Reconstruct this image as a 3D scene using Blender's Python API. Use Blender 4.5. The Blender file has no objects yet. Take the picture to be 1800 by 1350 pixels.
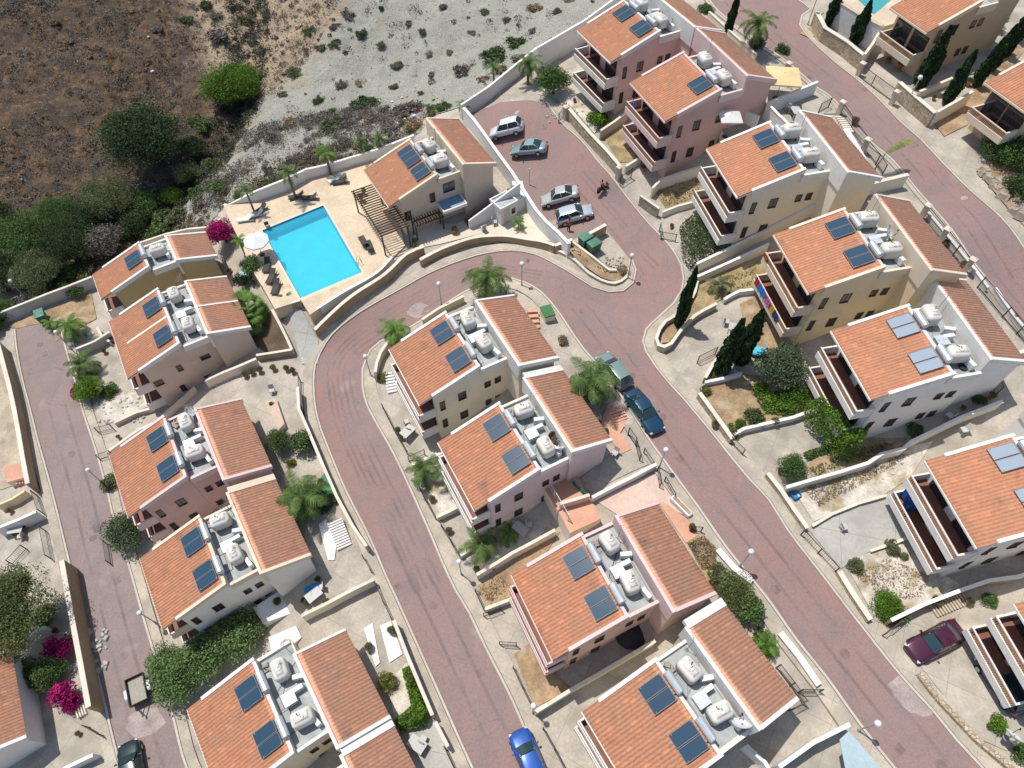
import bpy, bmesh, math, random
import numpy as np
from mathutils import Vector, Matrix, noise
from mathutils.geometry import tessellate_polygon
random.seed(11); rng = np.random.default_rng(11)
sc = bpy.context.scene; COL = sc.collection
R = math.radians
# ------------------------------------------------------------------ camera geometry (drone, 24 mm lens, 51 m up)
FPX, TILT, HC = 1200.0, R(33.9), 51.0
def ray(px, py):
    u = px-900; v = py-675
    return (u, -v*math.cos(TILT)+FPX*math.sin(TILT), -v*math.sin(TILT)-FPX*math.cos(TILT))
def at(p, z):
    d = ray(*p); k = (z-HC)/d[2]
    return Vector((d[0]*k, d[1]*k, z))
cam = bpy.data.cameras.new('camera'); cam.sensor_width = 36; cam.lens = 24; cam.clip_end = 4000; cam.clip_start = .5
camo = bpy.data.objects.new('camera', cam); COL.objects.link(camo)
camo.location = (0, 0, HC); camo.rotation_euler = (TILT, 0, 0); sc.camera = camo
# ------------------------------------------------------------------ light
SUNV = Vector((-.80*math.cos(R(68)), .60*math.cos(R(68)), math.sin(R(68))))
sl = bpy.data.lights.new('sun', 'SUN'); sl.energy = 4.2; sl.angle = R(.53); sl.color = (1, .955, .88)
so = bpy.data.objects.new('sun', sl); COL.objects.link(so); so.rotation_euler = (-SUNV).to_track_quat('-Z', 'Y').to_euler()
W = bpy.data.worlds.new('World'); sc.world = W; W.use_nodes = True
wn = W.node_tree; bg = wn.nodes['Background']; sky = wn.nodes.new('ShaderNodeTexSky'); sky.sky_type = 'NISHITA'; sky.sun_disc = False
sky.sun_elevation = R(68); sky.sun_rotation = math.atan2(SUNV.x, SUNV.y); wn.links.new(sky.outputs[0], bg.inputs[0]); bg.inputs[1].default_value = .13
sc.view_settings.view_transform = 'Standard'; sc.view_settings.look = 'None'; sc.view_settings.exposure = 0.08; sc.view_settings.gamma = 1
# ------------------------------------------------------------------ materials
MATS = {}
def nodes(name):
    m = bpy.data.materials.new(name); m.use_nodes = True
    return m, m.node_tree, m.node_tree.nodes['Principled BSDF']
def mat(name, col, rough=.8, var=.18, sc1=.35, sc2=6.0, metal=0, bump=0, bsc=20, spec=.3, isl=0, stain=None, stsc=.5, stlo=.55, sthi=.7, trans=0, coat=0):
    """plain surface: base colour broken up by two world-space noises, optional stain patches, optional per-leaf variation"""
    if name in MATS: return MATS[name]
    m, t, b = nodes(name); N = t.nodes.new; Lk = t.links.new
    geo = N('ShaderNodeNewGeometry'); src = None
    def nz(scale, det=4):
        n = N('ShaderNodeTexNoise'); n.inputs['Scale'].default_value = scale; n.inputs['Detail'].default_value = det
        Lk(geo.outputs['Position'], n.inputs['Vector']); return n.outputs['Fac']
    def mx(fac, a, bb, typ='MIX'):
        x = N('ShaderNodeMix'); x.data_type = 'RGBA'; x.blend_type = typ
        for s, val in ((x.inputs[0], fac), (x.inputs[6], a), (x.inputs[7], bb)):
            if hasattr(val, 'default_value'): Lk(val, s)
            else: s.default_value = val if not isinstance(val, tuple) else (*val[:3], 1)
        return x.outputs[2]
    def ramp(s, lo, hi):
        r = N('ShaderNodeMapRange'); r.inputs[1].default_value = lo; r.inputs[2].default_value = hi; Lk(s, r.inputs[0]); return r.outputs[0]
    lo = tuple(c*(1-var) for c in col); hi = tuple(min(1, c*(1+var)) for c in col)
    c = mx(ramp(nz(sc1), .3, .7), lo, hi)
    lo2 = (1-var*.8,)*3; hi2 = (1+var*.6,)*3
    c = mx(1.0, c, mx(ramp(nz(sc2, 6), .3, .7), lo2, hi2), 'MULTIPLY')
    if stain: c = mx(ramp(nz(stsc, 8), stlo, sthi), c, stain)
    if isl:
        c = mx(1.0, c, mx(geo.outputs['Random Per Island'], (1-isl,)*3, (1+isl,)*3), 'MULTIPLY')
    Lk(c, b.inputs['Base Color']); b.inputs['Roughness'].default_value = rough; b.inputs['Metallic'].default_value = metal
    b.inputs['Specular IOR Level'].default_value = spec
    if coat: b.inputs['Coat Weight'].default_value = coat; b.inputs['Coat Roughness'].default_value = .06
    if trans:
        tr = N('ShaderNodeBsdfTranslucent'); Lk(c, tr.inputs[0]); ms = N('ShaderNodeMixShader'); ms.inputs[0].default_value = trans
        Lk(b.outputs[0], ms.inputs[1]); Lk(tr.outputs[0], ms.inputs[2]); Lk(ms.outputs[0], t.nodes['Material Output'].inputs[0])
    if bump:
        bn = N('ShaderNodeBump'); bn.inputs['Strength'].default_value = bump; bn.inputs['Distance'].default_value = .05
        Lk(nz(bsc, 6), bn.inputs['Height']); Lk(bn.outputs[0], b.inputs['Normal'])
    MATS[name] = m; return m
def glass(name, col, rough=.08):
    if name in MATS: return MATS[name]
    m, t, b = nodes(name); b.inputs['Base Color'].default_value = (*col, 1); b.inputs['Roughness'].default_value = rough
    b.inputs['Specular IOR Level'].default_value = .8; MATS[name] = m; return m
# ------------------------------------------------------------------ mesh builder
class MB:
    def __init__(s): s.v = []; s.f = []; s.m = []
    def add(s, vs, fs, mi=0):
        n = len(s.v); s.v += [tuple(v) for v in vs]; s.f += [tuple(i+n for i in f) for f in fs]; s.m += [mi]*len(fs); return s
    def box(s, x0, x1, y0, y1, z0, z1, mi=0):
        return s.add([(x0,y0,z0),(x1,y0,z0),(x1,y1,z0),(x0,y1,z0),(x0,y0,z1),(x1,y0,z1),(x1,y1,z1),(x0,y1,z1)],
                     [(3,2,1,0),(4,5,6,7),(0,1,5,4),(1,2,6,5),(2,3,7,6),(3,0,4,7)], mi)
    def obox(s, c, sx, sy, sz, rz=0, ry=0, mi=0, top=1.0):
        M = Matrix.Translation(c) @ Matrix.Rotation(rz, 4, 'Z') @ Matrix.Rotation(ry, 4, 'Y'); P = []
        for k, (a, b_) in enumerate(((-1,-1),(1,-1),(1,1),(-1,1))): P.append(M @ Vector((a*sx/2, b_*sy/2, -sz/2)))
        for a, b_ in ((-1,-1),(1,-1),(1,1),(-1,1)): P.append(M @ Vector((a*sx/2*top, b_*sy/2*top, sz/2)))
        return s.add(P, [(3,2,1,0),(4,5,6,7),(0,1,5,4),(1,2,6,5),(2,3,7,6),(3,0,4,7)], mi)
    def rbox(s, c, sx, sy, sz, r, rz=0, n=4, mi=0, dome=0):
        """box with rounded plan corners and a rounded top edge"""
        ring = []
        for q in range(4):
            cx, cy = ((1,1),(-1,1),(-1,-1),(1,-1))[q]
            for k in range(n+1):
                a = math.pi/2*(q+k/n); ring.append((cx, cy, math.cos(a), math.sin(a)))
        layers = [(-sz/2, 0), (sz/2-r, 0)]+[(sz/2-r+r*math.sin(t), r*(1-math.cos(t))) for t in (R(30), R(60), R(90))]
        if dome: layers.append((sz/2+dome, min(sx, sy)*.3))
        M = Matrix.Translation(c) @ Matrix.Rotation(rz, 4, 'Z'); P = []; m = len(ring)
        for z, ins in layers:
            for cx, cy, ca, sa in ring:
                P.append(M @ Vector((cx*(sx/2-r)+ca*max(r-ins, 0)-(cx*max(ins-r, 0)), cy*(sy/2-r)+sa*max(r-ins, 0)-(cy*max(ins-r, 0)), z)))
        F = []
        for l in range(len(layers)-1):
            for i in range(m): j = (i+1) % m; F.append((l*m+i, l*m+j, (l+1)*m+j, (l+1)*m+i))
        F.append(tuple((len(layers)-1)*m+i for i in range(m))); F.append(tuple(reversed(range(m))))
        return s.add(P, F, mi)
    def prism(s, poly, z0, z1, mi=0):
        n = len(poly); a = sum(poly[i][0]*poly[(i+1)%n][1]-poly[(i+1)%n][0]*poly[i][1] for i in range(n))
        if a < 0: poly = poly[::-1]
        s.add([(p[0],p[1],z0) for p in poly]+[(p[0],p[1],z1) for p in poly], [(i,(i+1)%n,n+(i+1)%n,n+i) for i in range(n)]+[tuple(range(n,2*n)), tuple(reversed(range(n)))], mi); return s
    def extr(s, prof, y0, y1, mi=0):
        n = len(prof); a = sum(prof[i][0]*prof[(i+1)%n][1]-prof[(i+1)%n][0]*prof[i][1] for i in range(n))
        if a < 0: prof = prof[::-1]
        s.add([(p[0],y0,p[1]) for p in prof]+[(p[0],y1,p[1]) for p in prof], [((i+1)%n,i,n+i,n+(i+1)%n)[::-1] for i in range(n)]+[tuple(range(n)), tuple(reversed(range(n,2*n)))], mi); return s
    def tube(s, pts, r, n=6, mi=0, r1=None):
        pts = [Vector(p) for p in pts]; P = []; k = len(pts)
        for i, p in enumerate(pts):
            d = (pts[min(i+1,k-1)]-pts[max(i-1,0)]).normalized(); u = d.orthogonal().normalized() if i == 0 else (u-d*u.dot(d)).normalized(); w = d.cross(u)
            rr = r if r1 is None else r+(r1-r)*i/max(1,k-1)
            for j in range(n): a = 2*math.pi*j/n; P.append(p+u*math.cos(a)*rr+w*math.sin(a)*rr)
        F = [(i*n+j, i*n+(j+1)%n, (i+1)*n+(j+1)%n, (i+1)*n+j) for i in range(k-1) for j in range(n)]+[tuple(reversed(range(n))), tuple((k-1)*n+j for j in range(n))]
        return s.add(P, F, mi)
    def lathe(s, prof, n=12, c=(0,0,0), mi=0, cap=True):
        P = [(c[0]+r*math.cos(2*math.pi*j/n), c[1]+r*math.sin(2*math.pi*j/n), c[2]+z) for r, z in prof for j in range(n)]
        k = len(prof); F = [(i*n+j, i*n+(j+1)%n, (i+1)*n+(j+1)%n, (i+1)*n+j) for i in range(k-1) for j in range(n)]+([] if not cap else [tuple(reversed(range(n))), tuple((k-1)*n+j for j in range(n))])
        return s.add(P, F, mi)
    def build(s, name, mats, parent=None, smooth=False):
        me = bpy.data.meshes.new(name); me.from_pydata(s.v, [], s.f)
        for m in (mats if isinstance(mats, (list, tuple)) else [mats]): me.materials.append(m)
        if any(s.m): me.polygons.foreach_set('material_index', s.m)
        if smooth: me.polygons.foreach_set('use_smooth', [True]*len(s.f))
        o = bpy.data.objects.new(name, me); COL.objects.link(o); o.parent = parent; return o
def npmesh(name, V, F, m, parent=None, smooth=False):
    me = bpy.data.meshes.new(name); V = np.asarray(V, dtype=np.float32); F = np.asarray(F, dtype=np.int32); k = F.shape[1]
    me.vertices.add(len(V)); me.vertices.foreach_set('co', V.ravel()); me.loops.add(F.size); me.loops.foreach_set('vertex_index', F.ravel())
    me.polygons.add(len(F)); me.polygons.foreach_set('loop_start', np.arange(0, F.size, k, dtype=np.int32)); me.polygons.foreach_set('loop_total', np.full(len(F), k, dtype=np.int32))
    me.update(calc_edges=True); me.validate()
    if smooth: me.polygons.foreach_set('use_smooth', np.ones(len(F), dtype=bool))
    if m: me.materials.append(m)
    o = bpy.data.objects.new(name, me); COL.objects.link(o); o.parent = parent; return o
def empty(name, loc, rz=0):
    o = bpy.data.objects.new(name, None); o.empty_display_size = .3; COL.objects.link(o); o.location = loc; o.rotation_euler = (0, 0, rz); return o
def tag(o, label, cat, group=None):
    o['label'] = label; o['category'] = cat
    if group: o['group'] = group
    return o
def stuff(o, label=None, cat=None):
    o['kind'] = 'stuff'
    if label: o['label'] = label
    if cat: o['category'] = cat
    return o
def struct(o): o['kind'] = 'structure'; return o
KIDS = {}
def inst(root, loc, rz=0, s=1.0, label=None, cat=None, group=None, m=None):
    """copy a thing with copies of its parts and sub-parts (mesh data shared)"""
    r = root.copy(); COL.objects.link(r); r.location = loc; r.rotation_euler = (0, 0, rz); r.scale = s if isinstance(s, tuple) else (s, s, s)
    def rec(src, dst):
        for ch in KIDS.setdefault(src.name, [c for c in src.children]):
            c = ch.copy(); COL.objects.link(c); c.parent = dst; rec(ch, c)
    rec(root, r)
    for k in ('label', 'category', 'group'):
        if k in r: del r[k]
    if label: r['label'] = label
    if cat: r['category'] = cat
    if group: r['group'] = group
    return r
def kill(root):
    for c in list(root.children): kill(c)
    bpy.data.objects.remove(root)
def setmat(o, m):
    for s in o.material_slots: s.link = 'OBJECT'; s.material = m
# ------------------------------------------------------------------ houses: pose measured from their roof corners
EH, RG = 7.1, 8.9                                   # eave and ridge above the low street
def pose(z0, a, b, eh=EH):
    A, B = at(a, z0+eh), at(b, z0+eh); Y = Vector((A.x-B.x, A.y-B.y)); L = Y.length; Y /= L
    return dict(o=Vector((B.x, B.y)), Y=Y, X=Vector((Y.y, -Y.x)), L=L, z0=z0, rz=math.atan2(Y.y, Y.x)-math.pi/2)
HP = {
 'M1': pose(-4.6, (684,614), (738,713)), 'M2': pose(-5.3, (770,778), (835,899)), 'M3': pose(-5.5, (899,1010), (972,1161)), 'M4': pose(-5.5, (1023,1250.5), (1130,1429)),
 'L1a': pose(-10, (163.7,483.5), (179,527.6)), 'L1b': pose(-10.2, (192.6,566.6), (225.4,667)), 'L2': pose(-10.7, (192.6,799.6), (226.6,910.4)), 'L3': pose(-11, (246.8,982), (287,1107)), 'L4': pose(-11, (330,1246.7), (393,1420)),
 'R1': pose(4, (1014.6,54), (1073.8,111)), 'R2': pose(4, (1107.8,146), (1169.5,215)), 'R3': pose(3.5, (1242.5,262), (1297,348)), 'R4': pose(2.5, (1360,413), (1421.8,517.5)), 'R5': pose(1, (1460.8,581.8), (1531,704)), 'R6': pose(0, (1625.8,809.7), (1717.7,964.6)),
 'R7': pose(0, (1782.6,1061.6), (1880,1222)), 'P': pose(-1.4, (640,299.7), (684,365), 4.2), 'T1': pose(8.6, (1565,14), (1629.5,59), 6.2), 'T2': pose(8.4, (1731.5,146), (1802,197), 6.2),
}
def from_right(z0, g, h):                            # houses of which only the right-hand roof is in the picture
    G, Hh = at(g, z0+8.3), at(h, z0+8.3); Y = Vector((Hh.x-G.x, Hh.y-G.y)); L = Y.length; Y /= L; X = Vector((Y.y, -Y.x))
    return dict(o=Vector((G.x, G.y))-X*12.2, Y=Y, X=X, L=6.8, z0=z0, rz=math.atan2(Y.y, Y.x)-math.pi/2)
HP['F1'] = from_right(-16.6, (46.6,1292), (22,1150)); HP['F1']['L'] = 7.2
d = dict(HP['L4']); d['z0'] = -11.2
e = at((600,1330), d['z0']+9.6); d['o'] = Vector((e.x, e.y))-d['X']*8.4-d['Y']*7.0; d['L'] = 6.8; HP['L5'] = d
def HL(n, x, y, z=0):                                # local house point -> world
    h = HP[n]; p = h['o']+h['X']*x+h['Y']*y; return Vector((p.x, p.y, h['z0']+z))
# ------------------------------------------------------------------ terrain: thin-plate surface through street levels and house terraces
CP = []
def cp(z, *pts):
    for p in pts: q = at(p, z); CP.append((q.x, q.y, z))
cp(-9.8, (60,600), (40,560)); cp(-10.3, (110,760)); cp(-10.8, (170,930), (220,1100)); cp(-11, (260,1300), (200,1340), (330,1420))
cp(-4.6, (590,660)); cp(-5, (600,740), (570,620)); cp(-5.4, (700,920), (640,930)); cp(-5.5, (760,1120), (880,1340), (800,1250), (960,1430)); cp(-3.6, (650,560)); cp(-2.6, (740,510)); cp(-1.5, (840,478)); cp(-.9, (920,468)); cp(-.3, (1020,530))
cp(0, (1100,580), (1150,520), (1100,650), (1180,760), (1300,910), (1430,1090), (1560,1260), (1640,1370), (1230,700), (1380,890)); cp(.6, (1150,440)); cp(1.4, (1070,350)); cp(2, (980,260)); cp(2.5, (910,200))
cp(9.8, (1330,20), (1310,-40)); cp(9.3, (1440,120)); cp(8.8, (1550,230)); cp(8, (1650,350)); cp(6.8, (1770,490)); cp(6, (1850,580)); cp(5.6, (1800,660), (1960,800))
cp(8.7, (1620,270)); cp(8.2, (1740,400)); cp(9.4, (1540,140)); cp(9.6, (1600,200)); cp(10.4, (1600,60), (1500,20)); cp(9.8, (1700,200)); cp(9.2, (1760,290)); cp(10.5, (1780,60))
DECK = -2.0
cp(DECK, (440,385), (560,330), (640,440), (600,510), (530,535), (460,455), (550,450)); cp(-1.6, (690,330), (770,400), (800,395)); cp(-1.2, (870,390), (940,400)); cp(-.2, (870,270)); cp(1.2, (1010,440))
cp(-5.5, (440,560), (400,470)); cp(-5, (500,600), (420,650)); cp(-4.9, (480,720)); cp(-5.3, (560,800), (640,990))
cp(-2.6, (450,290), (600,225), (720,175)); cp(1, (860,120)); cp(3, (960,60)); cp(5, (1040,-10)); cp(3.2, (980,140)); cp(7, (1120,-90)); cp(-1, (700,70)); cp(2, (840,10)); cp(0, (560,10)); cp(-3, (480,100))
cp(-6, (390,240)); cp(-8.5, (300,330)); cp(-10.5, (150,440)); cp(-11.5, (20,480)); cp(-6, (250,180)); cp(-5.5, (80,200)); cp(-3, (200,40)); cp(-2.5, (40,30)); cp(-3.5, (380,60)); cp(-8.5, (60,340)); cp(-9.7, (260,410)); cp(-12, (-150,500))
cp(-11.5, (20,720), (40,880)); cp(-12, (60,1040)); cp(-13, (-60,900)); cp(-15, (-150,700), (-200,1100))
for n, h in HP.items():
    if n in ('T1', 'T2', 'F1', 'P', 'L5'): continue
    up = 5.5 if n != 'L1a' else 5.0
    for x, y, z in ((-1.5, .5, 0), (1.2, .5, 0), (12.6, .5, up)): q = HL(n, x, h['L']*y, z); CP.append(tuple(q))
q = HL('P', 1, 3, .1); CP.append(tuple(q)); CP.append(tuple(HL('F1', 13, 3, 5.0))); CP.append(tuple(HL('L5', 12.6, 3.4, 5.6)))
C3 = np.array(CP); n_ = len(C3)
def _k(r2): return np.where(r2 > 1e-9, .5*r2*np.log(np.maximum(r2, 1e-9)), 0)
_d2 = ((C3[:, None, :2]-C3[None, :, :2])**2).sum(2); A_ = np.zeros((n_+3, n_+3)); A_[:n_, :n_] = _k(_d2)+np.eye(n_)*6.0
A_[:n_, n_] = 1; A_[:n_, n_+1:] = C3[:, :2]; A_[n_:, :n_] = A_[:n_, n_:].T
WT = np.linalg.solve(A_, np.concatenate([C3[:, 2], [0, 0, 0]]))
def TZv(P):
    P = np.asarray(P, float).reshape(-1, 2); out = np.empty(len(P))
    for i in range(0, len(P), 8000):
        q = P[i:i+8000]; d2 = ((q[:, None, :]-C3[None, :, :2])**2).sum(2)
        out[i:i+8000] = _k(d2) @ WT[:n_]+WT[n_]+q @ WT[n_+1:]
    return np.clip(out, -20, 16)
def TZ(x, y): return float(TZv([(x, y)])[0])
def G(p, h=0.0):
    """pixel -> point h above the terrain"""
    z = 0.0
    for _ in range(14):
        q = at(p, z); z = .5*z+.5*(TZ(q.x, q.y)+h)
    q = at(p, z); return Vector((q.x, q.y, TZ(q.x, q.y)+h))
def GX(pts, h=0.0): return [(v.x, v.y) for v in (G(p, h) for p in pts)]
def inpoly(P, poly):
    P = np.asarray(P); x, y = P[:, 0], P[:, 1]; r = np.zeros(len(P), bool); n = len(poly)
    for i in range(n):
        (x0, y0), (x1, y1) = poly[i], poly[(i+1) % n]
        if y0 == y1: continue
        c = ((y0 > y) != (y1 > y)) & (x < (x1-x0)*(y-y0)/(y1-y0)+x0); r ^= c
    return r
def dist_seg(P, line):
    P = np.asarray(P); d = np.full(len(P), 1e9)
    for a, b in zip(line[:-1], line[1:]):
        a = np.array(a); b = np.array(b); t = np.clip(((P-a) @ (b-a))/max((b-a) @ (b-a), 1e-9), 0, 1); d = np.minimum(d, np.linalg.norm(P-(a+t[:, None]*(b-a)), axis=1))
    return d
def smooth(pts, step=1.0):
    """Catmull-Rom through 2-D points, resampled"""
    P = [np.array(p, float) for p in pts]; out = []
    for i in range(len(P)-1):
        p0, p1, p2, p3 = P[max(i-1, 0)], P[i], P[i+1], P[min(i+2, len(P)-1)]; k = max(1, int(np.linalg.norm(p2-p1)/step))
        for j in range(k):
            t = j/k; out.append(tuple(.5*((2*p1)+(-p0+p2)*t+(2*p0-5*p1+4*p2-p3)*t*t+(-p0+3*p1-3*p2+p3)*t**3)))
    out.append(tuple(P[-1])); return out
def drape(name, poly, off, m, step=1.6, zfix=None):
    bm = bmesh.new(); vs = [bm.verts.new((x, y, 0)) for x, y in poly]
    for t in tessellate_polygon([[Vector((x, y, 0)) for x, y in poly]]):
        try: bm.faces.new([vs[i] for i in t])
        except ValueError: pass
    if zfix is None:
        xs = [p[0] for p in poly]; ys = [p[1] for p in poly]
        for ax, lo, hi in ((0, min(xs), max(xs)), (1, min(ys), max(ys))):
            k = math.ceil(lo/step)
            while k*step < hi:
                no = (1, 0, 0) if ax == 0 else (0, 1, 0)
                bmesh.ops.bisect_plane(bm, geom=bm.verts[:]+bm.edges[:]+bm.faces[:], dist=1e-5, plane_co=tuple(c*k*step for c in no), plane_no=no); k += 1
    bmesh.ops.recalc_face_normals(bm, faces=bm.faces[:])
    if bm.faces and sum(f.normal.z for f in bm.faces) < 0: bmesh.ops.reverse_faces(bm, faces=bm.faces[:])
    if zfix is None:
        z = TZv([(v.co.x, v.co.y) for v in bm.verts])
        for v, zz in zip(bm.verts, z): v.co.z = zz+off
    else:
        for v in bm.verts: v.co.z = zfix
    me = bpy.data.meshes.new(name); bm.to_mesh(me); bm.free(); me.polygons.foreach_set('use_smooth', [True]*len(me.polygons)); me.materials.append(m)
    o = bpy.data.objects.new(name, me); COL.objects.link(o); return struct(o)
def offset(pts, d):
    P = [np.array(p, float) for p in pts]; out = []
    for i in range(len(P)):
        t = P[min(i+1, len(P)-1)]-P[max(i-1, 0)]; t /= max(np.linalg.norm(t), 1e-6); out.append(tuple(P[i]+d*np.array([-t[1], t[0]])))
    return out
def ribbon(name, pts, d0, d1, ztop, zbot, m):
    """kerb or pavement strip between two offsets of a line, following the terrain"""
    a, b = offset(pts, d0), offset(pts, d1); za = TZv(pts); mb = MB(); V = []; F = []; n = len(pts)
    for i in range(n): V += [(*a[i], za[i]+zbot), (*a[i], za[i]+ztop), (*b[i], za[i]+ztop), (*b[i], za[i]+zbot)]
    for i in range(n-1):
        k = i*4
        for j in range(3): F.append((k+j, k+j+1, k+j+5, k+j+4) if d1 < d0 else (k+j+4, k+j+5, k+j+1, k+j))
    F += [(0, 1, 2, 3), (n*4-4, n*4-3, n*4-2, n*4-1)]
    mb.add(V, F); return struct(mb.build(name, m))
# ------------------------------------------------------------------ ground materials
CONC = mat('concrete', (.42,.375,.31), .9, .16, .5, 5, bump=.3, stain=(.29,.255,.21), stsc=.42, stlo=.48, sthi=.7)
def joints(m, size=3.2, rot=28, w=.012, col=(.22,.20,.17)):
    """cut expansion joints into a concrete surface"""
    t = m.node_tree; N = t.nodes.new; Lk = t.links.new; b = t.nodes['Principled BSDF']; src = b.inputs['Base Color'].links[0].from_socket
    g = N('ShaderNodeNewGeometry'); mp = N('ShaderNodeMapping'); mp.inputs['Rotation'].default_value = (0, 0, R(rot)); mp.inputs['Scale'].default_value = (1/size,)*3; Lk(g.outputs['Position'], mp.inputs[0]); s = N('ShaderNodeSeparateXYZ'); Lk(mp.outputs[0], s.inputs[0]); acc = None
    for k in (0, 1):
        f = N('ShaderNodeMath'); f.operation = 'FRACT'; Lk(s.outputs[k], f.inputs[0]); c = N('ShaderNodeMath'); c.operation = 'LESS_THAN'; Lk(f.outputs[0], c.inputs[0]); c.inputs[1].default_value = w
        if acc is None: acc = c.outputs[0]
        else: a = N('ShaderNodeMath'); a.operation = 'MAXIMUM'; Lk(acc, a.inputs[0]); Lk(c.outputs[0], a.inputs[1]); acc = a.outputs[0]
    x = N('ShaderNodeMix'); x.data_type = 'RGBA'; ms = N('ShaderNodeMath'); ms.operation = 'MULTIPLY'; Lk(acc, ms.inputs[0]); ms.inputs[1].default_value = .7; Lk(ms.outputs[0], x.inputs[0]); Lk(src, x.inputs[6]); x.inputs[7].default_value = (*col, 1); Lk(x.outputs[2], b.inputs['Base Color'])
joints(CONC)
PAVE = mat('pavement concrete', (.44,.385,.305), .9, .15, .4, 5, bump=.2, stain=(.32,.285,.235), stsc=.5, stlo=.48, sthi=.7); joints(PAVE, 1.5, 30, .02)
KERB = mat('kerb concrete', (.50,.45,.38), .9, .1, .5, 4)
KSHADE = mat('gutter joint', (.13,.115,.10), .9, .2, .6, 5)  # dark strip painting the joint and shadow line between kerb and pavement
DIRT = mat('garden earth', (.33,.23,.135), .95, .3, .6, 5, bump=.6, stain=(.42,.34,.23), stsc=.9)
DRYG = mat('dry grass', (.33,.25,.13), .95, .35, .8, 7, bump=.6, stain=(.20,.17,.09), stsc=1.2)
WGRAV = mat('white rubble', (.55,.50,.43), .95, .25, 1.0, 7, bump=.7, stain=(.33,.27,.17), stsc=.55, stlo=.5, sthi=.62)
TERRA = mat('terracotta paving', (.56,.31,.21), .75, .12, .5, 6)
TERRP = mat('pink paving', (.56,.42,.34), .8, .12, .4, 4, stain=(.55,.50,.42), stsc=.5)
GREYC = mat('grey concrete', (.40,.385,.345), .9, .14, .3, 4, stain=(.33,.32,.30), stsc=.5)
DECKM = mat('pool deck stone', (.60,.48,.34), .85, .14, .4, 4, bump=.2, stain=(.42,.27,.13), stsc=.33, stlo=.64, sthi=.74)
def _road(t_, b_, A, B, Cc):
    N = t_.nodes.new; Lk = t_.links.new; geo = N('ShaderNodeNewGeometry')
    def nz(s, d=5, st=None):
        n = N('ShaderNodeTexNoise'); n.inputs['Scale'].default_value = s; n.inputs['Detail'].default_value = d; Lk(geo.outputs['Position'] if st is None else st, n.inputs['Vector']); return n.outputs['Fac']
    def rng_(s, a, b): r = N('ShaderNodeMapRange'); r.inputs[1].default_value = a; r.inputs[2].default_value = b; Lk(s, r.inputs[0]); return r.outputs[0]
    def mx(f, a, b, typ='MIX'):
        x = N('ShaderNodeMix'); x.data_type = 'RGBA'; x.blend_type = typ
        for s, val in ((x.inputs[0], f), (x.inputs[6], a), (x.inputs[7], b)):
            if hasattr(val, 'default_value'): Lk(val, s)
            else: s.default_value = val if not isinstance(val, tuple) else (*val, 1)
        return x.outputs[2]
    c = mx(rng_(nz(.09, 4), .35, .65), A, B)      # worn grey to redder pigment
    c = mx(rng_(nz(.5, 6), .45, .75), c, Cc)
    mp = N('ShaderNodeMapping'); mp.inputs['Rotation'].default_value = (0, 0, R(-28)); mp.inputs['Scale'].default_value = (1.6, .12, 1); Lk(geo.outputs['Position'], mp.inputs[0])
    c = mx(rng_(nz(1.0, 5, mp.outputs[0]), .55, .8), c, (.24,.175,.165))        # tyre tracks along the street
    c = mx(1.0, c, mx(rng_(nz(7, 6), .3, .7), (.86,.86,.86), (1.08,1.07,1.06)), 'MULTIPLY')
    v = N('ShaderNodeTexVoronoi'); v.feature = 'DISTANCE_TO_EDGE'; v.inputs['Scale'].default_value = .17
    w = N('ShaderNodeTexNoise'); w.inputs['Scale'].default_value = .8; w.inputs['Detail'].default_value = 5; Lk(geo.outputs['Position'], w.inputs['Vector'])
    va = N('ShaderNodeVectorMath'); va.operation = 'MULTIPLY_ADD'; Lk(w.outputs['Color'], va.inputs[0]); va.inputs[1].default_value = (1.6,1.6,0); Lk(geo.outputs['Position'], va.inputs[2]); Lk(va.outputs[0], v.inputs['Vector'])
    c = mx(rng_(v.outputs['Distance'], .0045, .001), c, (.215,.145,.132))         # hairline cracks
    c = mx(rng_(nz(.22, 7), .66, .74), c, (.33,.26,.24))                        # cement spills
    Lk(c, b_.inputs['Base Color']); b_.inputs['Roughness'].default_value = .85; b_.inputs['Specular IOR Level'].default_value = .25
    bn = N('ShaderNodeBump'); bn.inputs['Strength'].default_value = .25; bn.inputs['Distance'].default_value = .03; Lk(nz(9, 6), bn.inputs['Height']); Lk(bn.outputs[0], b_.inputs['Normal'])
ROADM, t_, b_ = nodes('pressed concrete road'); _road(t_, b_, (.272,.195,.178), (.292,.178,.158), (.225,.178,.168))
ROADG, t_, b_ = nodes('worn grey concrete road'); _road(t_, b_, (.262,.212,.200), (.275,.203,.188), (.215,.185,.178))
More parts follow.
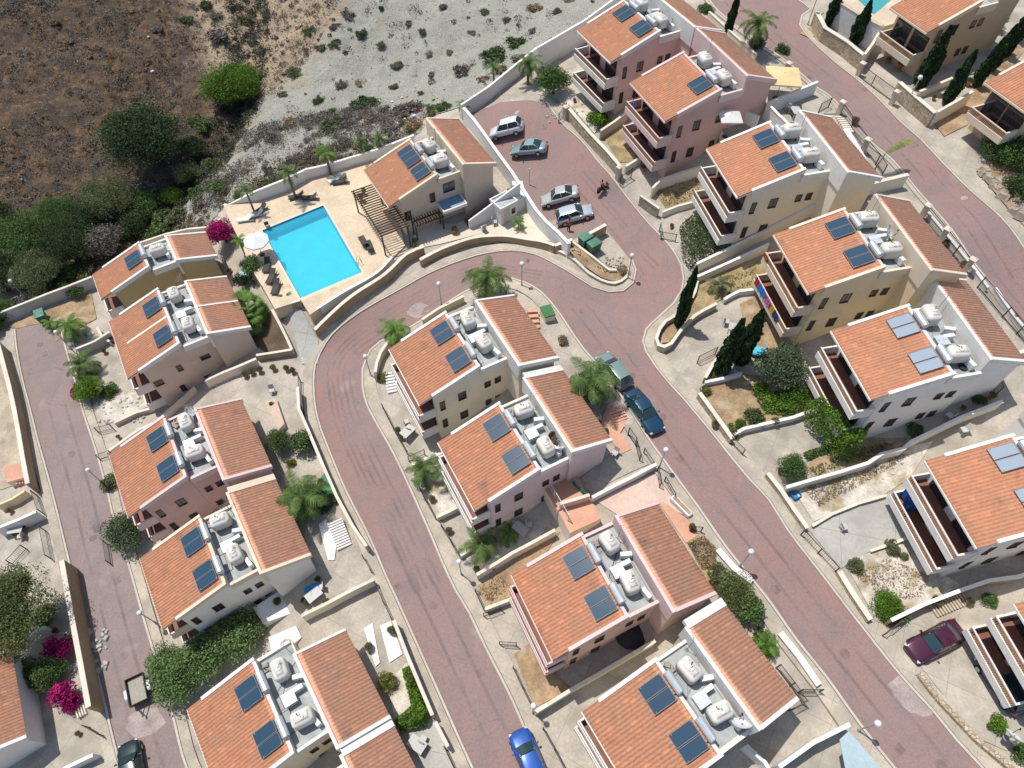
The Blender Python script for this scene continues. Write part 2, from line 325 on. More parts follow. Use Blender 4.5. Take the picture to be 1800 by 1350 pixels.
# ------------------------------------------------------------------ village ground sheet, plus the land far around
HB = [(-420,640),(-160,600),(0,551),(20,543),(83,518),(116,505.7),(163,486),(240,432),(292,413),(363,400),(393,361),(450,337),(538,299),(571,292),(664,264),(735,236),(742,206),(815,186),(860,153),(900,120),(945,85),(1028,37),(1076,2),(1110,-40),(1150,-110)]
hbx = GX(HB, 0.0)
DKPX = [(393,362),(450,338),(538,300),(600,284),(640,272),(655,262),(690,330),(705,405),(712,432),(690,453),(651,488),(601,516),(545,553),(529,528),(483,543),(462,505),(440,470),(425,430),(410,400)]
POOLPX = [(461,405),(568,361),(636,478.5),(528,524)]
poolw = [(p.x, p.y) for p in (at(q, DECK) for q in POOLPX)]
def grid(name, x0, x1, y0, y1, st, fz, m, keep=None):
    xs = np.arange(x0, x1+1e-6, st); ys = np.arange(y0, y1+1e-6, st); X, Y = np.meshgrid(xs, ys); P = np.stack([X.ravel(), Y.ravel()], 1)
    V = np.concatenate([P, fz(P)[:, None]], 1); nx = len(xs); I = (np.arange(len(ys)-1)[:, None]*nx+np.arange(nx-1)[None]).ravel()
    F = np.stack([I, I+1, I+nx+1, I+nx], 1)
    if keep is not None:
        k = keep(V[F].mean(1)[:, :2]); F = F[k]; u, inv = np.unique(F, return_inverse=True); V = V[u]; F = inv.reshape(F.shape)
    return npmesh(name, V, F, m, smooth=True)
cen = np.mean(poolw, 0); poolx = [tuple(cen+(np.array(p)-cen)*1.04) for p in poolw]
hillpoly = hbx+[(150,150),(150,420),(-300,420),(-300,30)]
def gz(P):
    z = TZv(P)-.05; dk_ = [tuple(at(p, DECK+.12)[:2]) for p in DKPX]; z = np.where(inpoly(P, dk_) | (dist_seg(P, dk_+dk_[:1]) < .7), np.minimum(z, DECK-.05), z); z -= np.where(inpoly(P, hillpoly), np.clip(dist_seg(P, hbx)*.8, 0, 4), 0); z[inpoly(P, [tuple(cen+(np.array(p)-cen)*1.12) for p in poolw])] -= 2.6; return z
struct(grid('ground', -78, 78, -24, 120, .8, gz, CONC))
def farz(P):
    z = TZv(P)-.6; d = np.maximum(np.maximum(np.abs(P[:, 0])-60, 0), np.maximum(np.abs(P[:, 1]-48)-60, 0)); t = np.clip(d/90, 0, 1); z = z*(1-t)-4*t
    return z-1.2
FARM = mat('dry land', (.24,.19,.12), .95, .35, .03, .4, bump=.3)
struct(grid('countryside', -1500, 1500, -1500, 1500, 25, farz, FARM, keep=lambda c: ~((np.abs(c[:, 0]) < 74) & (c[:, 1] > -20) & (c[:, 1] < 116))))
# ------------------------------------------------------------------ streets
OUT = [(960,1560),(870,1420),(833,1350),(760,1187),(702,1058),(681.7,1015),(651.5,944),(611,864),(581,793),(561,738),(553.7,690),(556,642),(574,604),(601,574),(651.5,539),(702,511),(752,483),(802.5,462),(853,447),(900,442),(938,448),(975.5,466),(1013,488.6),(1041,506),(1071,515),(1096,513),(1114,498),(1119,476),(1112,458),(1100,446),(1076,416),(1065,405.5)]
PARKL = [(1065,405),(1040,412),(1001,430),(925,343),(900,305),(853,240),(826,200),(880,180),(933,176),(960,181)]
PR = [(960,181),(983,214),(1021,249),(1056,292),(1091,335),(1126.6,380),(1162,418),(1184.6,446),(1196,468),(1199.7,491),(1196,511),(1182,534),(1157,556.6),(1134,579),(1128,600),(1134,619.5),(1152,647),(1179,680),(1202,705),(1240,750.5),(1278,798),(1315.5,844),(1350,881),(1383,934),(1443,1012),(1501,1088),(1577,1184),(1640,1254),(1677,1300),(1723,1350),(1800,1440),(1900,1560)]
PL = [(1740,1560),(1640,1430),(1574,1350),(1514,1274),(1451,1186),(1400,1123),(1350,1051.6),(1278,962),(1227,889),(1177,821),(1139,768),(1099,705),(1060,652),(1026,612),(1008,587),(983,549),(955,516),(925,497),(900,489),(868,492),(820,511),(775,539),(735,566),(697,588),(668,600),(650,616),(636,650),(636,680),(644,713),(666.6,755.6),(692,801),(717,854),(752,932),(775,987),(800,1040),(823,1078),(853,1141),(900,1234),(928,1300),(955,1350),(1010,1440),(1080,1560)]
sO, sR, sL = smooth(GX(OUT)), smooth(GX(PR)), smooth(GX(PL))
drape('road', sO+GX(PARKL)[1:-1]+sR+sL, 0.0, ROADM)
LL = [(28,579),(45,680),(88,841),(126,995),(150,1090),(180,1210),(210,1330),(240,1430),(270,1560)]; LR = [(450,1560),(372,1430),(327,1350),(300,1249),(262,1123),(230,1010),(201,919),(186,856),(164,781),(143.5,718),(123,642),(104,575),(93,567)]
sLL, sLR = smooth(GX(LL)), smooth(GX(LR)); drape('road', sLL+sLR+GX([(65,564)]), 0.0, ROADG)
TL = [(1220,-60),(1247,0),(1278,33),(1330,72),(1388,113),(1438,156),(1466,176),(1526,246),(1569,282),(1617,340),(1640,366),(1710,460),(1743,500),(1800,580),(1900,700),(2040,880),(2200,1090)]
TR_ = [(2260,1050),(2110,850),(1960,660),(1800,441),(1707.6,340),(1660,293),(1617,247),(1577,211.5),(1514,148.6),(1463,108),(1425.5,73),(1404,45),(1408,28),(1423,17.6),(1400,0),(1370,-30),(1330,-80)]
sTL, sTR = smooth(GX(TL)), smooth(GX(TR_)); drape('road', sTL+sTR, 0.0, ROADM)
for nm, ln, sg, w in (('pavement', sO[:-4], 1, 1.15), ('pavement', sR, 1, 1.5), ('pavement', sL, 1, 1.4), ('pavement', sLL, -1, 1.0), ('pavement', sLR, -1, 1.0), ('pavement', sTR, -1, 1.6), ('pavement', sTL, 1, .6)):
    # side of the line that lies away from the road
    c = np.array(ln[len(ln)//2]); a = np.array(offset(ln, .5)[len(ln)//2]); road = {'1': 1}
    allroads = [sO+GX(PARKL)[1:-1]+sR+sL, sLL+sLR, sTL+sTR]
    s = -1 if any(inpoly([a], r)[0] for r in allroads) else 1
    ribbon('kerb', ln, 0, s*.17, .13, -.2, KERB); ribbon('kerb_shadow', ln, s*.171, s*.225, .118, -.2, KSHADE); ribbon(nm, ln, s*.226, s*w, .115, -.2, PAVE)
TYRM, t_, b_ = nodes('tyre marks')
def _ty():
    N = t_.nodes.new; Lk = t_.links.new; g = N('ShaderNodeNewGeometry'); n = N('ShaderNodeTexNoise'); n.inputs['Scale'].default_value = .28; n.inputs['Detail'].default_value = 6; Lk(g.outputs['Position'], n.inputs['Vector'])
    r = N('ShaderNodeMapRange'); r.inputs[1].default_value = .36; r.inputs[2].default_value = .72; r.inputs[4].default_value = .26; Lk(n.outputs['Fac'], r.inputs[0]); tr = N('ShaderNodeBsdfTransparent'); ms = N('ShaderNodeMixShader'); Lk(r.outputs[0], ms.inputs[0]); Lk(tr.outputs[0], ms.inputs[1]); Lk(b_.outputs[0], ms.inputs[2]); Lk(ms.outputs[0], t_.nodes['Material Output'].inputs[0])
    b_.inputs['Base Color'].default_value = (.13,.11,.105,1); b_.inputs['Roughness'].default_value = .8
_ty()
nO_ = len(sO); m_ = len(sR); k_ = len(sL)
for ln, sg, ds_ in ((sO[int(nO_*.25):int(nO_*.86)], -1, (1.3, 1.75, 2.2, 2.9, 3.5)), (sO[int(nO_*.05):int(nO_*.4)], -1, (1.5, 3.1)), (sL[int(k_*.05):int(k_*.42)], -1, (1.3, 2.9)), (sR[int(m_*.15):int(m_*.42)], -1, (1.4, 2.0, 3.0)), (sLR[int(len(sLR)*.1):int(len(sLR)*.9)], 1, (1.4, 2.9)), (sTL[8:-12], -1, (1.3, 2.8))):
    a = offset(ln, .6)[len(ln)//2]; ins = 1 if any(inpoly([a], r)[0] for r in allroads) else -1
    for d_ in ds_:
        pts = smooth(offset(ln[::6], ins*(d_+random.uniform(-.1, .1))), .8); ribbon('tyre_marks', pts, 0, ins*.26, .014, .008, TYRM)
# ------------------------------------------------------------------ gardens, drives and terraces lying on the ground
def patch(name, px, m, off=.03): return drape(name, GX(px), off, m)
patch('yard', [(-40,600),(-2,602),(14,690),(45,845),(5,860),(-60,870)], mat('sandy yard', (.42,.35,.26), .95, .2, .5, 5, bump=.4, stain=(.30,.24,.17), stsc=.8), .03); patch('bin_pad', [(1006,423),(1036,408),(1065,405),(1099,446),(1112,462),(1095,480),(1071,473)], CONC, .05)
patch('planting_bed', [(976,440),(1006,424),(1041,452),(1071,475),(1098,482),(1098,490),(1080,497),(1056,489),(1025,468)], DIRT, .16)
patch('garden_bed', [(1060,240),(1099,222),(1112,262),(1130,285),(1090,286)], DRYG); patch('garden_bed', [(1150,335),(1164,320),(1226,298),(1240,345),(1228,352),(1172,368)], DRYG)
patch('garden_bed', [(1232,486),(1350,450),(1340,500),(1272,524),(1216,556),(1206,560)], DRYG, .04); patch('planting_bed', [(1160,575),(1188,556),(1196,575),(1176,603),(1163,604)], DIRT, .12)
patch('garden_bed', [(1232,690),(1250,672),(1300,658),(1345,660),(1420,675),(1430,712),(1355,740),(1290,762)], DIRT); patch('garden_bed', [(1415,820),(1470,775),(1530,770),(1595,770),(1585,784),(1526,810),(1430,838)], DIRT)
patch('gravel_bed', [(1395,860),(1525,816),(1600,785),(1640,775),(1600,840),(1556,868),(1465,900),(1430,918)], WGRAV); patch('gravel_bed', [(1485,990),(1530,970),(1575,950),(1630,990),(1690,1030),(1570,1085),(1535,1080)], WGRAV)
patch('garden_bed', [(1300,535),(1330,520),(1345,560),(1385,600),(1320,640)], DIRT)
patch('driveway', [(1420,930),(1464,904),(1556,870),(1575,905),(1610,945),(1530,968),(1478,1000)], GREYC); patch('driveway', [(1625,1180),(1600,1150),(1690,1095),(1712,1130),(1790,1280),(1770,1320),(1720,1298)], CONC)
patch('gravel_bed', [(735,842),(770,815),(790,800),(830,890),(770,905)], WGRAV); patch('gravel_bed', [(812,975),(880,940),(950,905),(975,930),(900,968),(840,1005)], WGRAV)
patch('garden_bed', [(838,1030),(900,990),(970,940),(985,935),(940,1000),(905,1020),(905,1045),(855,1068)], DIRT); patch('garden_bed', [(903,1150),(940,1125),(980,1190),(1005,1210),(940,1244)], DIRT)
patch('garden_bed', [(1205,950),(1235,935),(1270,965),(1330,1040),(1250,1035)], DRYG); patch('yard', [(850,905),(950,870),(975,905),(960,930),(880,945)], GREYC)
patch('driveway', [(955,1285),(1020,1245),(1120,1420),(1020,1420)], CONC); patch('garden_bed', [(680,1200),(720,1160),(760,1250),(700,1290)], WGRAV); patch('yard', [(700,1295),(760,1260),(820,1400),(760,1420)], GREYC)
patch('garden_bed', [(450,560),(478,545),(510,612),(470,622),(440,600)], mat('dark soil', (.12,.085,.055), .95, .3, .6, 5)); patch('gravel_bed', [(160,715),(200,690),(250,690),(260,715),(190,745)], WGRAV)
patch('terrace', [(1068,712),(1082,708),(1100,745),(1090,762),(1110,790),(1090,800),(1055,745)], TERRA, .10); patch('terrace', [(1158,884),(1166,882),(1215,918),(1236,935),(1205,955)], TERRA, .06)
patch('driveway', [(1050,882),(1155,830),(1200,905),(1165,885),(1085,905)], TERRP, .04); patch('driveway', [(1010,850),(1090,790),(1110,760),(1150,812),(1040,865)], CONC, .04)
patch('yard', [(505,540),(530,545),(560,600),(560,640),(530,640),(520,600)], GREYC, .06); patch('garden_bed', [(995,385),(1002,395),(960,405),(940,390)], CONC, .03)
patch('courtyard', [(722,385),(800,395),(905,345),(985,425),(900,413),(830,415),(770,430),(732,437)], mat('cream paving', (.60,.52,.42), .85, .1, .4, 4), .04)
patch('verge', [(1405,60),(1440,30),(1500,95),(1495,110),(1450,80)], DIRT, .1); patch('garden_bed', [(1640,215),(1700,170),(1720,150),(1780,60),(1800,90),(1700,220),(1660,240)], DIRT, .04)
patch('verge', [(1715,300),(1760,270),(1830,330),(1830,430),(1780,380)], DIRT, .12); patch('garden_bed', [(10,575),(80,545),(160,510),(170,560),(100,600),(90,566),(30,578)], DIRT, .04)
patch('garden_bed', [(945,165),(990,150),(1030,170),(1060,215),(1045,235),(1000,185)], WGRAV, .04); patch('paved_lot', [(1438,158),(1462,178),(1490,200),(1395,205),(1370,185)], CONC, .05)
# manholes and gratings let into the streets
IRON = mat('cast iron', (.205,.140,.130), .6, .2, 2, 12); PATCHM = mat('asphalt patch', (.185,.145,.137), .9, .25, 1, 8)
joints(GREYC, 4.2, 12)
for px, k in [((598,696),'r'),((625,707),'s'),((645,823),'r'),((762,1064),'r'),((843,1182),'s'),((1165,733),'r'),((1195,806),'s'),((1485,1149),'r'),((1364,1036),'s'),((1581,1317),'s'),((1655,1345),'r'),((1024,547),'r'),((1172,502),'s'),((1130,487),'s'),((957,222),'r'),((1021,276),'r'),((125,798),'r'),((70,605),'r'),((218,1152),'r'),((1424,136),'r'),((1520,157),'s'),((1608,255),'s'),((1111,660),'r'),((78,622),'s'),((206,1020),'s')]:
    c = G(px, .012); mb = MB(); n = 18 if k == 'r' else 4; r = .36 if k == 'r' else .42; a0 = .5 if k == 'r' else 1.35
    P = [(c.x+r*math.cos(a0+2*math.pi*i/n), c.y+r*math.sin(a0+2*math.pi*i/n)) for i in range(n)]; zs = TZv(P)
    mb.add([(p[0], p[1], z+.012) for p, z in zip(P, zs)]+[(p[0], p[1], z-.05) for p, z in zip(P, zs)], [tuple(range(n))]+[(i, (i+1) % n, n+(i+1) % n, n+i)[::-1] for i in range(n)])
    struct(mb.build('manhole_cover' if k == 'r' else 'drain_grating', IRON))
for px, rx in [((1100,375),.7),((1105,390),.5),((1080,385),.6),((172,925),.8),((165,945),.5),((930,458),.5),((1165,500),.4),((1120,745),.4),((700,1030),.4)]:
    c = G(px); n = 14; P = [(c.x+rx*random.uniform(.6,1.2)*math.cos(6.283*i/n), c.y+rx*random.uniform(.4,.9)*math.sin(6.283*i/n)) for i in range(n)]
    zs = TZv(P); struct(MB().add([(p[0], p[1], z+.006) for p, z in zip(P, zs)], [tuple(range(n))]).build('road_patch', PATCHM))
for px, rx in [((1602,1215),1.5),((1615,1235),1.2),((735,545),1.3),((255,1270),1.6),((1100,150),.4),((1695,348),.35)]:
    c = G(px); n = 16; P = [(c.x+rx*random.uniform(.8,1.1)*math.cos(6.283*i/n), c.y+rx*random.uniform(.6,.8)*math.sin(6.283*i/n)) for i in range(n)]
    zs = TZv(P); struct(MB().add([(p[0], p[1], z+.006) for p, z in zip(P, zs)], [tuple(range(n))]).build('cement_spill', mat('spilled cement', (.345,.285,.26), .9, .2, .8, 6)))
# ------------------------------------------------------------------ house materials
TILE, t_, b_ = nodes('clay roof tile')
def _tile(t_, b_, tint):
    N = t_.nodes.new; Lk = t_.links.new; geo = N('ShaderNodeNewGeometry'); tc = N('ShaderNodeTexCoord')
    def nz(s, d=4, v=geo.outputs['Position']):
        n = N('ShaderNodeTexNoise'); n.inputs['Scale'].default_value = s; n.inputs['Detail'].default_value = d; Lk(v, n.inputs['Vector']); return n.outputs['Fac']
    def rg(s, a, b): r = N('ShaderNodeMapRange'); r.inputs[1].default_value = a; r.inputs[2].default_value = b; Lk(s, r.inputs[0]); return r.outputs[0]
    def mx(f, a, b, typ='MIX'):
        x = N('ShaderNodeMix'); x.data_type = 'RGBA'; x.blend_type = typ
        for s, val in ((x.inputs[0], f), (x.inputs[6], a), (x.inputs[7], b)):
            if hasattr(val, 'default_value'): Lk(val, s)
            else: s.default_value = val if not isinstance(val, tuple) else (*val, 1)
        return x.outputs[2]
    sp = N('ShaderNodeSeparateXYZ'); Lk(tc.outputs['Object'], sp.inputs[0])
    def fl(s, k):
        m_ = N('ShaderNodeMath'); m_.operation = 'DIVIDE'; Lk(s, m_.inputs[0]); m_.inputs[1].default_value = k
        q = N('ShaderNodeMath'); q.operation = 'FLOOR'; Lk(m_.outputs[0], q.inputs[0]); return q.outputs[0]
    cb = N('ShaderNodeCombineXYZ'); Lk(fl(sp.outputs[0], .36), cb.inputs[0]); Lk(fl(sp.outputs[1], .26), cb.inputs[1])
    wn_ = N('ShaderNodeTexWhiteNoise'); Lk(cb.outputs[0], wn_.inputs[0])
    c = mx(wn_.outputs['Value'], tuple(a*.92 for a in tint), tuple(min(1, a*1.07) for a in tint))     # tile to tile
    c = mx(rg(nz(.5, 5), .35, .7), c, (tint[0]*.86, tint[1]*.98, tint[2]*1.05))                          # weathering
    c = mx(1.0, c, mx(rg(nz(5, 5), .3, .7), (.88,.88,.88), (1.1,1.1,1.1)), 'MULTIPLY')
    c = mx(rg(wn_.outputs['Value'], .965, .97), c, tuple(min(1, a*1.16) for a in tint))                       # replaced tiles
    c = mx(rg(nz(.7, 8), .60, .80), c, (tint[0]*.55, tint[1]*.66, tint[2]*.78))                             # lichen and grime
    Lk(c, b_.inputs['Base Color']); b_.inputs['Roughness'].default_value = .82; b_.inputs['Specular IOR Level'].default_value = .25
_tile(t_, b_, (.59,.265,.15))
TILE2, t_, b_ = nodes('clay roof tile shade lift'); _tile(t_, b_, (.73,.355,.215))  # lighter copy of the tile; its colour offsets shading on the right-hand slopes
TRIM = mat('white painted trim', (.72,.69,.64), .7, .06, .5, 4, stain=(.50,.46,.40), stsc=.9, stlo=.62, sthi=.8)
FLATM = mat('roof waterproofing', (.37,.395,.39), .75, .14, .4, 3, stain=(.25,.26,.255), stsc=.7, stlo=.5, sthi=.75)
WALLM = {}
def wallmat(k):
    cols = dict(pink=(.66,.48,.43), rose=(.60,.40,.36), cream=(.76,.69,.55), yellow=(.76,.60,.37), white=(.78,.75,.71), lilac=(.64,.57,.56), olive=(.46,.37,.20), sand=(.64,.53,.42), buff=(.76,.70,.53), tan=(.55,.42,.27))
    return mat('render '+k, cols[k], .88, .06, .3, 5, bump=.1, stain=tuple(c*.82 for c in cols[k]), stsc=.4, stlo=.58, sthi=.85)
FRAME = mat('brown window frame', (.10,.06,.045), .5, .1); WFRAME = mat('white window frame', (.65,.64,.62), .5, .05)
PANE = glass('window pane', (.025,.03,.035)); BALF = mat('balcony floor tile', (.22,.10,.07), .6, .15, 1, 8); LATT = mat('balcony lattice', (.42,.27,.16), .7, .2, 2, 9)
POLEM = mat('pipe lagging', (.30,.30,.30), .7, .15); METAL = mat('dark painted metal', (.035,.03,.03), .5, .2); SHUT = mat('louvred shutter', (.24,.20,.17), .7, .1)
def tile_roof(name, x0, z0, x1, z1, y0, y1, m, parent):
    """barrel tiles: rounded channels running down the slope, courses lapping over each other"""
    Ls = math.hypot(x1-x0, z1-z0); nc = max(2, round(Ls/.38)); nb = max(3, round((y1-y0)/.26)); per = 6; amp = .085 if x1 > x0 else .045; 
    nx, nz_ = -(z1-z0)/Ls, (x1-x0)/Ls
    if nz_ < 0: nx, nz_ = -nx, -nz_
    ys = np.linspace(y0, y1, nb*per+1); w = (np.arange(nb*per+1) % per)/per; prof = amp*np.abs(np.cos(np.pi*w))**.7
    rows = []
    for c in range(nc):
        a, b = c/nc, (c+1)/nc; rows += [(a, .048), (b-.001, .026)]
    V = []
    for t, up in rows:
        bx, bz = x0+(x1-x0)*t, z0+(z1-z0)*t; h = prof+up
        V.append(np.stack([bx+nx*h, ys, bz+nz_*h], 1))
    V.append(np.stack([np.full_like(ys, x1), ys, np.full_like(ys, z1)], 1)); V.insert(0, np.stack([np.full_like(ys, x0), ys, np.full_like(ys, z0-.02)], 1))
    k = len(ys); n = len(V); I = (np.arange(n-1)[:, None]*k+np.arange(k-1)[None]).ravel(); F = np.stack([I, I+1, I+k+1, I+k], 1)
    if x1 > x0: F = F[:, ::-1]
    o = npmesh(name, np.concatenate(V), F, m, parent)
    return o
def slab(mb, x0, z0, x1, z1, y0, y1, th, up=0):      # sloping slab (roof deck, gable coping) with its top on the line + up
    mb.extr([(x0, z0+up), (x1, z1+up), (x1, z1+up-th), (x0, z0+up-th)], y0, y1)
def window(parent, x, z, w, h, y=.12, white=False, face=-1):
    """a window in a wall whose outside looks along -y: frame proud of the wall, pane inside it"""
    f = MB(); w *= .82; t = .06; y0, y1 = y-.05, y+.03
    f.box(x-w/2-t, x-w/2, y0, y1, z-t, z+h+t); f.box(x+w/2, x+w/2+t, y0, y1, z-t, z+h+t); f.box(x-w/2, x+w/2, y0, y1, z+h, z+h+t); f.box(x-w/2-.06, x+w/2+.06, y0-.05, y1, z-t-.06, z-t)
    f.box(x-.025, x+.025, y0+.01, y1, z, z+h)
    fo = f.build('window', WFRAME if white else FRAME, parent); p = MB().box(x-w/2, x+w/2, y-.02, y+.02, z-t, z+h).build('pane', PANE, fo); return fo
def wprof(mb, x0, x1, ztop0, ztop1, zb, y0, y1): mb.extr([(x0, zb), (x1, zb), (x1, ztop1), (x0, ztop0)], y0, y1)
def house(n, label, wall, lower=None, r0=-1.2, r1=None, trim=None, bal=(4.3, 1.5), zsplit=3.2, right=True, left=True, beam=False, eh=EH, tile2=TILE2, party=False, wins=True, midwin=True, flat=True, wxs=None):
    h = HP[n]; L = h['L']; r1 = L+.6 if r1 is None else r1; T = trim or TRIM
    root = empty('house', (h['o'].x, h['o'].y, h['z0']), h['rz']); tag(root, label, 'house', 'terracotta roofed houses on the hillside')
    E = eh; Rg = eh+1.8; Fz = eh+1.0; RR = eh+2.5; RE = eh+1.2; wm = wallmat(wall); xw = 1.4; zw = lambda x: E+1.8*x/5.6-.18
    wa = MB(); zb = -4.0; zlo = zsplit if lower else zb
    if left: wprof(wa, xw, 5.62, zw(xw), zw(5.62), zlo, .12, L-.12)
    wa.box(5.62, 8.42, .14, L-.14, zlo, Fz-.01)
    if right: wprof(wa, 8.42, 11.85, RR-.12, RR-.12-(RR-RE)*(3.43/3.8), zlo, r0+.1, r1-.1)
    wa.build('wall', wm, root)
    if lower:
        lo = MB()
        if left: lo.box(xw, 5.62, .12, L-.12, zb, zsplit)
        lo.box(5.62, 8.42, .14, L-.14, zb, zsplit)
        if right: lo.box(8.42, 11.85, r0+.1, r1-.1, zb, zsplit)
        lo.build('lower_wall', wallmat(lower), root)
    if left:
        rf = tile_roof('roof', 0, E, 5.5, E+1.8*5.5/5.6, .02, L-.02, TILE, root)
        ev = MB(); slab(ev, .02, E, xw-.01, zw(xw)+.18, .04, L-.04, .14, -.02); ev.box(-.09, -.01, .0, L, E-.14, E+.02); ev.build('eave', T, rf)
        cp_ = MB()
        for ya, yb in ((-.06, .2), (L-.2, L+.06)):
            slab(cp_, 1.2, E+1.8*1.2/5.6, 5.74, E+1.8*5.74/5.6, ya, yb, .5, .2)
        cp_.box(5.5, 5.74, .2, L-.2, Rg-.45, Rg+.12)
        if party: slab(cp_, 1.0, E+.32, 5.5, E+1.8*5.5/5.6, L/2-.1, L/2+.1, .3, .13)
        cp_.build('parapet', T, root)
    if flat:
        MB().box(5.75, 8.3, .3, L-.3, Fz-.05, Fz+.01).build('flat_roof', FLATM, root)
        MB().box(5.75, 8.3, .0, .22, Fz-.5, Fz+.28).build('parapet', T, root); MB().box(5.75, 8.3, L-.22, L, Fz-.5, Fz+.28).build('parapet', T, root)
    if flat and left:
        rp = random.Random(n); z_ = Fz+.05
        for k in range(3):
            x_ = rp.uniform(6.0, 6.5); y_ = rp.uniform(.6, L*.5); MB().tube([(5.8, y_, z_), (x_, y_, z_), (x_, y_+rp.uniform(.8, 2.4), z_), (rp.uniform(7, 8.2), y_+rp.uniform(2.2, 3.0), z_)], .028, 5).build('roof_pipe', POLEM if rp.random() < .6 else FRAME, root)
        MB().tube([(8.15, .5, z_), (8.15, L*.55, z_), (7.6, L*.58, z_)], .03, 5).build('roof_pipe', POLEM, root)
    if right:
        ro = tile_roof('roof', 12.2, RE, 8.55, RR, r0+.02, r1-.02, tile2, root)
        ev = MB(); slab(ev, 11.86, RE+(RR-RE)*.09, 12.18, RE, r0+.04, r1-.04, .12, -.02); ev.build('eave', T, ro)
        c = MB(); c.box(8.3, 8.54, r0-.02, r1+.02, Fz-.4, RR+.14); we = .62 if beam else .2
        slab(c, 8.54, RR, 12.25, RE-.02, r0-.06, r0+.2, .45, .17); slab(c, 8.54, RR, 12.25, RE-.02, r1-.2, r1-.2+we, .5, .17)
        if party: slab(c, 8.54, RR, 12.2, RE, (r0+r1)/2-.1, (r0+r1)/2+.1, .3, .14)
        c.build('parapet', T, root)
    if left:
        for zf in bal:
            b = MB(); b.box(-.2, xw-.01, .25, L-.25, zf-.22, zf-.02); b.box(-.3, -.12, .2, L-.2, zf-.24, zf+.42); b.box(-.12, xw-.01, .2, .34, zf-.24, zf+.9); b.box(-.12, xw-.01, L-.34, L-.2, zf-.24, zf+.9)
            bo = b.build('balcony', T, root)
            MB().box(-.12, xw-.01, .35, L-.35, zf-.02, zf+.01).build('balcony_floor', BALF, bo)
            ra = MB(); ra.box(-.26, -.16, .2, L-.2, zf+.93, zf+1.02); ra.build('hand_rail', T, bo)
            la = MB(); k = int(L/.16)
            for i in range(k): y = .3+(L-.6)*i/(k-1); la.box(-.235, -.185, y-.035, y+.035, zf+.42, zf+.93)
            la.build('balustrade', LATT, bo)
            for yy, ww in ((L*.27, 1.9), (L*.73, 1.9)):
                d_ = MB(); d_.box(xw-.04, xw+.02, yy-ww/2-.08, yy+ww/2+.08, zf+.02, zf+2.18); do = d_.build('patio_door', FRAME, root)
                MB().box(xw-.06, xw-.03, yy-ww/2, yy-.03, zf+.06, zf+2.1).box(xw-.06, xw-.03, yy+.03, yy+ww/2, zf+.06, zf+2.1).build('pane', PANE, do)
    if wins and left:
        for x, z, w_, hh in (wxs or [(2.0,4.9,.45,1.1),(3.9,5.2,.8,.9),(6.4,5.4,.6,.6),(7.4,5.4,.6,.6),(2.0,2.0,.45,1.1),(3.9,2.1,.8,.9),(6.4,2.5,.6,.6),(7.4,2.5,.6,.6)]):
            window(root, x, z, w_, hh, .12 if x < 5.6 else .14)
    return root
HOUSES = {}
HD = {'M1':'cream house inside the bend', 'M2':'lilac house by the dark blue car', 'M3':'pink house in the centre foreground', 'M4':'bottom centre house', 'L1a':'narrow olive house', 'L1b':'beige twin house', 'L2':'pink brown house', 'L3':'white house above the willowy trees', 'L4':'bottom left house',
 'R1':'topmost pink house', 'R2':'tall rose house', 'R3':'cream house with white rear court', 'R4':'yellow house', 'R5':'white house with the tyre', 'R6':'white house at the right edge', 'R7':'lower right corner house', 'P':'pool clubhouse'}
H = HOUSES
H['R1'] = house('R1', 'topmost pink house with cream lower walls and balconies, against the tall white wall', 'pink', 'sand', -2.0, 6.8, zsplit=2.2)
H['R2'] = house('R2', 'tall rose pink three storey house with two balconies above the parking area', 'rose', 'rose', .1, 9.2, trim=mat('pink trim', (.66,.50,.47), .7, .06))
H['R3'] = house('R3', 'cream three storey house with white trim and a white walled rear court', 'cream', None, -1.9, 7.0)
H['R4'] = house('R4', 'yellow three storey house with laundry hanging on its lower balcony', 'yellow', None, -1.6, 7.3, trim=mat('cream trim', (.66,.56,.43), .7, .06))
H['R5'] = house('R5', 'white house with pale solar panels and a hedge climbing its balconies', 'white', None, .3, 8.8, beam=True)
H['R6'] = house('R6', 'white house with two long balconies and a blue sheet, at the right edge', 'white', None, .3, 8.6)
H['R7'] = house('R7', 'house in the lower right corner with a dark car in its garage', 'white', None, .3, 8.6)
H['M1'] = house('M1', 'cream house inside the bend of the road with palms behind it', 'buff', None, -2.0, 6.1)
H['M2'] = house('M2', 'lilac and cream house with a dark satellite dish, beside the dark blue car', 'lilac', 'cream', -.2, 7.7, beam=True, zsplit=2.6)
H['M3'] = house('M3', 'pink house in the centre foreground beside a pink paved drive', 'pink', 'rose', -1.2, 6.5, trim=mat('pink trim', (.66,.50,.47), .7, .06))
H['M4'] = house('M4', 'house at the bottom centre whose lowest eave is cut off', 'cream', None, -.1, 7.1, beam=True)
H['L1a'] = house('L1a', 'narrow olive walled house nearest the scrub', 'olive', None, -1.4, 2.8, wins=False)
H['L1b'] = house('L1b', 'beige twin house with white strips dividing both of its roofs', 'sand', None, -.9, 7.0, party=True, wxs=[(2.0,4.6,.9,.6),(4.4,5.4,.5,.7),(7.0,5.6,1.0,.4),(3.6,2.4,.5,.8),(6.4,2.4,1.2,.7)])
H['L2'] = house('L2', 'pink brown house on the left street', 'rose', None, -2.4, 5.8, trim=mat('pink trim', (.66,.50,.47), .7, .06))
H['L3'] = house('L3', 'white walled house on the left street just above the willowy trees', 'white', None, -1.0, 7.1, trim=mat('cream trim', (.66,.56,.43), .7, .06), beam=True)
H['L4'] = house('L4', 'house in the bottom left foreground with willowy trees at its upper gable', 'buff', None, -1.6, 5.8)
H['L5'] = house('L5', 'house at the bottom edge showing only one end of tiled roof', 'tan', None, 0, 7.1, beam=True, left=False)
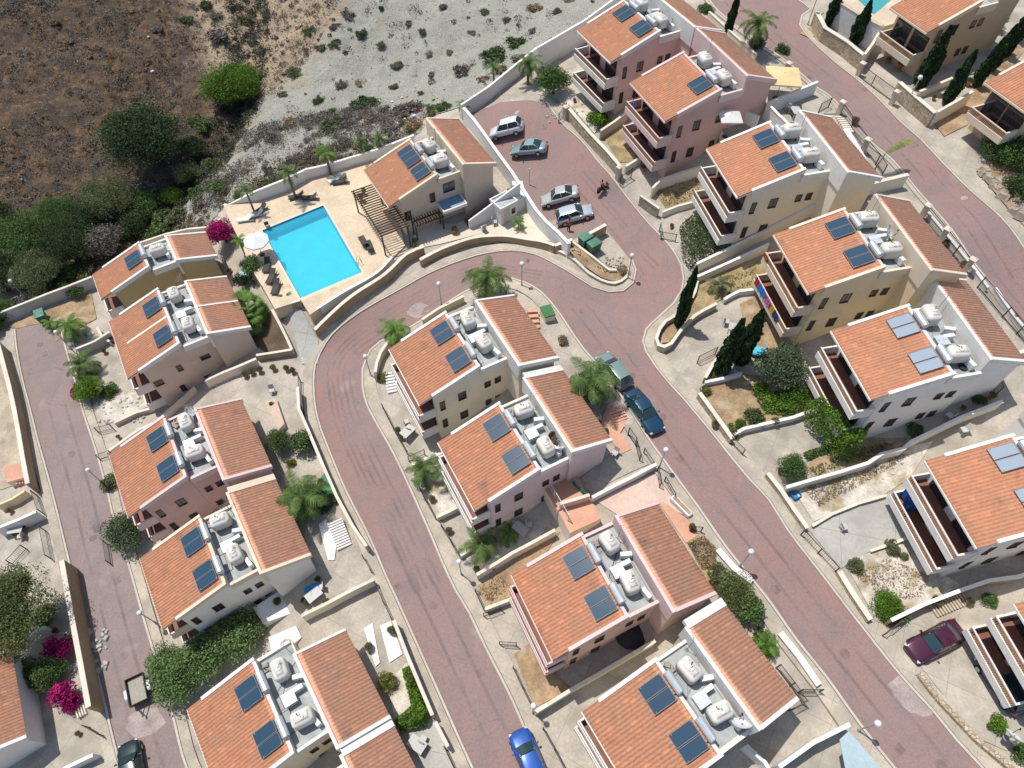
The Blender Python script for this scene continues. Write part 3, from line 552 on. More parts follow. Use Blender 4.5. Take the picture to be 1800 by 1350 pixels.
H['F1'] = house('F1', 'grey walled house in the lower left corner beside the magenta bougainvillea', 'white', None, -.2, 7.4)
H['T1'] = house('T1', 'villa with a garage at the top right beside the second pool', 'tan', None, .2, 7, eh=6.2, bal=(3.0,), trim=mat('cream trim', (.66,.56,.43), .7, .06))
H['T2'] = house('T2', 'villa at the right edge with a glazed balcony above the flowering shrub', 'tan', None, .2, 7, eh=6.2, bal=(3.0,), trim=mat('cream trim', (.66,.56,.43), .7, .06))
H['P'] = house('P', 'pool clubhouse with pergolas and five solar panels on its roof', 'sand', None, -.7, 8.2, bal=(), trim=mat('cream trim', (.66,.56,.43), .7, .06), wxs=[(1.9,1.7,.8,1.0),(4.9,2.9,.6,1.0),(6.9,3.5,1.5,1.0)], eh=4.2)
# ------------------------------------------------------------------ things that stand on the roofs
PANELM = glass('solar collector glass', (.030,.065,.105), .25); PANELM.node_tree.nodes['Principled BSDF'].inputs['Specular IOR Level'].default_value = .25; PANEL2 = glass('pale solar collector glass', (.25,.31,.37), .25)
ALU = mat('aluminium', (.22,.225,.23), .6, .1, 2, 8, metal=.2); BOIL = mat('boiler jacket', (.47,.50,.52), .4, .1, 2, 6, metal=.35); TANKM = mat('white plastic tank', (.66,.62,.56), .6, .07, 1.2, 6, stain=(.50,.45,.38), stsc=1.5, stlo=.6, sthi=.8)
ACM = mat('appliance enamel', (.66,.67,.67), .5, .06); DARK = mat('dark grille', (.03,.03,.032), .6, .1); GALV = mat('galvanised sheet', (.60,.63,.66), .4, .12, 1, 6, metal=.3)
SL = math.atan2(1.8, 5.6)
def make_heater(m, np_=2):
    r = empty('solar_water_heater', (0,0,0)); c, s = math.cos(SL), math.sin(SL)
    for k in range(np_):
        yy = (k-(np_-1)/2)*.96
        f = MB(); M = lambda x, y, z: (x*c-z*s, y, x*s+z*c)
        def bx(mb, x0, x1, y0, y1, z0, z1):
            n = len(mb.v); mb.box(x0, x1, y0, y1, z0, z1); mb.v[n:] = [M(*v) for v in mb.v[n:]]
        bx(f, -1.8, -.05, yy-.45, yy-.42, .17, .28); bx(f, -1.8, -.05, yy+.42, yy+.45, .17, .28); bx(f, -1.8, -1.77, yy-.42, yy+.42, .17, .28); bx(f, -.08, -.05, yy-.42, yy+.42, .17, .28)
        fo = f.build('collector', ALU, r); g = MB(); bx(g, -1.77, -.08, yy-.42, yy+.42, .17, .255); g.build('collector_glass', m, fo)
    st = MB()
    for yy in (-np_*.42, np_*.42):
        for x in (-1.7, -.2): st.box(x*c-.03, x*c+.03, yy-.03, yy+.03, x*s-.05, x*s+.28)
    st.box(-1.75, 0, -np_*.42-.02, -np_*.42+.02, -.55, -.5); st.v[-8:] = [(x*c, y, x*s+.06+(.05 if z > -.52 else 0)) for x, y, z in st.v[-8:]]; st.box(-1.75, 0, np_*.42-.02, np_*.42+.02, -.55, -.5); st.v[-8:] = [(x*c, y, x*s+.06+(.05 if z > -.52 else 0)) for x, y, z in st.v[-8:]]; st.box(-.25*c, -.15*c, -np_*.42, np_*.42, -.2*s+.06, -.2*s+.11)
    st.build('stand', ALU, r)
    b = MB(); b.tube([(.28,-.78,.42),(.28,-.72,.42),(.28,.72,.42),(.28,.78,.42)], .29, 12); b.v = [((x-.28)*(.6 if abs(y) > .75 else 1)+.28, y, (z-.42)*(.6 if abs(y) > .75 else 1)+.42) for x, y, z in b.v]
    bo = b.build('boiler', BOIL, r, smooth=False); q = MB(); q.box(.22, .34, -.5, -.44, -.25, .2); q.box(.22, .34, .44, .5, -.25, .2); q.tube([(.05,-.6,.25),(-.1,-.6,.15),(-.15,-.5,.1)], .025, 5); q.build('bracket', DARK, bo)
    return r
def make_tank():
    r = empty('water_tank', (0,0,0)); st = MB()
    for x in (-.38, .38):
        for y in (-.5, .5): st.box(x-.05, x+.05, y-.05, y+.05, 0, .42)
    st.box(-.45, .45, -.6, -.5, .36, .42); st.box(-.45, .45, .5, .6, .36, .42); st.box(-.43, -.33, -.6, .6, .36, .42); st.box(.33, .43, -.6, .6, .36, .42); st.build('stand', DARK, r)
    b = MB(); b.rbox((0,0,.92), 1.12, 1.6, 1.0, .34, 0, 5, dome=.03); bo = b.build('tank_body', TANKM, r, smooth=True)
    l = MB(); l.lathe([(.23,1.43),(.23,1.50),(.19,1.53)], 14); lo = l.build('lid', TANKM, bo); MB().box(-.03, .17, -.02, .02, 1.53, 1.56).tube([(.1,.1,1.53),(.2,.2,1.6),(.35,.2,1.46)], .025, 5).build('valve', DARK, lo)
    return r
def make_ac():
    r = empty('air_conditioner', (0,0,0)); MB().rbox((0,0,.38), .34, .85, .62, .03).build('casing', ACM, r)
    MB().lathe([(.25,0),(.25,.02),(.05,.03)], 16).build('fan_grille', DARK, r); g = r.children[0] if False else [o for o in r.children if o.name.startswith('fan')][0]; g.rotation_euler = (0, R(90), 0); g.location = (.165, .12, .38)
    MB().box(-.17, .17, -.4, -.34, 0, .07).box(-.17, .17, .34, .4, 0, .07).build('foot', DARK, r); return r
def make_cover():
    r = empty('tank_cover', (0,0,0)); b = MB(); b.rbox((0,0,.62), .95, .95, .1, .04); bo = b.build('sheet_lid', GALV, r); MB().box(-.42, .42, -.42, .42, 0, .565).build('cistern', ACM, r)
    MB().box(-.45, .45, -.02, .02, .665, .69).build('seam', GALV, bo); return r
def make_dish(m):
    r = empty('satellite_dish', (0,0,0)); P = []; F = []; n = 16
    b = MB(); b.lathe([(.02,-.12),(.2,-.10),(.38,-.03),(.5,.05),(.52,.055),(.50,.035),(.36,-.05),(.2,-.125),(.02,-.145)], n); d_ = b.build('reflector', m, r, smooth=True); d_.location = (0,0,.85); d_.rotation_euler = (R(52), 0, R(25))
    MB().tube([(0,-.45,-.05),(0,-.2,.38),(0,0,.52)], .018, 5).obox((0,0,.52), .07, .07, .14).build('feed_arm', DARK, d_)
    MB().tube([(0,0,0),(0,0,.75)], .035, 6).tube([(0,0,.7),(0,-.02,.9)], .03, 6).lathe([(.2,0),(.2,.03)], 8).build('mast', ALU, r); return r
PROT = dict(heat=make_heater(PANELM), heat2=make_heater(PANEL2), heat3=make_heater(PANELM, 3), tank=make_tank(), ac=make_ac(), cover=make_cover(), dish=make_dish(mat('dish grey', (.55,.57,.58), .5, .06)), dishd=make_dish(mat('dish rust', (.13,.075,.05), .6, .2)))
def put(k, n, x, y, z, rz=0, label='', cat='', group=None, s=1): return inst(PROT[k], HL(n, x, y, z), HP[n]['rz']+rz, s, label, cat, group)
def make_antenna():
    r = empty('tv_antenna', (0,0,0)); MB().tube([(0,0,0),(0,0,2.3)], .022, 5).lathe([(.16,0),(.16,.04)], 8).build('mast', ALU, r); b = MB(); b.tube([(-.5,0,2.2),(.6,0,2.2)], .014, 4)
    for i in range(7): x = -.45+i*.17; w = .38-.03*i; b.tube([(x,-w,2.2),(x,w,2.2)], .009, 4)
    b.build('dipole_array', ALU, r); return r
def make_crate():
    r = empty('junk_pile', (0,0,0)); MB().obox((0,0,.12), .7, .5, .24, .3).obox((.2,.1,.3), .4, .3, .2, .9).obox((-.1,.3,.1), .9, .12, .1, 1.2).build('scrap', mat('grey scrap', (.30,.27,.23), .8, .3, 3, 9), r); return r
PROT['ant'] = make_antenna(); PROT['junk'] = make_crate()
def roofkit(n, ys, kind='heat', skip=(), tanks=True, z=EH):
    L = HP[n]['L']; zr = z+1.8*5.5/5.6+.02
    for i, f in enumerate(ys):
        w = ('the only' if len(ys) == 1 else ('the nearer' if i == 0 else 'the farther')); y = f*L
        k = 'two panel' if kind != 'heat3' or i == 0 else 'three panel'
        if i not in skip: put('heat3' if k == 'three panel' else ('heat' if kind == 'heat3' else kind), n, 5.42, y, zr-.02, 0, f"{w[4:]} {k} solar water heater on the {HD[n]}", 'solar heater', 'solar water heaters on the roofs')
        if tanks: put('tank', n, 7.05+random.uniform(-.15,.15), y+random.uniform(-.2,.5), z+1.01, random.choice((0, .1, -.1, 1.45)), f"{w[4:]} rounded white water tank on the {HD[n]}", 'water tank', 'white water tanks on the roofs')
    if len(ys) > 1:
        put('cover', n, 6.75, (ys[0]+ys[1])/2*L-.15, z+1.01, 0, f"square cistern between the tanks on the {HD[n]}", 'cistern', 'sheet-lidded cisterns on the roofs')
        put('ac', n, 7.5, (ys[0]+ys[1])/2*L+.15, z+1.01, 1.57, f"air conditioner between the tanks on the {HD[n]}", 'air conditioner', 'air conditioners on the roofs')
    if len(ys) > 1: put('ant', n, 8.05, L-.5-random.random(), z+1.01, random.uniform(0, 3), f"thin television antenna on the {HD[n]}", 'antenna', 'television antennas on the roofs'); put('junk', n, 6.3, L-.9, z+1.01, random.uniform(0, 3), f"grey scrap pile on the roof of the {HD[n]}", 'scrap', 'scrap piles on the roofs')
    if len(ys) > 1: put('ac', n, 7.9, ys[1]*L-.9, z+1.01, 1.2, f"air conditioner below the farther tank on the {HD[n]}", 'air conditioner', 'air conditioners on the roofs')
    put('ac', n, 7.75, ys[0]*L-.75, z+1.01, .2, f"air conditioner at the near roof end of the {HD[n]}", 'air conditioner', 'air conditioners on the roofs')
for n in ('M1','M2','M3','M4','R1','R3','R4','L2','L3','L4'): roofkit(n, (.25, .73))
roofkit('L1b', (.24, .76)); roofkit('R5', (.25,.75), 'heat2'); roofkit('R6', (.3,.78), 'heat2'); roofkit('L1a', (.52,)); roofkit('R2', (.26,.74), skip=(1,)); roofkit('P', (.24,.66), 'heat3', z=4.2)
put('dishd', 'M2', 7.9, 2.0, 8.11, 0, 'rusty dark satellite dish on the lilac house roof', 'satellite dish', None, 1.0)
put('dish', 'M2', 8.0, .9, 8.11, 2.4, 'grey satellite dish beside the rusty dark one', 'satellite dish'); put('dish', 'R4', 7.9, 3.4, 8.11, .5, 'large grey satellite dish on the roof of the yellow house', 'satellite dish', None, 1.25)
put('dish', 'M4', 7.9, .7, 8.11, 2.2, 'grey satellite dish on the bottom centre house roof', 'satellite dish', None, 1.2); put('dish', 'L2', 7.8, HP['L2']['L']-.7, 8.11, 1.0, 'grey satellite dish on the pink brown house roof', 'satellite dish')
put('dish', 'R1', 7.6, 1.2, 8.11, 1, 'grey satellite dish on the flat roof of the topmost pink house', 'satellite dish', None, .9)
_d = empty('satellite_dish', (0,0,0)); bpy.data.objects.remove(_d)
tag(inst(PROT['dish'], G((1768,1297), .9), 2.0, 1.1), 'pale satellite dish standing in the garden at the lower right corner', 'satellite dish')
ty = MB(); ty.lathe([(.17,.0),(.30,.0),(.33,.05),(.33,.12),(.30,.17),(.17,.17),(.15,.085),(.17,0)], 18, cap=False); t = ty.build('tyre', DARK); t.location = HL('R5', 7.4, .9, 8.12); tag(t, 'black tyre lying on the flat roof of the white house beside the yellow one', 'tyre')
# ------------------------------------------------------------------ scrub hillside beyond the boundary walls
HILLM, t_, b_ = nodes('dry hillside')
def _hill():
    N = t_.nodes.new; Lk = t_.links.new; geo = N('ShaderNodeNewGeometry'); at_ = N('ShaderNodeAttribute'); at_.attribute_name = 'zone'
    def nz(s, d=6):
        n = N('ShaderNodeTexNoise'); n.inputs['Scale'].default_value = s; n.inputs['Detail'].default_value = d; n.inputs['Roughness'].default_value = .65; Lk(geo.outputs['Position'], n.inputs['Vector']); return n.outputs['Fac']
    def rg(s, a, b): r = N('ShaderNodeMapRange'); r.inputs[1].default_value = a; r.inputs[2].default_value = b; Lk(s, r.inputs[0]); return r.outputs[0]
    def mx(f, a, b, typ='MIX'):
        x = N('ShaderNodeMix'); x.data_type = 'RGBA'; x.blend_type = typ
        for s, val in ((x.inputs[0], f), (x.inputs[6], a), (x.inputs[7], b)):
            if hasattr(val, 'default_value'): Lk(val, s)
            else: s.default_value = val if not isinstance(val, tuple) else (*val, 1)
        return x.outputs[2]
    def add(a, b, k): m_ = N('ShaderNodeMath'); m_.operation = 'MULTIPLY_ADD'; Lk(b, m_.inputs[0]); m_.inputs[1].default_value = k; Lk(a, m_.inputs[2]); return m_.outputs[0]
    sep = N('ShaderNodeSeparateColor'); Lk(at_.outputs['Color'], sep.inputs[0])
    brown = mx(rg(nz(.7), .38, .62), (.060,.046,.036), (.125,.087,.056)); brown = mx(rg(nz(1.3), .52, .72), brown, (.235,.135,.062)); brown = mx(rg(nz(.55), .48, .66), brown, (.060,.055,.050)); brown = mx(rg(nz(2.4), .64, .74), brown, (.30,.25,.19))
    tan = mx(rg(nz(.5), .35, .65), (.31,.24,.165), (.37,.29,.20)); tan = mx(rg(nz(2.2), .55, .7), tan, (.20,.16,.115))
    scree = mx(rg(nz(.4), .35, .65), (.285,.28,.238), (.345,.34,.290)); scree = mx(rg(nz(1.6), .55, .72), scree, (.19,.18,.165)); scree = mx(rg(nz(.25), .55, .75), scree, (.31,.28,.225))
    j = add(sep.outputs[0], nz(.22), 1.3); j2 = add(sep.outputs[1], nz(.3), 1.3)
    c = mx(rg(j, .95, 1.35), brown, tan); c = mx(rg(j2, 1.0, 1.28), c, scree)
    c = mx(1.0, c, mx(rg(nz(7), .3, .7), (.55,.55,.55), (1.35,1.35,1.35)), 'MULTIPLY')
    Lk(c, b_.inputs['Base Color']); b_.inputs['Roughness'].default_value = .95; b_.inputs['Specular IOR Level'].default_value = .1
    bn = N('ShaderNodeBump'); bn.inputs['Strength'].default_value = 1.0; bn.inputs['Distance'].default_value = .22; Lk(nz(1.4, 8), bn.inputs['Height']); Lk(bn.outputs[0], b_.inputs['Normal'])
_hill()
BROWNL = GX([(320,-80),(330,0),(345,60),(365,110),(390,170),(400,215),(385,260),(330,330),(240,400)])
SCREEL = GX([(640,-80),(600,20),(560,80),(530,130),(470,170),(430,215),(390,290),(330,345)])
GULLY = GX([(430,-60),(440,40),(430,110),(420,160),(400,230),(350,310),(270,390)])
def hb(P, amp=1.0):
    d = np.clip(dist_seg(P, hbx)/5, 0, 1)
    n1 = np.array([noise.fractal(Vector((x*.09, y*.09, 3)), 1, 2, 5) for x, y in P]); n2 = np.array([noise.fractal(Vector((x*.55, y*.55, 9)), 1, 2, 4) for x, y in P])
    g = dist_seg(P, GULLY); return d*(n1*1.3+n2*.28-1.3*np.exp(-(g/2.2)**2))*amp
HG = {}
def hz(P): return TZv(P)+hb(P)-.02
ho = grid('hillside', -112, 62, 28, 170, .65, hz, HILLM, keep=lambda c: inpoly(c, hillpoly)); struct(ho)
_P = np.array([v.co[:2] for v in ho.data.vertices])
browp = BROWNL+[(-140,60),(-140,260),(-75,260)]; screep = SCREEL+[tuple(p) for p in hbx[8:]]+[(150,150),(150,300),(-20,300)]
ib = inpoly(_P, browp); isc = inpoly(_P, screep); db = dist_seg(_P, BROWNL); ds = dist_seg(_P, SCREEL)
za = .5+np.where(ib, -1, 1)*np.clip(db/11, 0, .9); zs_ = .5+np.where(isc, 1, -1)*np.clip(ds/11, 0, .9)
ca = ho.data.color_attributes.new('zone', 'FLOAT_COLOR', 'POINT'); ca.data.foreach_set('color', np.stack([za, zs_, 0*za, 1+0*za], 1).astype(np.float32).ravel())
def HG_(px):                                          # pixel -> point on the hillside
    p = G(px); return Vector((p.x, p.y, float(hz(np.array([[p.x, p.y]]))[0])))
def leafquads(C, S, up=.5, asp=1.0):
    """random leaf faces: centres C (n,3), half sizes S (n,)"""
    n = len(C); nr = rng.normal(size=(n, 3)); nr[:, 2] += up; nr /= np.linalg.norm(nr, axis=1)[:, None]
    t = rng.normal(size=(n, 3)); u = np.cross(nr, t); u /= np.linalg.norm(u, axis=1)[:, None]; w = np.cross(nr, u); S = np.asarray(S)[:, None]
    V = np.stack([C-u*S, C-w*S*asp*.7+u*S*.1, C+u*S*1.1, C+w*S*asp*.7], 1).reshape(-1, 3); F = np.arange(4*n).reshape(n, 4); return V, F
def leaf(name, col, isl=.35, trans=.25, var=.2): return mat(name, col, .75, var*1.7, 1.0, 3.0, isl=isl, trans=trans, spec=.15)
def scrub(name, n, poly, m, rad, hgt, k, ls, dens=None, label=None):
    xs = [p[0] for p in poly]; ys = [p[1] for p in poly]; P = np.stack([rng.uniform(min(xs), max(xs), n*4), rng.uniform(min(ys), max(ys), n*4)], 1)
    P = P[inpoly(P, poly) & inpoly(P, hillpoly)]
    if dens is not None:
        d = np.array([noise.fractal(Vector((x*dens, y*dens, 5)), 1, 2, 3) for x, y in P]); P = P[d > rng.normal(.05, .25, len(P))]
    P = P[:n]; z = hz(P); r = rad*rng.uniform(.45, 1.5, len(P))
    C = np.repeat(np.concatenate([P, z[:, None]], 1), k, 0); rr = np.repeat(r, k); a = rng.uniform(0, 6.283, len(C)); q = rr*np.sqrt(rng.uniform(0, 1, len(C)))
    C[:, 0] += q*np.cos(a); C[:, 1] += q*np.sin(a); C[:, 2] += hgt*rr/rad*rng.uniform(0, 1, len(C))*(1-.6*(q/rr)**2)
    V, F = leafquads(C, ls*rng.uniform(.6, 1.4, len(C)), .6); return stuff(npmesh(name, V, F, m), label, 'scrub')
allh = [tuple(p) for p in hbx]+[(70,140),(0,160),(-110,160),(-110,50)]
scrub('dry_scrub', 9000, browp, leaf('dry scrub', (.150,.135,.115), .6), .72, .5, 24, .105, .11, 'grey brown dry scrub covering the brown slope')
scrub('pale_tufts', 2200, browp, leaf('pale dead grass', (.36,.30,.22), .4), .38, .3, 12, .07, .2, 'pale dead tufts scattered over the brown slope')
scrub('dark_scrub', 2600, browp, leaf('dark dry scrub', (.062,.055,.045), .5), .6, .45, 22, .09, .13, 'dark dry scrub patches on the brown slope')
scrub('dry_grass', 4200, browp, leaf('dry straw', (.27,.150,.070), .4), .5, .22, 14, .085, .10, 'tufts of straw coloured dry grass on the brown slope')
scrub('dark_tufts', 4200, screep+[], leaf('dark specks', (.095,.085,.075), .4), .14, .16, 9, .05, None, 'small dark tufts peppering the pale scree')
scrub('dry_scrub', 2600, screep, leaf('grey twiggy scrub', (.155,.135,.125), .45), .38, .4, 22, .08, .10, 'grey twiggy dry bushes dotted over the pale scree')
scrub('dry_scrub', 420, screep, MATS['grey twiggy scrub'], .95, .8, 120, .085, .07, 'larger grey twiggy bushes on the pale scree')
scrub('low_scrub', 600, allh, leaf('olive scrub', (.115,.12,.06), .4), .6, .6, 40, .09, .08, 'small olive green bushes spread over the hillside')
gb_ = offset(GULLY, 3.2)+offset(GULLY, -3.2)[::-1]; scrub('gully_scrub', 420, gb_, leaf('gully scrub', (.075,.085,.055), .4), .8, .9, 60, .10, None, 'dark scrub lining the bottom of the gully')
wb_ = [tuple(p) for p in hbx[6:17]]+[tuple(p) for p in offset(hbx[6:17], 3.2)][::-1]; scrub('wall_weeds', 420, wb_, leaf('brown weeds', (.16,.125,.075), .4), .6, .7, 44, .09, None, 'brown weeds along the outside of the boundary wall')
tanp = BROWNL+SCREEL[::-1]; scrub('dark_tufts', 2600, tanp, MATS['dark specks'], .16, .16, 9, .05, None, 'small dark tufts on the sandy strip'); scrub('dry_scrub', 520, tanp, MATS['grey twiggy scrub'], .5, .5, 40, .085, .12, 'grey dry bushes on the sandy strip')
lowp = GX([(385,300),(420,250),(470,215),(560,200),(640,195),(720,190),(700,230),(560,280),(440,330),(400,350),(340,380)]); scrub('dry_scrub', 560, lowp, leaf('pale grey brush', (.215,.19,.165), .45), .75, .7, 55, .085, .12, 'dense grey brush at the foot of the scree')
# stones on the scree
def stones(name, n, poly, s0, m, label):
    xs = [p[0] for p in poly]; ys = [p[1] for p in poly]; P = np.stack([rng.uniform(min(xs), max(xs), n*4), rng.uniform(min(ys), max(ys), n*4)], 1); P = P[inpoly(P, poly) & inpoly(P, hillpoly)][:n]; z = hz(P)
    base = np.array([(1,0,0),(0,1,0),(-1,0,0),(0,-1,0),(0,0,.8),(0,0,-.5)]); V = []; F = []; f0 = np.array([(0,1,4),(1,2,4),(2,3,4),(3,0,4),(1,0,5),(2,1,5),(3,2,5),(0,3,5)])
    for i in range(len(P)): s = s0*rng.uniform(.4, 1.6); V.append(base*s*rng.uniform(.6, 1.3, (6, 3))+(P[i][0], P[i][1], z[i]+s*.15)); F.append(f0+6*i)
    return stuff(npmesh(name, np.concatenate(V), np.concatenate(F), m), label, 'stones')
stones('loose_stones', 2600, screep, .13, mat('pale stone', (.40,.39,.35), .9, .25, 1, 6), 'pale loose stones strewn over the scree')
stones('loose_stones', 900, browp, .13, mat('tan stone', (.33,.28,.22), .9, .3, 1, 6), 'tan stones lying on the brown slope')
# ------------------------------------------------------------------ garden and boundary walls, fences, gates, lamps
WW = mat('white painted wall', (.70,.69,.67), .85, .07, .4, 4, stain=(.55,.53,.50), stsc=.6, stlo=.58, sthi=.8); CW = wallmat('cream'); BW = mat('beige wall', (.50,.42,.32), .9, .1, .5, 4); GW = mat('grey wall', (.46,.45,.43), .9, .1, .5, 4)
BRW = mat('brown rendered wall', (.36,.27,.17), .9, .15, .5, 5); COPE = mat('pale wall coping', (.64,.58,.48), .85, .1, .6, 5); WCOPE = mat('white wall coping', (.74,.72,.69), .8, .06, .6, 5)
STONE, t_, b_ = nodes('rubble stone')
def _st():
    N = t_.nodes.new; Lk = t_.links.new; geo = N('ShaderNodeNewGeometry'); v = N('ShaderNodeTexVoronoi'); v.inputs['Scale'].default_value = 3.6; Lk(geo.outputs['Position'], v.inputs['Vector'])
    e = N('ShaderNodeTexVoronoi'); e.feature = 'DISTANCE_TO_EDGE'; e.inputs['Scale'].default_value = 3.6; Lk(geo.outputs['Position'], e.inputs['Vector'])
    sc_ = N('ShaderNodeSeparateColor'); Lk(v.outputs['Color'], sc_.inputs[0]); r = N('ShaderNodeValToRGB'); r.color_ramp.elements[0].color = (.33,.25,.16,1); r.color_ramp.elements[1].color = (.56,.46,.33,1); Lk(sc_.outputs[0], r.inputs[0])
    mr = N('ShaderNodeMapRange'); mr.inputs[1].default_value = .02; mr.inputs[2].default_value = .07; Lk(e.outputs['Distance'], mr.inputs[0]); x = N('ShaderNodeMix'); x.data_type = 'RGBA'; Lk(mr.outputs[0], x.inputs[0]); x.inputs[6].default_value = (.40,.34,.26,1); Lk(r.outputs[0], x.inputs[7])
    Lk(x.outputs[2], b_.inputs['Base Color']); b_.inputs['Roughness'].default_value = .95; bn = N('ShaderNodeBump'); bn.inputs['Distance'].default_value = .06; Lk(mr.outputs[0], bn.inputs['Height']); Lk(bn.outputs[0], b_.inputs['Normal'])
_st()
def wall(px, h, m, label, t=.2, cope=COPE, name='garden_wall', sm=False, deep=2.2, level=None):
    """a wall whose top edge was read off the photograph; follows the ground, with its own coping"""
    pts = [G(p, h) for p in px]; P2 = [(p.x, p.y) for p in pts]
    if sm: P2 = smooth(P2, .7)
    else:
        Q = []
        for a, b in zip(P2[:-1], P2[1:]):
            k = max(1, int(math.hypot(b[0]-a[0], b[1]-a[1])/2.5)); Q += [(a[0]+(b[0]-a[0])*i/k, a[1]+(b[1]-a[1])*i/k) for i in range(k)]
        P2 = Q+[P2[-1]]
    zt = TZv(P2)+h if level is None else np.full(len(P2), level)
    def strip(d, z0, z1, nm, mm, par=None):
        def off(dd):
            out = []
            for i in range(len(P2)):
                a = np.array(P2[max(i-1, 0)]); b = np.array(P2[i]); c = np.array(P2[min(i+1, len(P2)-1)])
                def nrm(u): u = u/max(np.linalg.norm(u), 1e-6); return np.array([-u[1], u[0]])
                n1 = nrm(b-a) if i else nrm(c-b); n2 = nrm(c-b) if i < len(P2)-1 else n1; nn = n1+n2; nn = nn/max(np.linalg.norm(nn), .4); out.append(b+nn*dd*min(1.5, 1/max(.5, float(nn @ n1))))
            return out
        A, B = off(d), off(-d); V = []; F = []; n = len(P2)
        for i in range(n): V += [(*A[i], zt[i]+z0), (*A[i], zt[i]+z1), (*B[i], zt[i]+z1), (*B[i], zt[i]+z0)]
        for i in range(n-1):
            k = 4*i; F += [(k, k+1, k+5, k+4), (k+1, k+2, k+6, k+5), (k+2, k+3, k+7, k+6)]
        F += [(0, 3, 2, 1), (4*n-4, 4*n-3, 4*n-2, 4*n-1)]; return MB().add(V, F).build(nm, mm, par)
    w = strip(t/2, -h-deep, -.07, name, m); tag(w, label, 'wall', None)
    if cope: strip(t/2+.035, -.07, 0, 'coping', cope, w)
    return w
wall([(393,359),(400,360),(450,335),(495,317),(538,297),(571,290),(620,275),(664,262),(727,237)], 1.4, WW, 'long white boundary wall between the pool deck and the scrub hill', cope=WCOPE, name='boundary_wall')
wall([(-30,556),(0,549),(20,541),(83,516),(116,503.7),(161,486)], 1.7, GW, 'grey boundary wall at the far left behind the green bin', name='boundary_wall')
wall([(240,428),(290,411),(330,402),(362,399),(388,384)], 1.6, CW, 'cream boundary wall behind the olive house and the bougainvillea', name='boundary_wall')
wall([(945,83),(985,60),(1028,35),(1076,0),(1110,-30)], 3.0, WW, 'tall white wall rising beside the topmost pink house', cope=WCOPE, name='boundary_wall', deep=3)
wall([(810,184),(860,151),(900,118),(944,83)], 1.9, WW, 'white wall closing the top of the parking area', cope=WCOPE, name='boundary_wall')
wall([(815,189),(853,237),(900,302),(925,341),(1001,428)], 1.9, WW, 'white wall between the parked cars and the clubhouse yard', t=.3, cope=WCOPE, deep=3.5)
wall([(543,551.5),(570,534),(601,514),(651.5,486),(672,470),(689,451)], 1.0, WW, 'low white wall along the lower edge of the pool deck', cope=WCOPE, sm=True)
wall([(553,579),(581,551.5),(626,514),(676.6,481),(714,446),(744.6,433)], 1.1, BRW, 'brown retaining wall curving between the pool and the road', t=.3, sm=True)
wall([(738,456),(777,436),(828,418),(862,414),(900,415),(950,423),(975,431)], 1.0, BRW, 'brown curved wall on the outside of the road bend', t=.3, sm=True)
wall([(975,431),(1006,420.6)], 1.0, BRW, 'short brown wall where the white wall meets the planted island', t=.3)
wall([(1036,410),(1065,394)], 1.3, BRW, 'short brown wall behind the green dumpsters', t=.3)
wall([(976,438),(1013,458),(1035,479),(1056,491),(1081,497),(1101,486),(1104,470)], .3, BW, 'low kerb wall around the planted island', t=.2, sm=True)
wall([(1006,424),(1041,450),(1071,473.5),(1084,474)], .45, CW, 'low cream wall between the dumpsters and the planted island', t=.18)
wall([(995,184),(1041,237),(1089,290)], 1.3, STONE, 'rubble stone wall in front of the pink houses', t=.3)
wall([(1056,229),(1080,213),(1104,195)], 1.2, BW, 'beige wall between the two pink houses'); wall([(1147,330),(1162,315),(1197,303),(1232,292)], 1.3, CW, 'stepped cream wall below the tall rose house')
wall([(1100,292),(1127,275)], .8, CW, 'short cream wall at the corner of the rose house garden'); wall([(1126,343),(1159,366)], 1.2, STONE, 'rubble stone wall in front of the cream house')
wall([(1165,372),(1190,362),(1227,352)], .7, CW, 'low cream wall beside the drive of the cream house')
wall([(1225,463),(1290,432),(1350,402),(1425,363),(1478,343)], 1.3, CW, 'long cream wall below the cream house, the upper of two running side by side', cope=WCOPE); wall([(1225,486),(1290,457),(1352,428)], 1.0, CW, 'long cream wall above the yellow house garden, the lower of two running side by side', cope=WCOPE)
wall([(1227,488),(1222,512),(1210,535),(1200,552)], .6, BW, 'low wall beside the tall street cypress'); wall([(1187,554),(1170,564),(1160,577),(1154,594),(1158,606),(1168,609),(1180,603),(1195,582),(1222,554),(1260,533)], .8, BW, 'curved low wall looping round the cypress planter', t=.22, cope=COPE, sm=True)
wall([(1273,526),(1300,511),(1328,508)], .6, CW, 'low white edged wall along the drive of the yellow house', cope=WCOPE, sm=True)
wall([(1240,664),(1252,642),(1265,622)], .9, BRW, 'brown wall at the foot of the twin cypresses'); wall([(1240,671),(1270,665),(1304,655)], .6, WW, 'low white wall in front of the twin cypresses', cope=WCOPE)
wall([(1230,690),(1252.6,721),(1288,771)], .9, STONE, 'rubble stone wall along the garden of the white house', t=.3); wall([(1290,763),(1308,753),(1355,742),(1395,733),(1436,718)], .7, CW, 'low cream wall on the drive of the white house', cope=WCOPE)
wall([(1350,831),(1375,863),(1395,893),(1420,928)], .7, STONE, 'rubble stone wall beside the round clipped bush', t=.3)
wall([(1383,856),(1430,842),(1480,828),(1526,813.5),(1549,798),(1589,788),(1602,776),(1645,755),(1690,733),(1763,705)], 1.1, CW, 'long cream wall between the two white houses on the right', cope=WCOPE)
wall([(1428,924),(1463,903),(1510,884),(1559,870)], .35, CW, 'low kerb wall along the grey drive on the right', t=.15); wall([(1530,968),(1570,955),(1608,940)], .3, CW, 'low kerb wall on the lower side of the grey drive', t=.15)
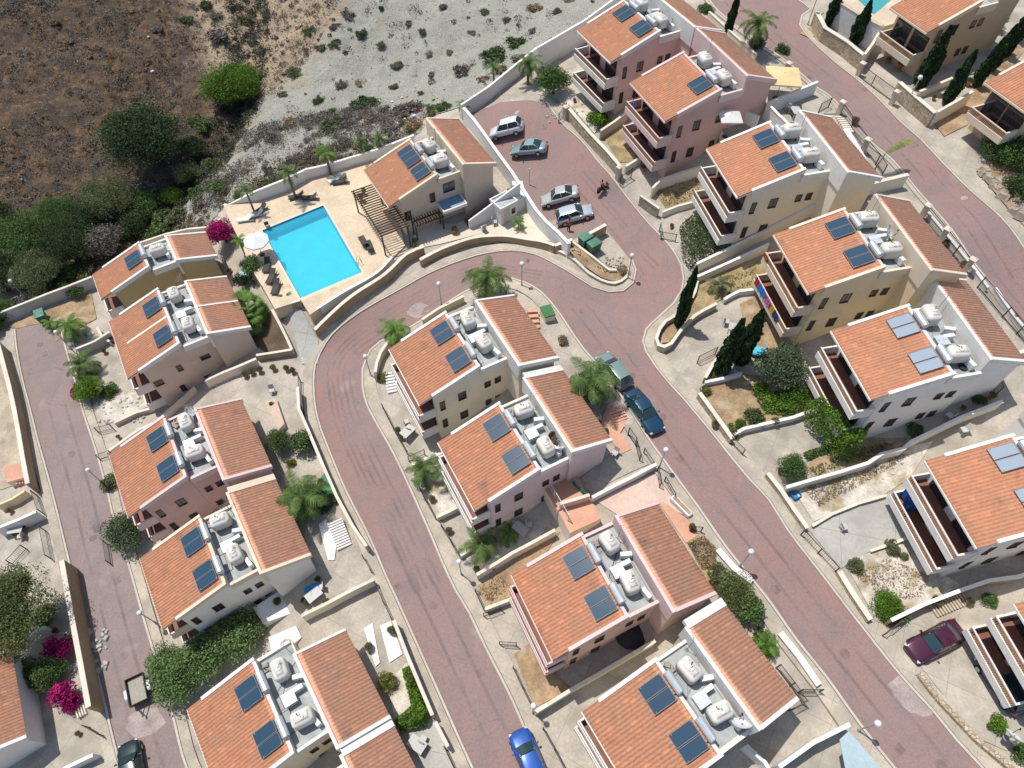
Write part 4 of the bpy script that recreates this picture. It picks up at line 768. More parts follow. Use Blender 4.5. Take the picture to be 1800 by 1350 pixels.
wall([(1476,1004),(1500,1043),(1531,1089)], .7, STONE, 'rubble stone wall in front of the white rubble garden', t=.35); wall([(1567,1090),(1625,1062),(1690,1037),(1740,1020),(1793,1013),(1850,990)], 1.1, BRW, 'brown wall with white coping above the purple car', cope=WCOPE)
wall([(1617,1183),(1652,1228),(1690,1268),(1723,1302),(1778,1347),(1830,1400)], .5, STONE, 'rubble stone kerb wall in front of the corner house', t=.4, cope=None)
wall([(659,660),(662,638),(669,619),(682,600),(697,587)], 1.0, BW, 'curved beige wall at the inside of the road bend', sm=True); wall([(742,561),(772,541),(815,520)], .9, BW, 'beige wall behind the bend house, beside a palm')
wall([(724,816),(750,806),(776,796)], .8, WW, 'white wall between the two drives left of the lilac house', cope=WCOPE); wall([(767,909),(790,898),(813,886)], .8, CW, 'short wall on the lower side of the white gravel garden')
wall([(838,1010),(870,991),(900,972),(940,951),(976,931)], 1.2, CW, 'cream wall between the lilac house and the pink house'); wall([(808,977),(838,957)], .6, CW, 'short cream wall beside a small palm')
wall([(853,1070),(900,1052),(930,1035)], .8, CW, 'low cream wall beside the drive of the pink house'); wall([(940,1252),(1006,1211),(1050,1186),(1101,1156),(1152,1126)], 1.2, CW, 'long cream wall between the pink house and the bottom centre house')
wall([(1041,874),(1075,856),(1115,836),(1154,815)], .9, WW, 'white wall with pink side between the concrete and the pink drive', cope=WCOPE); wall([(983,897),(1010,884),(1036,871)], 1.6, wallmat('pink'), 'pink wall between the two terracotta terraces', level=.1)
wall([(1372,1112),(1405,1153),(1440,1204)], .5, WW, 'low white kerb wall along the pavement at the lower centre', t=.4, cope=WCOPE); wall([(1262,965),(1290,997),(1322,1022)], .5, WW, 'white wall along the dry grass garden', t=.4, cope=WCOPE)
wall([(1370,1348),(1430,1305),(1494,1273)], 1.7, WW, 'white wall at the bottom beside the blue awning', cope=WCOPE); wall([(1312,1310),(1345,1340),(1380,1400)], 1.4, WW, 'white wall below the bottom centre house', cope=WCOPE)
wall([(523,680),(525,718),(540,752),(565,812),(591,871),(620,925),(644,960)], 1.5, BW, 'long beige wall casting a dark shadow on the pavement', t=.2); wall([(692,1090),(715,1150),(738,1205),(760,1257)], 1.5, BW, 'beige wall along the pavement behind the hedge')
wall([(765,1269),(787,1312)], 1.3, CW, 'short cream wall near the bottom of the middle street'); wall([(530,1082),(575,1060),(620,1036),(657,1018)], 1.3, CW, 'cream wall on the lower side of the cluttered yard')
wall([(450,624),(483,619),(513,614)], .9, BRW, 'brown wall closing the dark garden by the fan palm'); wall([(478,544),(490,566),(503,592),(513,614)], .9, CW, 'cream wall between the dark garden and the grey yard'); wall([(483,541),(528,527)], 1.0, BRW, 'brown wall at the lower end of the pool deck')
wall([(360,669),(390,655),(420,643),(450,630)], 1.2, CW, 'cream wall on the lower side of the beige twin house'); wall([(342,680),(320,700),(305,713),(272,742),(247,753),(215,775),(186,796)], .8, CW, 'wavy cream wall stepping down to the left street', sm=True)
wall([(200,743),(240,724),(270,716)], .6, BW, 'low wall beside the rubble above the pink brown house'); wall([(170,575),(180,592),(192,600)], .7, GW, 'short grey wall by the potted palms'); wall([(133,613),(165,600),(192,583)], 1.2, GW, 'grey wall between two front yards on the left street')
wall([(-5,600),(15,676),(32,760),(48,850)], 2.0, BRW, 'tall brown retaining wall along the left street', t=.35, deep=4); wall([(108,985),(123,1070),(140,1160),(155,1243)], 2.4, BRW, 'tall brown retaining wall under the bougainvillea', t=.35, deep=4)
wall([(-10,930),(30,914),(63,899)], 1.6, WW, 'white wall running in from the left edge', cope=WCOPE); wall([(110,1352),(135,1340),(163,1327)], 1.2, WW, 'white wall at the bottom left corner', cope=WCOPE); wall([(40,1120),(80,1102)], 1.6, WW, 'short white wall beside the bougainvillea', cope=WCOPE)
# top right
wall([(1436,20),(1451,48),(1491,73),(1519,96)], 1.6, STONE, 'rubble stone retaining wall below the second pool', t=.4, deep=3); wall([(1582,143.5),(1612,170),(1645,198)], 1.5, STONE, 'rubble stone wall beneath the leaning cypresses', t=.4, deep=3)
wall([(1470,-12),(1478,3),(1515,26),(1552,45)], 2.6, WW, 'white wall carrying the terrace of the second pool', t=.5, cope=mat('tan slab', (.52,.42,.31), .9, .1), deep=3); wall([(1520,95),(1535,75),(1552,45)], 2.0, CW, 'cream wall beside the garage entrance at the top right')
wall([(1648,196),(1680,178),(1710,160)], 1.6, CW, 'cream wall with rounded steps at the right edge villa'); wall([(1617,160),(1645,149),(1675,136)], .8, CW, 'low cream wall between leaning cypresses'); wall([(1660,98),(1703,82)], 1.0, CW, 'cream wall in the garden of the top right villa')
wall([(1350,180),(1390,163),(1438,143)], 1.5, WW, 'white wall running from the upper road to the rear court', cope=WCOPE); wall([(1350,181),(1370,202),(1388,219)], 1.6, WW, 'white wall of the rear court behind the cream house', cope=WCOPE)
wall([(1487,226),(1510,265),(1536,310)], 1.3, WW, 'white wall facing the upper road behind the cream house', t=.5, cope=WCOPE, deep=4); wall([(1478,340),(1530,322),(1597,306)], 1.4, CW, 'cream wall between the cream and the yellow houses near the upper road', t=.3)
wall([(1632,372),(1667,414),(1710,467),(1738,505)], .5, WW, 'white wall under the lattice fence along the upper road', cope=WCOPE, deep=4); wall([(1750,505),(1780,550),(1830,610)], .5, WW, 'white wall under the lower lattice fence of the upper road', cope=WCOPE, deep=4)
wall([(1690,660),(1730,640),(1790,620),(1850,600)], 1.1, WW, 'white wall at the right edge beside the brown gate', cope=WCOPE); wall([(1247,20),(1285,55),(1330,95)], 1.0, CW, 'low wall along the upper road behind the pink houses')
wall([(1280,205),(1300,190),(1335,205)], 1.4, WW, 'white wall enclosing the terrace with the white umbrella', cope=WCOPE, deep=3)
# fences and gates: posts, rails and bars
def fence(px, h, label, name='fence', bars=.16, post=2.2, m=METAL, cat='fence', pil=None, lift=0, lvl=None):
    P = [G(p, h+lift) if lvl is None else at(p, lvl+h) for p in px]; r = empty(name, P[0]-Vector((0, 0, h))); tag(r, label, cat); o = P[0]-Vector((0, 0, h)); pan = MB()
    Q = []
    for a, b in zip(P[:-1], P[1:]):
        n = max(1, round((b-a).length/post)); Q += [a+(b-a)*i/n for i in range(n)]
    Q.append(P[-1])
    for p in Q:
        MB().box(-.035, .035, -.035, .035, -.4, h+.04).build('post', m, r).location = p-Vector((0, 0, h))-o
    for a, b in zip(Q[:-1], Q[1:]):
        a = a-o; b = b-o
        for dz in (0, -h+.12): pan.tube([a+Vector((0,0,dz)), b+Vector((0,0,dz))], .03, 4)
        n = max(2, int((b-a).length/bars))
        for i in range(1, n): c = a+(b-a)*i/n; pan.tube([c, c+Vector((0,0,-h+.12))], .012, 3)
    pan.build('rail_panel', m, r); return r
def gate(px, h, label, m=METAL): return fence(px, h, label, 'gate', .12, 9, m, 'gate')
RUST = mat('brown painted metal', (.12,.07,.05), .6, .2)
fence([(1415,932),(1445,965),(1476,998)], 1.1, 'dark two rail gate closing the grey drive on the right', 'gate', cat='gate'); fence([(1513,112),(1540,132),(1575,157)], 1.3, 'dark gate in front of the villa garage at the top right', 'gate', cat='gate')
fence([(1481,178),(1503,210),(1526,241)], 1.2, 'dark lattice fence along the upper road behind the cream house', bars=.1); fence([(1526,246),(1548,272),(1560,290)], 1.1, 'dark fence beside the big curved leaf', bars=.1)
fence([(1632,361),(1667,404),(1710,458)], 1.3, 'dark lattice fence between pillars behind the yellow house', bars=.09); fence([(1733,487),(1778,540),(1830,600)], 1.3, 'dark lattice fence behind the white house on the upper road', bars=.09)
fence([(671,710),(690,748),(714,791)], .9, 'thin dark fence along the drive of the bend house'); gate([(717,803),(745,790)], 1.0, 'folding dark gate at the drive of the lilac house'); fence([(730,842),(748,876),(765,907)], .9, 'thin dark fence along the white gravel garden'); fence([(775,920),(792,948),(808,975)], .9, 'thin dark fence beside two small palms')
fence([(835,1035),(850,1068)], .9, 'short dark fence by the street lamp on the middle street'); gate([(850,1078),(880,1066)], 1.0, 'dark gate leaf at the drive above the pink house'); fence([(902,1171),(918,1205),(935,1239)], .9, 'thin dark fence along the sandy garden of the pink house'); gate([(878,1128),(908,1130)], 1.0, 'dark gate leaf beside the sandy garden')
fence([(955,1279),(975,1315),(1000,1362)], .9, 'thin dark fence along the bottom drive next to the blue car'); gate([(1121,775),(1127,800)], 1.0, 'dark gate leaf near the lamp by the dark blue car'); gate([(1134,788),(1150,812)], 1.0, 'slanting dark gate leaf left of the lamp by the dark blue car'); gate([(1158,820),(1163,848)], 1.0, 'dark gate leaf at the top of the pink drive'); gate([(1171,838),(1188,868)], 1.0, 'slanting dark gate leaf above the white planter')
gate([(1107,752),(1120,770)], 1.2, 'dark gate beside the terracotta steps'); gate([(1217,925),(1236,927)], 1.0, 'dark gate leaf on the terracotta terrace'); gate([(1412,1212),(1448,1212)], 1.0, 'grey gate leaf standing across the pavement at the lower centre'); fence([(1373,1168),(1398,1200),(1420,1232),(1396,1245)], 1.1, 'brown lattice railing of the bottom centre terrace', bars=.08, m=RUST)
fence([(659,1024),(672,1055),(686,1084)], 1.0, 'dark fence closing the concrete yard on the middle street', bars=.1); fence([(780,1312),(800,1355)], 1.0, 'dark fence at the bottom of the middle street'); fence([(524,660),(524,690),(530,720)], 1.1, 'dark railing beside the walkway with flower pots'); fence([(636,975),(650,1000)], 1.0, 'dark gate at the striped steps', 'gate', cat='gate')
gate([(165,752),(192,746)], 1.0, 'brown gate at the drive above the pink brown house', RUST); gate([(168,800),(190,792)], 1.0, 'brown gate at the corner of the pink brown house', RUST); gate([(144,1275),(170,1290)], 1.2, 'dark gate lying open at the lower left house'); fence([(53,862),(65,895)], 1.2, 'dark railing at the top of the left street steps'); fence([(68,925),(78,975)], 1.2, 'dark railing beside the left street pavement'); fence([(10,985),(35,958)], 1.1, 'dark railing of the left edge terrace')
gate([(983,200),(996,180)], 1.2, 'dark gate leaf at the topmost pink house'); gate([(1092,310),(1112,296)], 1.2, 'dark gate at the tall rose house'); gate([(1162,392),(1165,408)], 1.1, 'green gate leaf at the cream house drive', mat('green metal', (.05,.12,.08), .5, .1)); fence([(1165,408),(1190,412)], 1.0, 'dark railing beside the big green hedge'); gate([(1230,626),(1262,610)], 1.1, 'brown gate at the foot of the twin cypresses', RUST); gate([(1740,625),(1765,680)], 1.2, 'brown lattice gate at the right edge', RUST); gate([(1560,1112),(1587,1090)], 1.0, 'brown gate leaf above the purple car', RUST)
gate([(1755,780),(1775,765)], 1.0, 'dark gate leaf on the right edge terrace', RUST); fence([(960,835),(975,862),(1000,905)], 1.1, 'white railing down the terraces beside the lilac house', m=WFRAME, lvl=-.8); gate([(1445,182),(1463,172)], 1.1, 'dark open gate at the upper road'); gate([(1382,116),(1392,130)], 1.4, 'dark gate by the yellow shade sail', RUST); gate([(1288,768),(1310,790)], 1.0, 'dark gate leaf on the drive of the white house', RUST); gate([(180,950),(185,985)], 1.0, 'low dark railing beside the olive bush on the left street')
PIL = mat('cream gate pillar', (.58,.49,.37), .9, .1)
for k, (p, lb) in enumerate([((1633,360),'behind the yellow house, farthest of its row'),((1667,402),'in the middle of the lattice fence row'),((1712,455),'at the corner of the white court on the upper road'),((1388,110),'by the yellow shade sail'),((1483,178),'at the start of the lattice fence'),((1527,244),'beside the big curved leaf'),((1089,293),'at the end of the stone wall'),((995,187),'at the top of the stone wall'),((1518,110),'of the villa garage gate'),((1578,160),'at the lower end of the villa gate')]):
    b = G(p, 1.5); r = empty('gate_pillar', b-Vector((0,0,1.5)), .75); MB().box(-.22, .22, -.22, .22, -1.5, 1.4).build('shaft', PIL, r); MB().box(-.28, .28, -.28, .28, 1.4, 1.5).obox((0,0,1.56), .5, .5, .12, top=.3).build('cap', COPE, r); tag(r, 'cream gate pillar '+lb, 'pillar', 'cream gate pillars')
# street lamps
GLOBE = mat('opal lamp globe', (.66,.68,.70), .3, .02); POLE = mat('galvanised pole', (.42,.43,.44), .45, .1, metal=.3)
lamp0 = empty('street_lamp', (0,0,0)); MB().lathe([(.09,0),(.09,.5),(.055,.55),(.05,3.0)], 8).build('pole', POLE, lamp0); g_ = MB(); g_.lathe([(.06,2.98),(.13,3.01),(.20,3.09),(.225,3.20),(.20,3.31),(.13,3.39),(.04,3.42)], 14); g_.build('globe', GLOBE, lamp0, smooth=True); MB().lathe([(.12,2.94),(.12,3.02)], 10).build('collar', DARK, lamp0)
for p, lb in [((1103,489),'on the planted island by the dumpsters'),((1158,823),'below the dark blue car'),((1299,996),'beside the big shrub on the right street'),((1506,1284),'near the bottom of the right street'),((917,503),'behind the bend house near the palm'),((776,536),'at the back wall of the bend house'),((652,660),'at the inside of the bend'),((811,1010),'beside the short fence on the middle street'),((936,1253),'above the bright blue car'),((274,1095),'at the corner of the bottom left houses'),((184,852),'beside the pink brown house'),((126,615),'at the top of the left street'),((47,526),'behind the far left boundary wall'),((1590,188),'in front of the rubble stone wall at the top right'),((1419,45),'at the corner of the second pool')]:
    inst(lamp0, G(p), random.uniform(0, 6), 1, 'white globe street lamp '+lb, 'street lamp', 'white globe street lamps')
pl = empty('sign_pole', G((930,325))); MB().lathe([(.05,0),(.05,2.2)], 8).build('pole', WFRAME, pl); MB().lathe([(.06,2.2),(.06,2.26)], 8).build('cap', WFRAME, pl); tag(pl, 'bare white pole standing beside the white wall in the parking area', 'pole')
# ------------------------------------------------------------------ trees and plants
BARK = mat('bark', (.10,.07,.05), .9, .25, 2, 9); PBARK = mat('palm bark', (.17,.125,.085), .9, .25, 3, 12)
def crown_mesh(name, n, nl, ls, squash, m, seed, up=.55, fill=.25):
    g = np.random.default_rng(seed); c = g.normal(size=(nl, 3)); c /= np.linalg.norm(c, axis=1)[:, None]; c *= g.uniform(.25, .68, nl)[:, None]; c[:, 2] = np.abs(c[:, 2])*.9; rl = g.uniform(.24, .46, nl)
    k = g.integers(0, nl, n); d = g.normal(size=(n, 3)); d /= np.linalg.norm(d, axis=1)[:, None]; rr = np.where(g.uniform(size=n) < fill, g.uniform(.2, .8, n), g.uniform(.78, 1.12, n))
    C = c[k]+d*(rl[k]*rr)[:, None]; C[:, 2] *= squash; C = C[C[:, 2] > -.12]
    V, F = leafquads(C, ls*g.uniform(.6, 1.35, len(C)), up); o = npmesh(name, V, F, m); me = o.data; bpy.data.objects.remove(o); return me
_lf = leaf('leaf green', (.06,.10,.03)); CRM = [crown_mesh('crown', 11000, 30, .031, .75, _lf, s) for s in (1, 2)]; CRS = [crown_mesh('crown', 3200, 16, .06, .8, _lf, s) for s in (3, 4, 5)]; CRD = [crown_mesh('crown', 32000, 46, .0185, .7, _lf, s, fill=.15) for s in (6, 7)]
CRB = [crown_mesh('crown', 1700, 9, .062, .55, _lf, s, up=.3, fill=.7) for s in (11, 12, 13, 14)]
LC = dict(twig=leaf('twiggy grey brush', (.175,.155,.135), .45, trans=.1), dark=leaf('dark green leaf', (.055,.085,.035)), bright=leaf('bright green leaf', (.12,.21,.03)), olive=leaf('olive leaf', (.16,.18,.085)), mid=leaf('green leaf', (.10,.165,.05)), grey=leaf('bare grey twig', (.20,.18,.165), trans=0), yel=leaf('yellow green leaf', (.21,.22,.06)), willow=leaf('willowy leaf', (.15,.235,.085)), oliveg=leaf('olive green leaf', (.145,.17,.06)), mag=leaf('magenta bract', (.40,.02,.15), .5), dry=leaf('dry brown leaf', (.34,.26,.16)), hedge=leaf('hedge leaf', (.12,.22,.03)), ivy=leaf('dark ivy', (.085,.125,.045)), blueg=leaf('blue green leaf', (.105,.145,.08)))
def limb_mesh(seed):
    g = random.Random(seed); mb = MB(); mb.tube([(0,0,-.3),(.02,0,.25),(0,.03,.5)], .07, 7, r1=.05)
    for i in range(6):
        a = i*1.05+g.random(); mb.tube([(0,.02,.35+.03*i),(.2*math.cos(a),.2*math.sin(a),.62),(.42*math.cos(a),.42*math.sin(a),.85+.1*g.random())], .035, 5, r1=.012)
    me = mb.build('trunk', BARK); d_ = me.data; bpy.data.objects.remove(me); return d_
LIMB = [limb_mesh(s) for s in (1, 2)]
def tree(p, r, kind, label, h=None, rag=False, name='tree', cat='tree', group=None, low=False, mesh=None, sq=1.0, on=None):
    """tapered trunk with limbs and a leafy crown; r = crown radius in metres, h = height of the crown centre"""
    b = (HG_(p) if on == 'hill' else G(p)) if not isinstance(p, Vector) else p; h = (6.0 if label.startswith('big olive') else r*.55 if low else r*.95) if h is None else h
    r *= 1.14; k = random.randrange(9); me = CRB[k % 4] if rag else mesh or (CRD[k % 2] if r > 3 else (CRM[k % 2] if r > 1.5 else CRS[k % 3])); t = empty(name, b, random.uniform(0, 6.28)); tag(t, label, cat, group)
    c = bpy.data.objects.new('crown', me); COL.objects.link(c); c.parent = t; c.scale = (r, r*random.uniform(.88, 1.1), r*sq) if not rag else (r*random.uniform(.9, 1.7), r*random.uniform(.8, 1.3), r*random.uniform(.7, 1.2)); c.location = (0, 0, h-.35*r if low else h*.75); setmat(c, LC[kind])
    tr = bpy.data.objects.new('trunk', LIMB[k % 2]); COL.objects.link(tr); tr.parent = t; tr.scale = (r*1.0, r*1.0, max(.3, h)*1.15); setmat(tr, BARK); return t
def blob(px, hgt, kind, label, n=1400, ls=.09, name='hedge', cat='hedge', base=0, gr=None, lumps=None):
    """hedge or ground cover filling an outline traced on the ground, with real height"""
    poly = GX(px, hgt*.5); xs = [q[0] for q in poly]; ys = [q[1] for q in poly]; P = np.stack([rng.uniform(min(xs), max(xs), n*5), rng.uniform(min(ys), max(ys), n*5)], 1); P = P[inpoly(P, poly)][:n]
    e = dist_seg(P, poly+[poly[0]]); z = TZv(P)+base; k = np.array([noise.noise(Vector((x*1.1, y*1.1, 2))) for x, y in P]); top = hgt*np.clip(.35+e/.5, 0, 1)*(1+.28*k); C = np.stack([P[:, 0], P[:, 1], z+top*np.where(rng.uniform(size=len(P)) < .3, rng.uniform(.1, 1, len(P)), rng.uniform(.8, 1.08, len(P)))], 1)
    V, F = leafquads(C, ls*rng.uniform(.6, 1.4, len(C)), .5); o = npmesh(name, V, F, LC[kind]); tag(o, label, cat, gr); return o
# hill trees (big ones first), then single bushes
for p, r, k, lb in [((414,166),4.3,'bright','round bright green tree at the edge of the pale scree'),((280,295),5.4,'dark','largest dark green tree in the gully'),((205,372),3.4,'olive','olive tree below the largest dark tree'),((120,405),2.8,'mid','green tree in the thicket left of the twin house'),((55,455),4.2,'mid','wide green tree at the left edge of the thicket'),((135,455),3.6,'dark','dark tree in the middle of the thicket'),((15,510),3.2,'dark','dark tree in the left corner above the grey wall'),((85,500),3.0,'olive','olive tree just behind the grey wall'),((195,440),2.6,'twig','bare grey twiggy tree behind the olive house'),((165,400),2.8,'dark','dark bush between the thicket trees'),((335,310),1.8,'olive','small olive bush right of the largest dark tree'),((10,405),2.4,'dark','dark bush at the left edge of the brown slope'),((245,405),2.2,'dark','dark bush above the olive house'),((260,370),2.4,'mid','green bush under the largest dark tree'),((345,275),2.0,'dark','dark bush touching the largest dark tree'),((375,300),1.3,'olive','small olive bush at the foot of the gully'),((300,345),1.6,'bright','bright bush between gully and olive house')]:
    tree(p, r, k, lb, on='hill', group='trees in the gully thicket')
adj = ['small','rounded','ragged','low','dense','spreading']
bl = [(565,95),(520,130),(590,85),(640,190),(700,105),(745,60),(755,95),(590,55),(610,25),(500,170),(515,215),(575,200),(600,155),(630,145),(670,20),(720,40),(815,125),(870,105),(905,80),(890,40),(830,60),(780,25),(480,245),(540,250),(590,225),(650,215),(720,195),(740,165),(560,180),(545,60),(635,60),(670,75),(690,150),(760,130),(790,90),(850,30),(940,20),(980,30),(1000,5),(935,60),(470,300),(430,300),(400,280),(370,330),(440,260),(410,110),(390,75),(440,50),(380,30),(430,20),(360,10),(235,20),(100,40),(40,90),(20,130),(30,15),(330,40),(280,60),(160,100),(120,70)]
for i, p in enumerate(bl):
    big = p in [(815,125),(870,105),(905,80),(590,225),(720,195),(640,190),(390,75),(430,20)]
    tree(p, random.uniform(1.3, 1.9) if big else random.uniform(.6, 1.05), random.choice(['twig','twig','olive','dry','twig','ivy']) if not big else random.choice(['olive','ivy','twig']), 'dry scrub bush standing alone on the hillside scree or slope', on='hill', low=True, rag=True, name='scrub_bush', cat='bush', group='scrub bushes scattered on the hillside')
for i, p in enumerate([(320,250),(350,220),(300,390),(270,415),(225,415),(190,470),(150,480),(115,495),(60,510),(35,535),(5,545),(240,330),(165,355),(110,435),(30,470),(395,330),(350,350),(320,385),(290,360)]):
    tree(p, random.uniform(1.1, 2.0), random.choice(['dark','mid','olive','ivy','grey']), 'undergrowth bush in the thicket between the larger trees', on='hill', low=True, rag=True, name='scrub_bush', cat='bush', group='undergrowth bushes of the thicket')
for i, p in enumerate([(690,255),(650,262),(725,225),(760,195),(780,190),(600,285),(545,300),(480,320),(420,345),(850,140),(880,125),(910,105)]):
    tree(p, random.uniform(.7, 1.3), random.choice(['olive','dry','twig','mid']), 'weedy bush growing just outside the white boundary wall', on='hill', low=True, rag=True, name='scrub_bush', cat='bush', group='weedy bushes along the boundary wall')
# village trees, shrubs, hedges
for p, r, k, lb, low in [((972,165),2.3,'mid','dark leafy tree at the top corner of the parking area',0),((1052,215),1.3,'bright','bright round shrub in front of the topmost pink house',1),((1362,665),2.3,'blueg','grey green tree between the cypresses and the white house',0),((1335,685),.8,'bright','bright shrub below the grey green tree',1),((1370,705),1.1,'bright','bright leafy shrub in the white house garden',1),((1400,690),1.0,'hedge','pale green shrub beside the creeper hedge',1),((1325,738),1.0,'ivy','reddish shrub in the middle of the earth garden',1),((1384,830),1.35,'mid','round clipped bush by the stone wall on the right street',0),((1300,748),.6,'bright','small bright bush behind the street stone wall',1),((1240,690),.6,'yel','small yellow green bush at the top of the earth garden',1),
 ((1775,275),2.9,'mid','big flowering shrub with white blossoms at the right edge',1),((1795,340),2.0,'ivy','dark shrub below the white flowering one',1),((1742,50),1.2,'bright','bright green shrub at the villa by the top right corner',0),((1705,65),.9,'mid','dull shrub in the villa garden',1),((1557,1070),1.4,'bright','bright spreading shrub in the white rubble garden',1),((1565,965),.75,'olive','small grey green shrub on the white rubble beside the drive',1),((1504,997),.7,'olive','small shrub at the lower end of the drive gate',1),((1588,980),.4,'olive','tiny weed on the white rubble',1),((1752,1275),.75,'bright','small bright bush in the corner house yard',1),((1797,1325),.8,'mid','green bush in the lower right corner',1),((1737,1055),.6,'mid','small shrub beside the white steps above the purple car',1),((1553,1082),.5,'yel','yellow bush beside the rubble wall',1),
 ((1290,1050),1.45,'oliveg','large loose shrub at the roof corner of the pink house',0),((1262,1025),1.2,'olive','loose dull shrub beside the dry grass garden',0),((1316,1080),1.2,'mid','green shrub behind the street lamp on the right street',0),((1340,1135),1.0,'bright','small palm like bush beside the white kerb wall',1),((492,785),1.35,'mid','dense dark bush by the pink brown house, the left of a pair',0),((538,785),1.2,'mid','dense bush with white flowers, the right of a pair',0),((512,815),.5,'yel','yellow bush under the pair of dense bushes',1),((560,885),1.4,'ivy','bush with blue flowers beside the green lawn palm',1),((235,945),2.0,'blueg','grey green bush between two houses on the left street',0),((196,850),1.0,'olive','small olive bush beside the pink brown house',1),((210,925),.8,'blueg','small grey bush on the left street pavement',1),
 ((328,1203),2.4,'willow','willowy green tree beside the trailer, lowest of its clump',0),((368,1168),2.3,'willow','willowy green tree in the middle of the clump by the trailer',0),((425,1125),2.3,'willow','willowy green tree nearest the white terrace',0),((306,1168),1.8,'willow','willowy green tree overhanging the left street pavement',0),((80,1098),3.5,'oliveg','big olive tree shading the left street',0),((20,1130),1.6,'dry','dry brownish bush under the big olive tree',1),((112,1145),1.25,'mag','magenta bougainvillea beside the short white wall',0),((122,1222),1.25,'mag','magenta bougainvillea spilling over the retaining wall',0),((100,1185),1.5,'mid','green leafy shrub between the two bougainvilleas',0),((88,1085),1.0,'mid','green shrub above the short white wall',0),((70,1190),1.4,'mid','green shrub beside the lower left roof',0),((133,1240),.8,'mag','small magenta bougainvillea at the foot of the steps',0),
 ((398,425),1.9,'mag','magenta bougainvillea beside the pool deck',0),((163,695),1.6,'bright','bright green shrub at the corner of the left street',0),((140,690),.9,'mag','red flowering shrub at the corner of the left street',1),((195,690),1.0,'mid','green shrub beside the rubble at the twin house',1),((448,480),1.3,'mid','dark shrub between the fan palm and the pool',0),((430,500),1.0,'dark','dark shrub left of the pool parasol',0),((680,1200),.75,'yel','yellow green bush in the small gravel garden',0),((675,665),.6,'yel','yellow green bush at the bend house steps',1),((990,600),.6,'dry','dry ornamental grass behind the bend house',1),((240,560),.6,'mid','small bush by the twin house',1),((1300,360),.4,'olive','tuft at the cream house wall',1),((1375,90),.8,'ivy','shrub at the gate by the yellow sail',1),((1240,20),.9,'mid','shrub at the top beside the upper road',1),((1330,80),1.0,'ivy','creeper shrub beside the upper palm',1),((1255,660),.4,'yel','little yellow bush by the low white wall',1),
 ((15,560),1.6,'mid','green shrub at the left end of the grey wall',0),((75,525),1.2,'olive','olive shrub leaning over the grey wall',0),((0,580),1.4,'dark','dark shrub in the corner of the turning area',0),((140,520),1.0,'mid','shrub overhanging the grey wall near the olive house',0),((1095,478),.7,'dry','dry thorny shrub on the tip of the planted island',1),((1720,705),.6,'ivy','shrub beside the right edge terrace',1),((1605,760),.8,'mid','bush in the shade of the white house',1)]:
    if r: tree(p, r, k, lb, low=bool(low), name='bougainvillea' if k == 'mag' else ('shrub' if r < 2 else 'tree'), cat='bougainvillea' if k == 'mag' else ('shrub' if r < 2 else 'tree'))
blob([(1196,395),(1215,378),(1262,388),(1290,400),(1298,425),(1255,445),(1215,470),(1203,455),(1198,430)], 1.2, 'ivy', 'large dark green ground cover hedge beside the cream house', 5200, .08)
blob([(1416,712),(1434,706),(1466,735),(1492,762),(1522,765),(1506,800),(1470,798),(1450,765),(1424,738)], 3.0, 'hedge', 'bright green creeper hedge climbing the balconies of the white house', 5200, .08)
blob([(1412,795),(1440,785),(1470,775),(1472,790),(1440,800),(1420,808)], .6, 'mid', 'low row of green plants beside the round clipped bush', 900, .08)
blob([(706,1175),(722,1168),(742,1215),(755,1255),(750,1275),(700,1285),(692,1265),(722,1240)], 1.4, 'hedge', 'green hedge lining the small gravel garden', 3600, .08)
blob([(1280,745),(1288,742),(1300,770),(1290,772)], .5, 'bright', 'thin strip of green plants behind the street stone wall', 400, .07); blob([(1325,690),(1420,690),(1430,712),(1390,730),(1345,725)], .5, 'bright', 'leafy vegetable bed in front of the white house', 2000, .09)
blob([(943,1140),(955,1150),(968,1180),(962,1185),(945,1165)], .6, 'mid', 'green strip of plants at the pink house balcony', 500, .07); blob([(1735,240),(1760,215),(1790,240),(1800,260),(1760,262)], .6, 'yel', 'pale shrub top by the villa at the right edge', 200, .05)
blob([(1400,850),(1520,825),(1590,795),(1600,800),(1520,850),(1440,890)], .18, 'dry', 'dry weeds on the white rubble plot', 1500, .065, 'weeds', 'weeds'); blob([(1500,1010),(1560,980),(1640,1010),(1620,1050),(1560,1060)], .15, 'dry', 'dry weeds in the rubble garden above the purple car', 900, .065, 'weeds', 'weeds'); blob([(1210,955),(1236,940),(1262,965),(1255,1000),(1235,1000)], .3, 'dry', 'dry grass in the garden below the terracotta terrace', 2200, .07, 'weeds', 'weeds')
blob([(1152,335),(1226,302),(1236,342),(1175,366)], .15, 'dry', 'dry weeds in the small garden of the cream house', 600, .08, 'weeds', 'weeds'); blob([(1240,495),(1330,470),(1320,500),(1262,525)], .18, 'yel', 'weeds in the garden above the cypress planter', 260, .08, 'weeds', 'weeds'); blob([(1420,822),(1520,785),(1580,775),(1520,808),(1435,835)], .3, 'mid', 'rows of small green plants in the walled vegetable garden', 450, .08, 'weeds', 'weeds')
blob([(835,1035),(880,1010),(900,1030),(860,1062)], .2, 'dry', 'weeds beside the lamp on the middle street', 260, .08, 'weeds', 'weeds'); blob([(985,440),(1020,455),(1060,485),(1090,485),(1040,460),(1005,430)], .2, 'ivy', 'sparse plants on the planted island', 130, .09, 'weeds', 'weeds')
